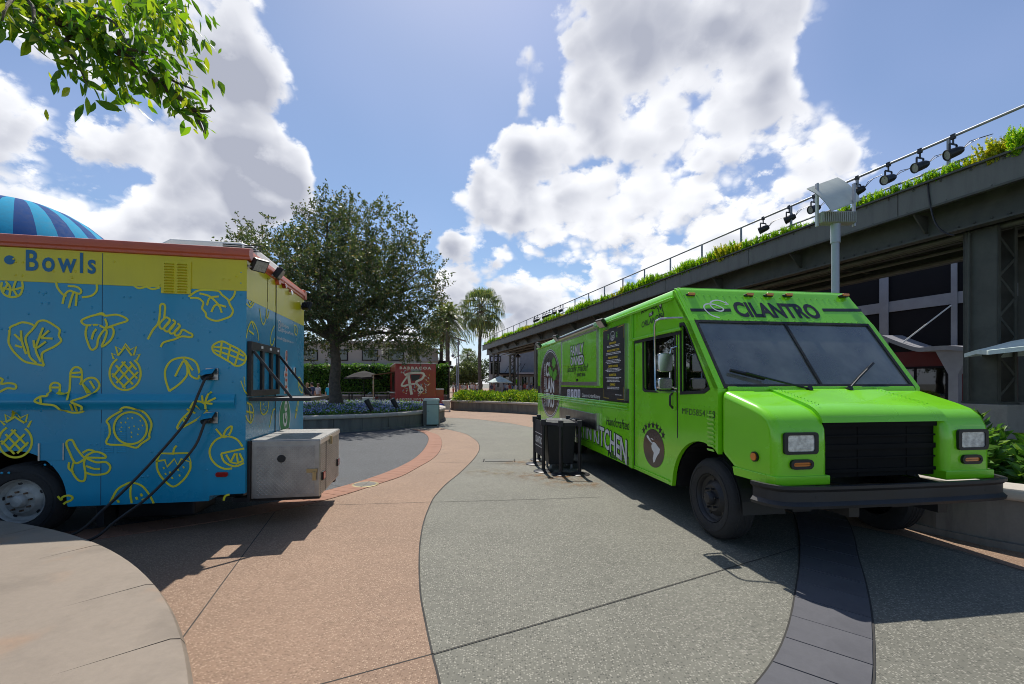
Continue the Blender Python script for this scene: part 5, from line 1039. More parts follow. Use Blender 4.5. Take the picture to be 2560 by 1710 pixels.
for i, u in enumerate((1337, 1344, 1360, 1367, 1374, 1387, 1401)):
    spotlight(BG.hit(0, .27, u, 760).y, .3+.4*(i % 3), ('first', 'second', 'third', 'fourth', 'fifth', 'sixth', 'seventh')[i]+' small far stage spotlight from the left on the bridge railing')
# ================================================================== lamp post with curved reflector
lp = empty('lamp_post', 'grey pole lamp with finned head and curved white reflector behind green truck', 'street lamp', (5.88, 8.0, 0)); m_pole = mat('pole_grey', (.36, .38, .43), .45, .3)
MB().cyl((0, 0, .45), (0, 0, 4.35), .062, n=18).build('pole', m_pole, lp, smooth=True); MB().cyl((0, 0, 4.20), (0, 0, 4.55), .078, n=18).build('collar', m_pole, lp, smooth=True)
hd = MB().box(-.31, .31, -.10, .08, 4.54, 4.74).build('lamp_head', mat('lamp_grey', (.32, .32, .30), .5, .3), lp, bevel=.01)
for k in range(16): MB().box(-.295+k*.038, -.28+k*.038, -.118, -.10, 4.55, 4.73).build('fin', mat('lamp_grey', (.32, .32, .30), .5, .3), hd)
for x in (-.335, .335): MB().box(x-.014, x+.014, -.03, .03, 4.5, 5.28).build('arm', m_pole, lp)
rf = MB(); N_ = 8; g_ = []
A_, B_, C_, D_ = [at(*p)-Vector((5.88, 8, 0)) for p in ((2016, 473, 8.0), (2094, 445, 8.5), (2152, 501, 8.15), (2078, 529, 7.65))]
for i in range(N_+1):
    t = i/N_; bow = Vector((.025, -.0, .05))*math.sin(math.pi*t)
    for e0, e1 in ((A_, D_), (B_, C_)): g_.append(e0.lerp(e1, t)+bow)
g2 = [p+Vector((0, 0, .014)) for p in g_]
rf.add(g_, [(2*i, 2*i+1, 2*i+3, 2*i+2) for i in range(N_)]).add(g2, [(2*i, 2*i+2, 2*i+3, 2*i+1) for i in range(N_)])
rf.build('reflector', mat('reflector_white', (.60, .62, .54), .6), lp, smooth=True)
# ================================================================== stanchions, bins
m_sb = mat('stanchion_black', (.022, .022, .025), .4, .2, .2); m_belt = mat('belt_black', (.03, .028, .033), .75)
SP = [gnd(1347, 1150), gnd(1336.7, 1160), gnd(1358.4, 1178.5), gnd(1401.9, 1186.5), gnd(1448.9, 1186)]
SP.append(Vector((SP[4].x-.05, SP[4].y+1.25, 0)))
sl_ = ['black stanchion at the back left of the bin enclosure', 'leftmost black stanchion of the bin enclosure', 'black stanchion at the near left corner beside the sign', 'middle front black stanchion before the bins', 'black stanchion at the near right, closest to the green truck', 'black stanchion at the back right of the bin enclosure']
for i, p in enumerate(SP):
    r = empty('stanchion', sl_[i], 'stanchion', p, 0, 'stanchions around the bins by the green truck')
    MB().lathe([(.001, .05), (.035, .048), (.05, .03), (.16, .022), (.185, .012), (.185, 0)], 28).build('base', m_sb, r, smooth=True); MB().cyl((0, 0, .03), (0, 0, .93), .033, n=16).build('post', m_sb, r, smooth=True)
    MB().box(-.045, .045, -.045, .045, .86, .975).build('belt_head', m_sb, r, bevel=.008)
    j = (i+1) % 6; q = SP[j]-p
    if i != 5: MB().bar((q.normalized()*.045)+Vector((0, 0, .905)), q-q.normalized()*.045+Vector((0, 0, .905)), .004, .052).build('belt', m_belt, r)
a, b = SP[1], SP[2]; d = b-a; sg = empty('hanging_sign', 'black fabric sign with white lettering hung between two stanchions', 'sign', a)
MB().bar(d*.1+Vector((0, 0, .57)), d*.9+Vector((0, 0, .57)), .006, .62).build('cloth', m_belt, sg); nn = Vector((d.y, -d.x, 0)).normalized()*-1
nn = nn if nn.y < 0 else -nn
decal('lettering', lambda mb: put_text(mb, 'CILANTRO', lambda x, z, dd: (d*x+nn*.006+Vector((0, 0, z))), .14, .86, .48, .62, 0, .02), m_print_wht, sg)
decal('printed_line', lambda mb: [mb.add([d*x+nn*.006+Vector((0, 0, z)) for x, z in ((.12, z0), (.88, z0), (.88, z0+.012), (.12, z0+.012))], [(0, 1, 2, 3)]) for z0 in (.42, .67)], m_print_wht, sg)
def bin_(p, rz, label):
    r = empty('wheeled_bin', label, 'bin', p, rz, 'black wheeled bins by the green truck')
    MB().prism([(-.24, .1), (.24, .1), (.28, .86), (-.28, .86)], lambda x, z, dd: (x, dd*(.85+.15*z), z), -.25, .25).build('tub', mat('bin_black', (.02, .02, .022), .5), r, bevel=.02)
    lid = MB().box(-.30, .30, -.28, .28, .865, .90).build('lid', mat('bin_black', (.02, .02, .022), .5), r, bevel=.012); MB().box(-.29, .29, -.25, -.21, .901, .906).box(-.29, .29, .02, .06, .901, .906).box(-.02, .02, -.2, .0, .901, .906).build('lid_rail', m_alu, lid)
    for x in (-.2, .2):
        for y in (-.18, .18):
            w = MB().lathe([(.001, -.015), (.05, -.015), (.05, .015), (.001, .015)], 14, Matrix.Translation((x, y, .05)) @ Matrix.Rotation(math.pi/2, 4, 'Y')).build('caster', mat('caster_grey', (.25, .25, .25), .5), r)
    return r
bin_((.92, 8.62, 0), .1, 'front black wheeled bin inside the stanchions'); bin_((1.02, 9.25, 0), -.05, 'rear black wheeled bin inside the stanchions, with its lid closed')
# litter bin by the round planter
tb = empty('litter_bin', 'sage green and steel litter bin at the end of the round planter', 'litter bin', (-3.16, 17.2, 0), .15); m_sage = mat('sage_panel', (.34, .45, .40), .5)
MB().box(-.30, .32, -.27, .27, .02, .98).build('housing', mat('bin_steel_dark', (.10, .10, .095), .4, .6), tb, bevel=.01); MB().box(-.16, .29, -.282, -.27, .06, .82).build('door', m_sage, tb, bevel=.006)
MB().prism([(-.30, .98), (-.30, 1.02), (-.25, 1.06), (.27, 1.06), (.32, 1.02), (.32, .98)], lambda x, z, dd: (x, dd, z), -.28, .28).build('hood', mat('sage_light', (.5, .6, .56), .35, .2), tb); MB().box(-.16, .29, -.281, -.27, .84, .975).build('flap', m_sage, tb); MB().box(-.12, -.1, -.29, -.28, .55, .6).build('lock', m_black, tb)
for x in (-.24, .26): MB().box(x-.03, x+.03, -.22, .22, 0, .03).build('foot', m_alu, tb)
# small uplights in the round planter
for (x, y, zz, lab) in ((-5.05, 15.75, .55, 'black spotlight on a stake in the blue flowers, left of two'), (-4.35, 16.6, .55, 'black spotlight on a stake near the right edge of the flowers')):
    r = empty('garden_spotlight', lab, 'spotlight', (x, y, .50), .4, 'spotlights in the round planter'); MB().cyl((0, 0, 0), (0, 0, .22), .02, n=8).build('stake', m_can, r)
    MB().cyl((.04, 0, .18), (-.16, .02, .56), .075, .095, 16).build('lamp_can', m_can, r, smooth=True); MB().cyl((-.16, .02, .56), (-.165, .02, .57), .085, n=16).build('lens', m_flood, r)
# ================================================================== umbrellas, tables, sink
def umbrella(name, label, loc, r, rim, apex, m, n=8, group=None, pm=None, rot=.2):
    e = empty(name, label, 'umbrella', loc, rot, group)
    for k in range(n):
        a0, a1 = 2*math.pi*k/n, 2*math.pi*(k+1)/n; P = [Vector((r*math.cos(a), r*math.sin(a), rim)) for a in (a0, a1)]; ap = Vector((0, 0, apex)); md = (P[0]+P[1])/2+Vector((0, 0, .05))
        mid0, mid1 = P[0].lerp(ap, .5)+Vector((0, 0, .05)), P[1].lerp(ap, .5)+Vector((0, 0, .05)); c = MB().add([P[0], md, P[1], mid1, ap, mid0], [(0, 1, 3, 5), (1, 2, 3), (5, 3, 4)]); c.add([P[0], md, P[1], P[1]-Vector((0, 0, .1)), md-Vector((0, 0, .1)), P[0]-Vector((0, 0, .1))], [(0, 1, 4, 5), (1, 2, 3, 4)])
        c.build('canopy_panel', m, e)
    MB().cyl((0, 0, 0), (0, 0, apex+.06), .025, n=8).build('pole', pm or m_pole, e); MB().cyl((0, 0, 0), (0, 0, .06), .25, n=16).build('base', pm or m_pole, e)
    return e
m_gcan = mat('umbrella_grey', (.06, .057, .054), .9, spec=.05); m_wcan = mat('umbrella_white', (.62, .72, .68), .9, spec=.1)
umbrella('patio_umbrella', 'dark grey patio umbrella in front of the hedge', (at(910, 927, 28).x, 28, 0), 1.2, 2.0, 2.45, m_gcan, pm=m_black)
umbrella('patio_umbrella', 'pale green white umbrella near the far bridge column', (at(1249, 950, 55).x, 55, 0), 1.6, 1.75, 2.55, m_wcan, group='pale umbrellas of the cafe')
umbrella('patio_umbrella', 'white umbrella whose tip shows at the right edge', (12.8, 10.2, 0), 1.62, 2.42, 2.85, m_wcan, group='pale umbrellas of the cafe', rot=math.pi/8+.31)
sk = empty('hand_wash_station', 'pale portable hand wash sink before the hedge', 'sink', (at(925, 1000, 27).x, 27, 0)); MB().box(-.37, .37, -.3, .3, .02, .74).build('cabinet', mat('sink_pale', (.42, .50, .48), .5), sk, bevel=.01); MB().box(-.39, .39, -.32, .32, .74, .80).build('basin', m_alu, sk, bevel=.01); MB().tube([(-.15, .1, .8), (-.15, .1, 1.0), (-.05, .08, 1.06), (.1, .0, 1.05)], .018, 8).build('faucet', m_chrome, sk)
for i, (u, lab) in enumerate(((860, 'black high table at the left, near the oak trunk'), (893, 'black high table beside the grey umbrella pole'), (955, 'black high table closest to the red truck'))):
    t = empty('high_table', lab, 'table', (at(u, 1000, 28.6).x, 28.6, 0), 0, 'black high tables before the hedge'); MB().box(-.45, .45, -.3, .3, 1.03, 1.07).build('table_top', m_black, t)
    for x in (-.4, .4):
        for y in (-.25, .25): MB().box(x-.02, x+.02, y-.02, y+.02, 0, 1.03).build('leg', m_black, t)
tt = empty('utility_table', 'small cream cabinet table beside the far planter', 'table', (at(1120, 1000, 26.2).x, 25.6, 0)); MB().box(-.2, .2, -.2, .2, .12, .60).build('cabinet', mat('cream_cabinet', (.6, .55, .45), .6), tt)
MB().box(-.26, .24, -.23, .23, .60, .63).build('table_top', m_print_wht, tt)
for x in (-.18, .18):
    for y in (-.18, .18): MB().box(x-.02, x+.02, y-.02, y+.02, 0, .12).build('leg', m_print_wht, tt)
cb = MB().prism([(-.17, .22), (.17, .22), (.2, .62), (.1, .66), (-.1, .66), (-.2, .62)], lambda x, z, d: (x, d, z), -.14, .14).build('cooler_bag', mat('bag_blue', (.02, .06, .42), .6), None, bevel=.02); cb.location = (at(1102, 1000, 25.4).x, 25.4, -.2); tag(cb, 'royal blue bag between the litter bin and the cream cabinet', 'bag')
rc = empty('red_cabinet', 'small dark red cabinet beside the red truck', 'cabinet', (at(1096, 1000, 27.5).x, 27.5, 0), .3); MB().box(-.25, .3, -.2, .2, .05, 1.25).build('cabinet_box', m_redp, rc, bevel=.01); MB().box(-.27, .32, -.22, .22, 1.25, 1.30).build('lid', m_print_wht, rc)
# ================================================================== buildings behind
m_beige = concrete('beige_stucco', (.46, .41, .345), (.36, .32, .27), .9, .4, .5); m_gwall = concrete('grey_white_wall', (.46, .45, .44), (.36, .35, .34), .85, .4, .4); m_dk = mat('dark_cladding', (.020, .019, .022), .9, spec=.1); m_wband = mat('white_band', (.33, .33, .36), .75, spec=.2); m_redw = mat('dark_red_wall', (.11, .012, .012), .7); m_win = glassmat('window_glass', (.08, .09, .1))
bb = empty('beige_building', 'beige stucco building behind the hedge and the oak tree', 'building', (-26, 44, 0))
MB().box(0, 16.4, 0, 10, 0, 5.6).build('wall', m_beige, bb); MB().box(-.2, 16.6, -.2, 10, 5.6, 5.85).build('cornice', m_beige, bb); MB().box(-.1, 16.5, -.8, 0, 3.2, 3.4).build('canopy', m_dk, bb)
for x in (2, 5, 8, 11, 13.6): w_ = MB().box(x, x+1.6, -.05, 0, 3.9, 5.0).build('window', m_dk, bb); MB().box(x+.1, x+1.5, -.06, -.05, 4.0, 4.9).build('pane', m_win, w_)
MB().cyl((17.2, 1.4, 0), (17.2, 1.4, 5.2), 1.15, n=28).build('round_tower', m_beige, bb, smooth=True); MB().cyl((17.2, 1.4, 3.9), (17.2, 1.4, 4.3), 1.22, n=28).build('tower_band', m_gwall, bb, smooth=True)
pv = empty('pavilion', 'dark flat roofed pavilion behind the red truck and palms', 'pavilion', (-10.2, 47, 0)); MB().box(-1.2, 3.4, 0, 4, 3.35, 3.62).build('roof', m_dk, pv); MB().box(2.3, 3.6, -.3, 1, 3.62, 4.05).build('roof_sign', m_dk, pv)
for x in (-1.0, 1.0, 3.0): MB().box(x-.1, x+.1, .1, .3, 0, 3.35).build('post', m_dk, pv)
MB().box(-1, 3, 3.6, 3.8, 0, 2.6).build('back_wall', mat('pavilion_green', (.05, .06, .045), .8), pv)
wb = empty('warehouse_building', 'pale grey warehouse style shop beyond the far end of the bridge', 'building', (-3.75, 72, 0))
MB().box(0, 22, 0, 14, 0, 7.4).build('wall', m_gwall, wb); MB().box(5.1, 8.2, -.06, 0, 0, 7.3).build('ribbed_wall', mat('ribbed_grey', (.23, .24, .26), .6, .3), wb); MB().box(1.8, 22, -1.8, -.07, 3.05, 3.3).build('canopy', m_dk, wb); MB().box(4.4, 9, -2.6, -1.81, 3.1, 3.35).build('canopy', m_wband, wb)
for x in (.25,): w_ = MB().box(x, x+1.5, -.06, 0, 3.1, 5.0).build('window', m_dk, wb); MB().box(x+.15, x+1.35, -.075, -.06, 3.25, 4.85).build('pane', m_win, w_)
sgn = MB().box(.2, 1.9, -.25, -.15, 5.1, 6.1).build('hanging_board', m_dk, wb); MB().box(.35, 1.75, -.265, -.25, 5.25, 5.95).build('board_face', mat('board_lilac', (.5, .5, .58), .6), sgn)
for x in (.6, 1.5): MB().bar((x, -.2, 6.1), (x, -.1, 6.8), .04, .04).build('board_hanger', m_dk, sgn)
for x in (2.3, 3.7, 5.3, 6.6, 8.3, 9.8, 11.5): w_ = MB().box(x, x+1.1, -.05, -.01, .1, 2.9).build('shop_window', m_dk, wb); MB().box(x+.1, x+1.0, -.065, -.05, .3, 2.7).build('pane', m_win, w_)
for x in (2.6, 4.3, 5.0, 7.8): MB().bar((x, -1.7, 3.3), (x+.9, -.1, 4.9), .05, .05).build('canopy_rod', m_dk, wb)
MB().box(8.4, 10.6, -.2, -.01, 4.3, 6.2).build('poster', mat('poster_red_white', (.55, .2, .2), .6, col2=(.7, .7, .7), var=.3, vscale=3), wb)
th = empty('tall_street_lamp', 'black tall cafe lamp beneath the far bridge', 'street lamp', (at(1295, 950, 52).x, 52, 0)); MB().cyl((0, 0, 0), (0, 0, 4.8), .09, n=10).build('pole', m_black, th); MB().lathe([(.3, 4.7), (.34, 4.85), (.12, 5.05), (.05, 5.15)], 16).build('shade', m_black, th)
# dark building on the right, under the bridge
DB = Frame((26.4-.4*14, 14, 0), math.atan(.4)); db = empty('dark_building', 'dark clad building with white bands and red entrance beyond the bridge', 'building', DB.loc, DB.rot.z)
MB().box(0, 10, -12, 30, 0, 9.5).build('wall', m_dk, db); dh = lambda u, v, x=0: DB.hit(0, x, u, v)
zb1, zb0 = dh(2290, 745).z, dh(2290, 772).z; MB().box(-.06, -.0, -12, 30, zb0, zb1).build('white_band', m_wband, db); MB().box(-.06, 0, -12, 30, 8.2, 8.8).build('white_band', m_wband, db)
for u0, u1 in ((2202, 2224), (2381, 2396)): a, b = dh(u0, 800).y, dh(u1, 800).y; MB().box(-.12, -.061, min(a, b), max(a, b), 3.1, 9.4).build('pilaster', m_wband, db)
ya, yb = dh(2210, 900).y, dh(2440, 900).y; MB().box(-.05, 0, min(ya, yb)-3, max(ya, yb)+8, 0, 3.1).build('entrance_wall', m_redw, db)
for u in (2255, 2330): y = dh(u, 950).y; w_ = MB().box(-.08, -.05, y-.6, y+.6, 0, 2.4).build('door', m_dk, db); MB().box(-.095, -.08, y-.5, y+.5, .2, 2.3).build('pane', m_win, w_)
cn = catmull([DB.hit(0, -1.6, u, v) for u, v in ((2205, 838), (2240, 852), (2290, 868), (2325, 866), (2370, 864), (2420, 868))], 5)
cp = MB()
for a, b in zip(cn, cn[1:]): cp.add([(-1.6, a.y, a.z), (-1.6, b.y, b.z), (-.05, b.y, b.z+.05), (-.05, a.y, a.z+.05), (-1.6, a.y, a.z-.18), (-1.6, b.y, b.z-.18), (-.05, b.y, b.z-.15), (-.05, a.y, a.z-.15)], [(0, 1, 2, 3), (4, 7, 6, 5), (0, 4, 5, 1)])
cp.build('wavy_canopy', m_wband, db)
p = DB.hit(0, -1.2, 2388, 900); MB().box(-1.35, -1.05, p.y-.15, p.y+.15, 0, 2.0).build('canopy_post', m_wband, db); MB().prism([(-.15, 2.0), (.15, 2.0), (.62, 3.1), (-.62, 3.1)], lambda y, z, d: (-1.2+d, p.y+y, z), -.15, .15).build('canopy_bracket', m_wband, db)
a, b = DB.hit(0, -.15, 2378, 763), DB.hit(0, -1.4, 2256, 857); MB().tube([a, b], .03, 6).build('tie_rod', m_print_wht, db)
# ================================================================== striped balloon
bc = at(40, 742, 48); bn = empty('striped_balloon', 'large round balloon with cyan and navy stripes behind the blue truck', 'balloon', (bc.x, bc.y, 0), .3)
m_cy = mat('balloon_cyan', (.03, .33, .52), .85, bump=.05, bscale=4, spec=.12); m_nv = mat('balloon_navy', (.018, .075, .24), .85, bump=.05, bscale=4, spec=.12); BR = 10.4
for k in range(36): MB().lathe([(BR*math.sin(math.pi*i/20)+.001, bc.z-BR*math.cos(math.pi*i/20)) for i in range(2, 21)], 4, None, 0, 2*math.pi*k/36, 2*math.pi*(k+1)/36).build('gore', m_cy if k % 2 else m_nv, bn, smooth=True)
MB().lathe([(.3, .1), (1.4, .1), (1.4, .9), (1.2, .9)], 20).build('gondola', mat('gondola_brown', (.2, .12, .06), .7), bn)
# ================================================================== poles with solar panel in the middle distance
so1 = empty('camera_pole', 'tall slim pole with tilted solar panel and camera globe', 'pole', (at(1146, 950, 45).x, 45, 0)); MB().cyl((0, 0, 0), (0, 0, 6.0), .07, n=10).build('pole', m_pole, so1); sp = MB().bar((-.9, -.2, 6.45), (.75, .2, 5.95), .8, .05).build('solar_panel', mat('solar', (.25, .27, .3), .3, .3), so1); MB().cyl((0, 0, 6.0), (0, 0, 6.3), .05, n=8).build('panel_mount', m_pole, so1); MB().box(-.13, .13, -.13, .13, 5.55, 5.85).build('control_box', m_pole, so1); MB().tube([(0, 0, 4.8), (-.5, -.1, 4.85), (-.55, -.1, 4.6)], .03, 6).build('camera_arm', m_pole, so1); MB().ball((-.55, -.1, 4.45), .16).build('camera_globe', mat('globe', (.3, .3, .32), .2), so1, smooth=True)
so2 = empty('camera_pole', 'shorter slim pole with small panel beside the taller one', 'pole', (at(1142, 950, 44).x, 44, 0)); MB().cyl((0, 0, 0), (0, 0, 4.1), .06, n=10).build('pole', m_pole, so2); MB().bar((-.3, 0, 4.15), (.4, 0, 4.45), .5, .04).build('solar_panel', mat('solar', (.25, .27, .3), .3, .3), so2)
# ================================================================== VEGETATION
m_bark = mat('bark', (.11, .085, .065), .9, var=.35, bump=.9, bscale=18, vscale=9); m_pbark = mat('palm_bark', (.15, .12, .095), .9, var=.3, bump=.8, bscale=14, vscale=7)
m_oak = leafmat('oak_leaf', [(.045, .07, .025), (.065, .098, .035), (.088, .125, .046), (.118, .148, .06), (.25, .18, .09)], .28, .48)
m_gtree = leafmat('tree_leaf', [(.03, .055, .018), (.05, .09, .025), (.08, .12, .03), (.10, .13, .05)], .25)
def crown(lobes, ntw, per, base, leaf, outw=.5, shell=.45, seed=1):
    """leaf clusters on twigs spread through ellipsoid lobes; returns centres, dirs, sides, lengths, widths"""
    vol = np.array([l[3]*l[4]*l[5] for l in lobes])**.8; pick = RNG.choice(len(lobes), ntw, p=vol/vol.sum()); Lb = np.array(lobes)[pick]
    d = rvec(ntw); r = (shell+(1-shell)*RNG.random(ntw))**.6; T = Lb[:, :3]+d*Lb[:, 3:6]*r[:, None]
    cc = np.array(base); dirn = (T-cc); dirn /= np.linalg.norm(dirn, axis=1, keepdims=True); dirn = dirn*outw+rvec(ntw)*.7+np.array([0, 0, .25]); dirn /= np.linalg.norm(dirn, axis=1, keepdims=True)
    ln = RNG.uniform(.25, .85, ntw); t = RNG.random((ntw, per)); C = T[:, None]+dirn[:, None]*(t*ln[:, None])[..., None]+rvec(ntw*per).reshape(ntw, per, 3)*(.09*(1-t*.6))[..., None]
    D = dirn[:, None]*.8+rvec(ntw*per).reshape(ntw, per, 3); n = ntw*per; L = RNG.uniform(.7, 1.3, n)*leaf
    return T, C.reshape(n, 3), D.reshape(n, 3), rvec(n), L, L*RNG.uniform(.4, .6, n)
def tree(name, label, loc, trunk_h, tr, lobes, ntw, per, leaf, ml, group=None, lean=0, limbs=9, mbk=None, shell=.45, extra=None):
    e = empty(name, label, 'tree', loc, 0, group); top = Vector((lean, 0, trunk_h))
    hgt = max(l[2]+l[5] for l in lobes); mb = MB(); k = 9
    axis = [Vector((lean*(i/k)+.05*math.sin(i*1.7), .04*math.cos(i*2.1), trunk_h*i/k)) for i in range(k+1)]
    mb.tube(axis, [tr*(1.45-.45*min(1, i/1.5))*(1-.32*i/k) for i in range(k+1)], 14)
    mb.build('trunk', mbk or m_bark, e, smooth=True); rr = random.Random(len(label)); br_ = MB()
    for i in range(limbs):
        l = lobes[i % len(lobes)]; end = Vector((l[0]+rr.uniform(-.4, .4)*l[3], l[1]+rr.uniform(-.5, .5)*l[4], l[2]+rr.uniform(-.1, .6)*l[5])); st = axis[k-rr.randint(0, 2)]
        md = st.lerp(end, .45)+Vector((rr.uniform(-.3, .3), rr.uniform(-.3, .3), .3)); path = catmull([st, md, end], 6); br_.tube(path, [tr*.5*(1-.85*j/(len(path)-1)) for j in range(len(path))], 8)
        for _ in range(5):
            a = path[rr.randint(4, len(path)-2)]; b = a+Vector((rr.uniform(-1, 1)*l[3]*.6, rr.uniform(-1, 1)*l[4]*.6, rr.uniform(-.2, .7)*l[5]*.8)); br_.tube([a, a.lerp(b, .5)+Vector((0, 0, .12)), b], [tr*.13, tr*.09, tr*.03], 5)
    br_.build('branches', mbk or m_bark, e, smooth=True)
    T, C, D, U, L, W = crown(lobes, ntw, per, (lean, 0, trunk_h), leaf, shell=shell)
    leaves('crown', C, D, U, L, W, ml, e, kind='stuff')
    return e
sc = 20.2/F; ox, oz = at(838, 1018, 20.2).x, .5
def lobe(u, v, ru, rv, dy=0, ry=None): p = at(u, v, 20.2); return (p.x-ox, dy, p.z-oz, ru*sc, (ry or ru)*sc, rv*sc)
oak_l = [lobe(820,610,120,100,.3), lobe(700,690,120,95,-.6), lobe(620,620,65,55,.5), lobe(930,600,110,85,-.4), lobe(1000,700,110,120,.3), lobe(1060,740,60,75,0), lobe(880,760,150,110,-.8), lobe(760,800,130,110,.4), lobe(960,830,130,75,.6), lobe(700,850,90,55,-.3), lobe(830,545,65,55,0), lobe(600,700,60,70,-.2), lobe(1030,850,75,60,0), lobe(860,690,170,120,1.6), lobe(840,720,170,120,-1.8)]
tree('oak_tree', 'large dense oak tree growing in the round planter', (ox, 20.2, oz), 3.9, .27, oak_l, 3900, 22, .115, m_oak, limbs=15, shell=.3)
# background trees in the middle distance
def far_tree(u, vtop, Y, w, label, ml=m_gtree, n=420):
    b = at(u, 958, Y); h = at(u, vtop, Y).z; r = w*Y/F/2
    tree('round_tree', label, (b.x, Y, 0), h*.4, .14, [(0, 0, h*.66, r, r, h*.34), (-.45*r, 0, h*.5, r*.6, r*.7, h*.28), (.4*r, .2, h*.55, r*.62, r*.7, h*.3)], n, 10, .26, ml, 'trees in the far distance', limbs=5)
far_tree(1166, 908, 68, 62, 'round bright tree left of the tall fan palm trunk', leafmat('tree_leaf_light', [(.06, .09, .03), (.10, .13, .045), (.15, .17, .07)], .25), 700); far_tree(1205, 900, 82, 60, 'dark tree behind the tall fan palm trunk'); far_tree(1140, 920, 80, 40, 'small dark tree behind the slim camera poles'); far_tree(1112, 925, 75, 36, 'dark tree between the red truck and the date palms'); far_tree(1182, 885, 88, 42, 'tall dark tree under the small distant palm'); far_tree(1092, 905, 60, 26, 'narrow dark tree just right of the red truck')
# ---- palms
m_frond = leafmat('palm_frond', [(.09, .125, .05), (.13, .18, .07), (.18, .22, .095), (.26, .23, .11)], .35, .45); m_dead = leafmat('palm_dead', [(.30, .18, .09), (.36, .24, .13)], .2)
def palm(name, label, u, Y, vcrown, r, kind, tr, group='palms beyond the plaza', nf=34, dead=True):
    b = at(u, 958, Y); z = at(u, vcrown, Y).z; e = empty(name, label, 'palm', (b.x, Y, 0), random.uniform(0, 6), group); k = 26
    pr = [tr*(1+.10*(i % 2)) for i in range(k+1)]
    if kind == 'date': pr = [p*(1.0 if i < k-5 else 1+.22*(i-(k-5))/2.0) if i < k-1 else p*1.3 for i, p in enumerate(pr)]
    MB().tube([Vector((.08*math.sin(i*.15), 0, z*i/k)) for i in range(k+1)], pr, 12).build('trunk', m_pbark, e, smooth=False); top = Vector((.08*math.sin(k*.15), 0, z)); Cs, Ds, Us, Ls, Ws = [], [], [], [], []; st = MB()
    for f in range(nf):
        az = 2.4*f+random.uniform(-.2, .2); el = (1.3-2.35*(f/nf)) if kind == 'fan' else (1.25-1.7*(f/nf)); dr = Vector((math.cos(az), math.sin(az), 0)); R_ = r*random.uniform(.85, 1.1)
        if kind == 'fan':
            pet = [top+dr*(t*R_*.5*math.cos(el))+Vector((0, 0, t*R_*.5*math.sin(el)-.10*R_*t*t)) for t in (0, .5, 1)]; st.tube(pet, [.03, .022, .015], 5); tip = pet[-1]; out = (pet[2]-pet[1]).normalized(); sd_ = out.cross(Vector((0, 0, 1))).normalized(); upn = sd_.cross(out)
            for j in range(19):
                a = (j-9)/9*1.55; dv = (out*math.cos(a)+sd_*math.sin(a)); L = R_*.62*(1-.28*abs(a)/1.55)
                p0 = tip; Cs.append(p0); Ds.append(dv); Us.append(upn.cross(dv)); Ls.append(L*.55); Ws.append(.11)
                q = p0+dv*L*.5; dv2 = (dv*.35+Vector((0, 0, -.95))).normalized(); Cs.append(q); Ds.append(dv2); Us.append(upn.cross(dv)+dr*.01); Ls.append(L*.6); Ws.append(.075)
        else:
            P = []
            for i in range(9):
                t = i/8; P.append(top+dr*(R_*t*math.cos(el)*(1-.15*t))+Vector((0, 0, R_*t*math.sin(el)-.62*R_*t*t*(.6+.4*math.cos(el)))))
            st.tube(P, [.035*(1-.8*i/8)+.004 for i in range(9)], 4)
            for i in range(1, 9):
                for s in (-1, 1):
                    for h in (0, .33, .66):
                        if i == 8 and h: continue
                        c = P[i].lerp(P[min(i+1, 8)], h); tg = (P[min(i+1, 8)]-P[i-1]).normalized(); sdv = tg.cross(Vector((0, 0, 1))).normalized()*s; Cs.append(c); Ds.append(sdv+tg*.7+Vector((0, 0, -.35))); Us.append(tg); Ls.append(R_*.20*(1-.4*i/8)); Ws.append(.085)
    st.build('frond_stems', m_pbark, e); A_ = lambda x: np.array([tuple(v) for v in x]); leaves('fronds', A_(Cs), A_(Ds), A_(Us), np.array(Ls), np.array(Ws), m_frond, e, kind='stuff')
    if dead:
        n = 160; C = np.array(top)+RNG.normal(size=(n, 3))*[.16, .16, .45]-[0, 0, .7]; leaves('dead_boots', C, rvec(n)+np.array([0, 0, -1.0]), rvec(n), RNG.uniform(.2, .5, n), RNG.uniform(.05, .1, n), m_dead, e, kind='stuff')
    return e
palm('fan_palm', 'tall fan palm with drooping fronds beside the far bridge end', 1201, 40, 768, 2.9, 'fan', .145, nf=42); palm('date_palm', 'taller of the two date palms beside the oak crown', 1119, 45, 795, 3.0, 'date', .20, nf=64); palm('date_palm', 'lower date palm, its trunk left of the taller one', 1104, 48, 830, 2.8, 'date', .19, nf=56); palm('fan_palm', 'small distant fan palm above the far trees', 1169, 85, 887, 2.3, 'fan', .16, nf=26, dead=False)
# ---- hedges and shrubs
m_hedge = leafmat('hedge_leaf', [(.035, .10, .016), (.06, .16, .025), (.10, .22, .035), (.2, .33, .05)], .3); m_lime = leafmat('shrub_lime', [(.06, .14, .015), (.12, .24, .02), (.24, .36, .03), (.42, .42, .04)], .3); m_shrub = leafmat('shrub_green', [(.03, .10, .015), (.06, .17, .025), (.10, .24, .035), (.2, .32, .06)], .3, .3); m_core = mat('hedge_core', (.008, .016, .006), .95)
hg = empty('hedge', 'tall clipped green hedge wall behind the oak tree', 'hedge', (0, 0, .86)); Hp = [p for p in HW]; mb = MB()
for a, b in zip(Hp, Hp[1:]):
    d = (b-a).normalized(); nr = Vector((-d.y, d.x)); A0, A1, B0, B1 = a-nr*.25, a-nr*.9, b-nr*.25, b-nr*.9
    mb.add([(A0.x, A0.y, 0), (B0.x, B0.y, 0), (B1.x, B1.y, 0), (A1.x, A1.y, 0), (A0.x, A0.y, 2.0), (B0.x, B0.y, 2.0), (B1.x, B1.y, 2.0), (A1.x, A1.y, 2.0)], [(0, 1, 5, 4), (4, 5, 6, 7), (3, 7, 6, 2)])
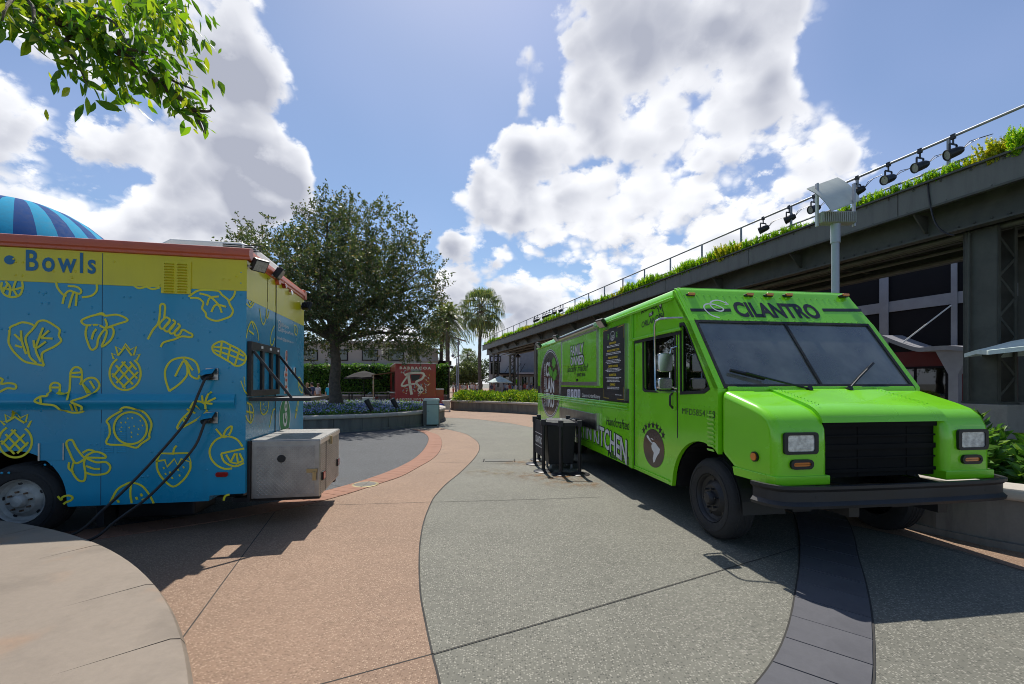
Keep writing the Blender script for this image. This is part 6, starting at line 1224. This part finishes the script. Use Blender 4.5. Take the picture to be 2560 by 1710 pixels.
mb.build('hedge_core', m_core, hg); n = 20000; i = RNG.integers(0, len(Hp)-1, n); t = RNG.random(n); P = np.array([tuple(p) for p in Hp]); base = P[i]*(1-t[:, None])+P[i+1]*t[:, None]
onTop = RNG.random(n) < .16; zz = np.where(onTop, 2.02+RNG.random(n)*.12+.05*np.sin(base[:, 0]*5), RNG.random(n)*2.05); yy = base[:, 1]+np.where(onTop, RNG.uniform(.2, .9, n), .22-RNG.random(n)*.16+.08*np.sin(base[:, 0]*3.1+zz*4)); C = np.stack([base[:, 0], yy, zz], 1)
leaves('foliage', C, rvec(n)*.8+np.array([0, -.6, -.1]), rvec(n), RNG.uniform(.10, .19, n), RNG.uniform(.07, .12, n), m_hedge, hg, kind='stuff')
def shrub(name, label, loc, r, h, n, ls, ml, group=None):
    e = empty(name, label, 'shrub', loc, random.uniform(0, 6), group); st = MB()
    for k in range(9):
        a = k*.7; st.tube([(0, 0, 0), (r*.35*math.cos(a), r*.35*math.sin(a), h*.4), (r*.7*math.cos(a), r*.7*math.sin(a), h*.8)], [.016, .012, .006], 5)
    st.build('stems', m_bark, e)
    d = rvec(n); d[:, 2] = np.abs(d[:, 2]); rad = (.45+.55*RNG.random(n))**.6; C = d*np.array([r, r, h])*rad[:, None]; leaves('foliage', C, d+rvec(n)*.6+np.array([0, 0, .1]), rvec(n), RNG.uniform(.7, 1.3, n)*ls, RNG.uniform(.38, .5, n)*ls, ml, e, kind='stuff'); return e
fs = 0
protos = [shrub('hedge_shrub', 'yellow green leafy shrub in the row inside the far planter', (0, 0, 0), .55, .62, 420, .15, m_lime, 'bright shrubs in the far planter') for _ in range(3)]
Rl = resample([p for p in LP], 120); used = set(); cnt = 0
for j, p in enumerate(Rl):
    if p.y < 19.5 or j % 2: continue
    d = (Rl[min(j+1, 120)]-Rl[max(j-1, 0)]).normalized(); nr = Vector((-d.y, d.x))
    for row in (.62, 1.25):
        q = p-nr*row; pr = protos[cnt % 3]
        o = pr if cnt < 3 else copy_tree(pr); o.location = (q.x+random.uniform(-.08, .08), q.y+random.uniform(-.1, .1), .5); o.rotation_euler.z = random.uniform(0, 6); s_ = random.uniform(.85, 1.15); o.scale = (s_, s_, s_*.95); cnt += 1
for i, (x, y, r, h, lab) in enumerate(((5.45, 5.35, .42, .60, 'glossy green shrub beside the green truck headlight'), (6.05, 4.75, .5, .62, 'glossy green shrub at the right edge in the near planter'), (5.9, 5.75, .5, .7, 'glossy green shrub behind the others in the near planter'), (6.75, 4.2, .5, .62, 'glossy green shrub outside the right edge, nearest the camera'), (6.7, 5.2, .55, .7, 'glossy green shrub before the bridge plinth'), (5.2, 6.3, .45, .6, 'glossy green shrub hidden behind the truck hood'))):
    shrub('leafy_shrub', lab, (x, y, .5), r, h, 620, .15, m_shrub, 'glossy shrubs in the near planter')
# blue flowers, ground cover in the round planter
n = 15000; a = RNG.random(n)*2*math.pi; r = 4.75*np.sqrt(RNG.random(n)); hgt = .18*RNG.random(n)+.05*np.sin(a*9+r*4); C = np.stack([TP[0]+r*np.cos(a), TP[1]+r*np.sin(a), .52+np.abs(hgt)], 1)
gl = leaves('flower_bed_leaves', C, rvec(n)+np.array([0, 0, .6]), rvec(n), RNG.uniform(.06, .12, n), RNG.uniform(.03, .06, n), m_hedge); tag(gl, 'low green foliage under the blue flowers in the round planter', 'ground cover', kind='stuff')
n = 9000; a = RNG.random(n)*2*math.pi; r = 4.75*np.sqrt(RNG.random(n)); keep = (np.sin(a*13)*np.cos(r*3.1)+RNG.normal(size=n)*.7) > -.5; a, r = a[keep], r[keep]; n = len(a); C = np.stack([TP[0]+r*np.cos(a), TP[1]+r*np.sin(a), .64+RNG.random(n)*.1], 1)
fl = leaves('blue_flowers', C, rvec(n)+np.array([0, 0, .4]), rvec(n), RNG.uniform(.05, .09, n), RNG.uniform(.05, .08, n), leafmat('flower_blue', [(.18, .18, .50), (.26, .29, .66), (.42, .45, .8)], .3)); tag(fl, 'carpet of small blue flowers in the round planter', 'flowers', kind='stuff')
# ---- foxtail ferns along the bridge edge
m_fern = leafmat('fern_green', [(.11, .32, .015), (.19, .45, .02), (.32, .55, .03), (.52, .60, .05)], .5, .4, (1.6, 1.5, .5)); m_fern2 = leafmat('fern_yellow', [(.26, .38, .02), (.46, .50, .035), (.60, .54, .06)], .5, .4, (1.5, 1.4, .5))
def fern_mesh(seed, m, pl=26, nd_=58):
    r = np.random.default_rng(seed); Cs, Ds = [], []
    for k in range(pl):
        az = r.uniform(0, 6.28); lean = r.uniform(.03, .42); L = r.uniform(.55, 1.2); ax = np.array([math.cos(az)*lean, math.sin(az)*lean, 1.0]); ax /= np.linalg.norm(ax); b0 = np.array([r.uniform(-.18, .18), r.uniform(-.3, .3), 0])
        for j in range(nd_):
            t = j/nd_; d = r.normal(size=3); d -= ax*(d@ax); d /= np.linalg.norm(d); Cs.append(b0+ax*L*t+ax*-.0+np.array([0, 0, -.10*lean*t*t*L])); Ds.append(d*(.9-.3*t)+ax*.7)
    n = len(Cs); t = np.tile(np.arange(nd_)/nd_, pl); L = (.105*np.sin(np.pi*np.clip(t*.85+.13, 0, 1))**.8+.02); o = leaves('fern', np.array(Cs), np.array(Ds), rvec(n), L, L*.75, m, kind=None); me = o.data; bpy.data.objects.remove(o); return me
fms = [fern_mesh(k, m_fern) for k in range(4)]+[fern_mesh(9, m_fern2), fern_mesh(10, m_fern2)]
y = -3.0; k = 0
while y < YE-.3:
    big = .8+.35*math.sin(y*.9)+.2*math.sin(y*2.3+1); p = BG.M @ Vector((.16, y, 6.98)); me = fms[RNG.integers(0, 4)] if math.sin(y*.7+2)+random.uniform(-.5, .5) < 1.0 else fms[4+k % 2]
    o = obj_from('foxtail_fern', me); o.location = p; s_ = (.54+.09*math.sin(y*.9)+.07*math.sin(y*2.3+1))*random.uniform(.85, 1.15)*(1.3 if y < -.2 else (.66 if y < 4.5 else (.8 if y < 6.5 else 1.0))); o.scale = (s_, s_, s_); o.rotation_euler = (random.uniform(-.1, .1), random.uniform(-.25, 0), random.uniform(0, 6)); tag(o, 'bright green foxtail fern in the row along the bridge edge', 'fern', 'foxtail ferns along the bridge edge')
    y += .16 if y < 14 else (.30 if y < 30 else .45); k += 1
# ---- branch of the near tree, top left
m_near = leafmat('near_leaf', [(.04, .12, .01), (.08, .19, .014), (.15, .28, .02), (.34, .38, .03)], .55, .4, (1.7, 1.7, .5))
nt_ = empty('shade_tree', 'leafy tree branch hanging in from the upper left', 'tree', (-4.9, .6, .4)); off = Vector((-4.9, .6, .4))
MB().tube([Vector((0, 0, 0)), Vector((.05, .02, 1.0)), Vector((-.05, .05, 2.2)), Vector((.05, 0, 3.4))], [.16, .12, .10, .08], 12).build('trunk', m_bark, nt_, smooth=True)
def nb(x, y, Y=2.6): return at(x/3.669, y/3.669, Y)-off
main = [Vector((.05, 0, 3.2)), Vector((.6, .7, 4.1)), nb(-200, -350, 2.3), nb(180, -60, 2.45), nb(420, 110, 2.5), nb(700, 270, 2.55), nb(1000, 400, 2.6), nb(1130, 500, 2.62), nb(1350, 660, 2.66), nb(1480, 790, 2.7), nb(1620, 870, 2.72), nb(1720, 970, 2.74), nb(1830, 1080, 2.76), nb(1870, 1150, 2.77), nb(1885, 1230, 2.77)]
tw = [[nb(1000, 400), nb(1150, 450, 2.55), nb(1300, 470, 2.5), nb(1450, 520, 2.5)], [nb(700, 270), nb(850, 150, 2.5), nb(1050, 210, 2.45), nb(1180, 430, 2.4)], [nb(1470, 770, 2.7), nb(1510, 710, 2.72), nb(1650, 770, 2.75), nb(1800, 830, 2.8)], [nb(700, 270), nb(600, 400, 2.5), nb(720, 600, 2.45), nb(800, 780, 2.42)], [nb(1000, 400), nb(950, 500, 2.7), nb(1050, 650, 2.75), nb(1150, 800, 2.8)], [nb(420, 110), nb(600, -20, 2.8), nb(1100, 0, 2.9), nb(1500, 40, 3.0), nb(1680, 90, 3.0)], [nb(1100, 0, 2.9), nb(1400, 150, 2.9), nb(1600, 250, 2.9), nb(1680, 420, 2.9)], [nb(1510, 710, 2.72), nb(1500, 600, 2.72), nb(1480, 480, 2.7)], [nb(1750, 1000, 2.74), nb(1850, 1020, 2.74), nb(1930, 1015, 2.74), nb(1935, 960, 2.74)], [nb(1800, 1060, 2.75), nb(1840, 1150, 2.75), nb(1870, 1215, 2.75)], [nb(180, -60, 2.45), nb(300, 60, 2.3), nb(330, 260, 2.25), nb(500, 350, 2.25)], [nb(180, -60, 2.45), nb(60, 50, 2.2), nb(20, 200, 2.15)]]
br_ = MB(); mp = catmull(main, 4); br_.tube(mp, [.05*(1-.975*(i/(len(mp)-1)))+.0012 for i in range(len(mp))], 7)
for L in tw: p = catmull(L, 4); br_.tube(p, [.012*(1-.7*i/(len(p)-1)) for i in range(len(p))], 5)
br_.build('branches', m_bark, nt_, smooth=True)
Cs, Ds = [], []
def hang(path, n, spread, lo=0.0):
    P = catmull(path, 8)
    for _ in range(n):
        i = int(len(P)*random.uniform(lo, .999)); c = P[i]+Vector((random.gauss(0, spread), random.gauss(0, spread), random.gauss(-.01, spread*.8))); Cs.append(tuple(c)); Ds.append((random.gauss(.25, .5), random.gauss(0, .4), random.gauss(-.75, .4)))
hang(main[3:9], 260, .085); hang(main[8:13], 60, .04); 
for i, (L, n_) in enumerate(zip(tw, (80, 120, 70, 90, 100, 170, 170, 22, 4, 0, 80, 36))): hang(L, n_, .075 if i < 7 else .03)
for _ in range(260): Cs.append(tuple(nb(random.uniform(-50, 1650), random.uniform(-60, 190), random.uniform(2.3, 3.0)))); Ds.append((random.gauss(.2, .5), random.gauss(0, .4), random.gauss(-.75, .4)))
Cn, Dn = np.array(Cs), np.array(Ds); n = len(Cn); Dn /= np.linalg.norm(Dn, axis=1, keepdims=True); U = rvec(n)
lm = MB(); rnd = []
for c, d, u in zip(Cn, Dn, U):
    c, d, u = Vector(c), Vector(d), Vector(u); u = (u-d*u.dot(d)).normalized(); nn = d.cross(u); L = random.choice((.05, .065, .08, .09, .105))*random.uniform(.9, 1.1); W = L*random.uniform(.30, .42); cv = random.uniform(-.12, .2)
    row = [(0, .0), (.2, .62), (.45, 1.0), (.72, .72), (1.0, 0)]; pts = []; 
    vs = [c]+[c+d*L*t+u*W*.5*w+nn*(W*.16*w-cv*L*t*t) for t, w in row[1:4]]+[c+d*L*1.02-nn*cv*L]+[c+d*L*t-u*W*.5*w+nn*(W*.16*w-cv*L*t*t) for t, w in row[3:0:-1]]+[c+d*L*t-nn*cv*L*t*t for t in (.2, .45, .72)]
    lm.add(vs, [(0, 1, 8), (1, 2, 9, 8), (2, 3, 10, 9), (3, 4, 10), (4, 5, 10), (5, 6, 9, 10), (6, 7, 8, 9), (7, 0, 8)]); r_ = random.random(); rnd += [r_]*8
lo_ = lm.build('leaves', m_near, nt_, smooth=False, recalc=False); a_ = lo_.data.attributes.new('rnd', 'FLOAT', 'FACE'); a_.data.foreach_set('value', np.array(rnd, np.float32)); lo_['kind'] = 'stuff'
T, C, D, U, L, W = crown([(-.6, -.8, 4.6, 1.7, 1.7, 1.0)], 500, 9, (0, 0, 3), .09); leaves('crown', C, D, U, L, W, m_near, nt_, kind='stuff')
# ================================================================== PEOPLE
m_skin = mat('skin', (.42, .24, .17), .55)
def cloth(c): return mat('cloth_%02d%02d%02d' % tuple(int(x*99) for x in c), c, .85, var=.15)
def body_mesh(key):
    """one continuous skinned body, 1.75 m, in one of a few poses"""
    P = {}
    J = dict(pel=(0,0,.95), ab=(0,-.01,1.10), ch=(0,0,1.30), nk=(0,0,1.47), hd0=(0,-.02,1.56), hd1=(0,-.03,1.66), hd2=(0,-.02,1.73), ls=(.17,0,1.40), le=(.23,.02,1.12), lw=(.25,-.05,.87), lh=(.25,-.08,.78), rs=(-.17,0,1.40), re=(-.23,.02,1.12), rw=(-.25,-.05,.87), rh=(-.25,-.08,.78), lhip=(.09,0,.90), lk=(.10,-.02,.50), la=(.10,.02,.09), lt=(.10,-.14,.03), rhip=(-.09,0,.90), rk=(-.10,-.02,.50), ra=(-.10,.02,.09), rt=(-.10,-.14,.03))
    if key == 'arms': J.update(le=(.26,-.02,1.14), lw=(.12,-.20,1.05), lh=(.05,-.24,1.06), re=(-.26,-.02,1.14), rw=(-.13,-.20,1.03), rh=(-.06,-.24,1.04))
    if key == 'hip': J.update(re=(-.36,.08,1.15), rw=(-.21,.04,.99), rh=(-.15,.02,.97), lk=(.14,-.02,.5), la=(.16,.02,.09), lt=(.18,-.13,.03), hd0=(0,-.05,1.55), hd1=(0,-.09,1.63), hd2=(0,-.10,1.70))
    if key == 'walk': J.update(lk=(.10,-.20,.52), la=(.10,-.22,.10), lt=(.10,-.37,.06), rk=(-.10,.10,.50), ra=(-.10,.32,.14), rt=(-.10,.24,.03), le=(.22,.10,1.13), lw=(.23,.10,.88), lh=(.23,.08,.79), re=(-.22,-.06,1.13), rw=(-.23,-.22,.92), rh=(-.23,-.27,.85))
    R = dict(pel=(.155,.115), ab=(.145,.10), ch=(.165,.11), nk=(.06,.06), hd0=(.07,.08), hd1=(.082,.10), hd2=(.06,.075), ls=(.07,.07), le=(.045,.045), lw=(.034,.03), lh=(.04,.025), rs=(.07,.07), re=(.045,.045), rw=(.034,.03), rh=(.04,.025), lhip=(.10,.10), lk=(.062,.065), la=(.042,.045), lt=(.045,.03), rhip=(.10,.10), rk=(.062,.065), ra=(.042,.045), rt=(.045,.03))
    E = [('pel','ab'),('ab','ch'),('ch','nk'),('nk','hd0'),('hd0','hd1'),('hd1','hd2'),('ch','ls'),('ls','le'),('le','lw'),('lw','lh'),('ch','rs'),('rs','re'),('re','rw'),('rw','rh'),('pel','lhip'),('lhip','lk'),('lk','la'),('la','lt'),('pel','rhip'),('rhip','rk'),('rk','ra'),('ra','rt')]
    names = list(J); me = bpy.data.meshes.new('b'); me.from_pydata([J[k] for k in names], [(names.index(a), names.index(b)) for a, b in E], []); o = bpy.data.objects.new('b', me); COL.objects.link(o)
    o.modifiers.new('s', 'SKIN'); sv = me.skin_vertices[0].data
    for i, k in enumerate(names): sv[i].radius = R[k]; sv[i].use_root = (k == 'pel')
    o.modifiers.new('u', 'SUBSURF').levels = 2; dg = bpy.context.evaluated_depsgraph_get(); dg.update(); out = bpy.data.meshes.new_from_object(o.evaluated_get(dg)); bpy.data.objects.remove(o)
    out.polygons.foreach_set('use_smooth', [True]*len(out.polygons)); return out
BM = {k: body_mesh(k) for k in ('stand', 'arms', 'hip', 'walk')}
def person(loc, rz, h, shirt, pants, hair, key, label, group=None, shorts=True, longhair=False):
    src = BM[key]; me = src.copy(); me.materials.clear()
    for m in (m_skin, cloth(shirt), cloth(pants), mat('shoe_dark', (.05, .05, .05), .7)): me.materials.append(m)
    for p in me.polygons:
        c = p.center; i = 0
        if c.z < .085: i = 3
        elif c.z < .98 and abs(c.x) < .205 and c.z > (.52 if shorts else .085): i = 2
        elif .96 <= c.z < 1.455 and not (abs(c.x) > .19 and c.z < 1.2): i = 1
        p.material_index = i
    o = bpy.data.objects.new('person', me); COL.objects.link(o); o.location = loc; o.rotation_euler.z = rz; o.scale = (h/1.75,)*3; tag(o, label, 'person', group)
    hy = -.03 if key != 'hip' else -.09; hz_ = 0 if key != 'hip' else -.03
    hm = MB().lathe([(.001, .105), (.05, .098), (.085, .06), (.098, .01), (.092, -.05), (.07, -.09 if not longhair else -.2)], 14, Matrix.Translation((0, hy+.018, 1.665+hz_)) @ Matrix.Rotation(-.25, 4, 'X')); hm.build('hair', mat('hair_%d' % int(hair[0]*100), hair, .7), o, smooth=True)
    f = MB().ball((.028, hy-.088, 1.645+hz_), .010, .007, .007, 6, 4).ball((-.028, hy-.088, 1.645+hz_), .010, .007, .007, 6, 4); f.build('eyes', m_black, o); MB().ball((0, hy-.10, 1.62+hz_), .012, .016, .02, 6, 5).build('nose', m_skin, o)
    return o
X = lambda u, Y: at(u, 950, Y).x
person((X(768, 27.0), 27.0, 0), .6, 1.66, (.02, .02, .022), (.5, .48, .45), (.33, .18, .08), 'arms', 'woman with auburn hair in a black shirt beside the blue truck', longhair=True)
person((X(780, 28.2), 28.2, 0), -.4, 1.70, (.04, .06, .13), (.08, .08, .1), (.04, .03, .03), 'stand', 'person in a dark navy shirt standing behind the woman in black')
person((X(795, 29.0), 29.0, 0), 2.8, 1.64, (.5, .5, .52), (.3, .2, .12), (.12, .07, .04), 'stand', 'person in a pale grey top between the other two groups')
person((X(823, 26.2), 26.2, 0), 3.0, 1.68, (.02, .36, .52), (.02, .025, .05), (.62, .6, .56), 'hip', 'white haired man in a turquoise shirt and dark shorts seen from behind')
cols = [(.55, .5, .48), (.42, .1, .07), (.6, .58, .6), (.06, .07, .12), (.5, .25, .2), (.3, .32, .36), (.62, .6, .55), (.5, .12, .1), (.05, .12, .25), (.7, .68, .66)]
cn_ = ['cream', 'brick red', 'white', 'navy', 'pink', 'slate grey', 'sand', 'red', 'blue', 'bright white']
rr = random.Random(21); k = 0
spots = [(1100, 50), (1108, 52), (1133, 56), (1139, 58), (1149, 57), (1156, 60), (1163, 58), (1168, 61), (1174, 57), (1179, 60), (1184, 58), (1188, 61), (1193, 57), (1229, 54), (1235, 57), (1262, 58), (1268, 60), (1274, 56), (1281, 59), (1290, 60), (1302, 55), (1312, 58), (1318, 54), (1328, 57), (1338, 55)]
for (u, Y) in spots:
    person((X(u, Y), Y, 0), rr.uniform(0, 6.28), rr.uniform(1.55, 1.8), cols[k % 10], cols[(k*3+5) % 10] if k % 3 else (.05, .06, .1), ((.05, .03, .02), (.3, .2, .1), (.1, .07, .05))[k % 3], ('stand', 'walk', 'arms')[k % 3], 'distant visitor in a %s top %s' % (cn_[k % 10], 'left of the camera poles' if u < 1142 else ('left of the tall fan palm trunk' if u < 1200 else ('beside the pale umbrella' if u < 1285 else 'under the far bridge, close to the green truck'))), 'crowd of visitors in the distance'); k += 1
person((15.1, 13.0, 0), 1.4, 1.36, (.1, .1, .11), (.06, .06, .08), (.22, .10, .05), 'stand', 'brown haired person whose head shows at the right edge', longhair=True)
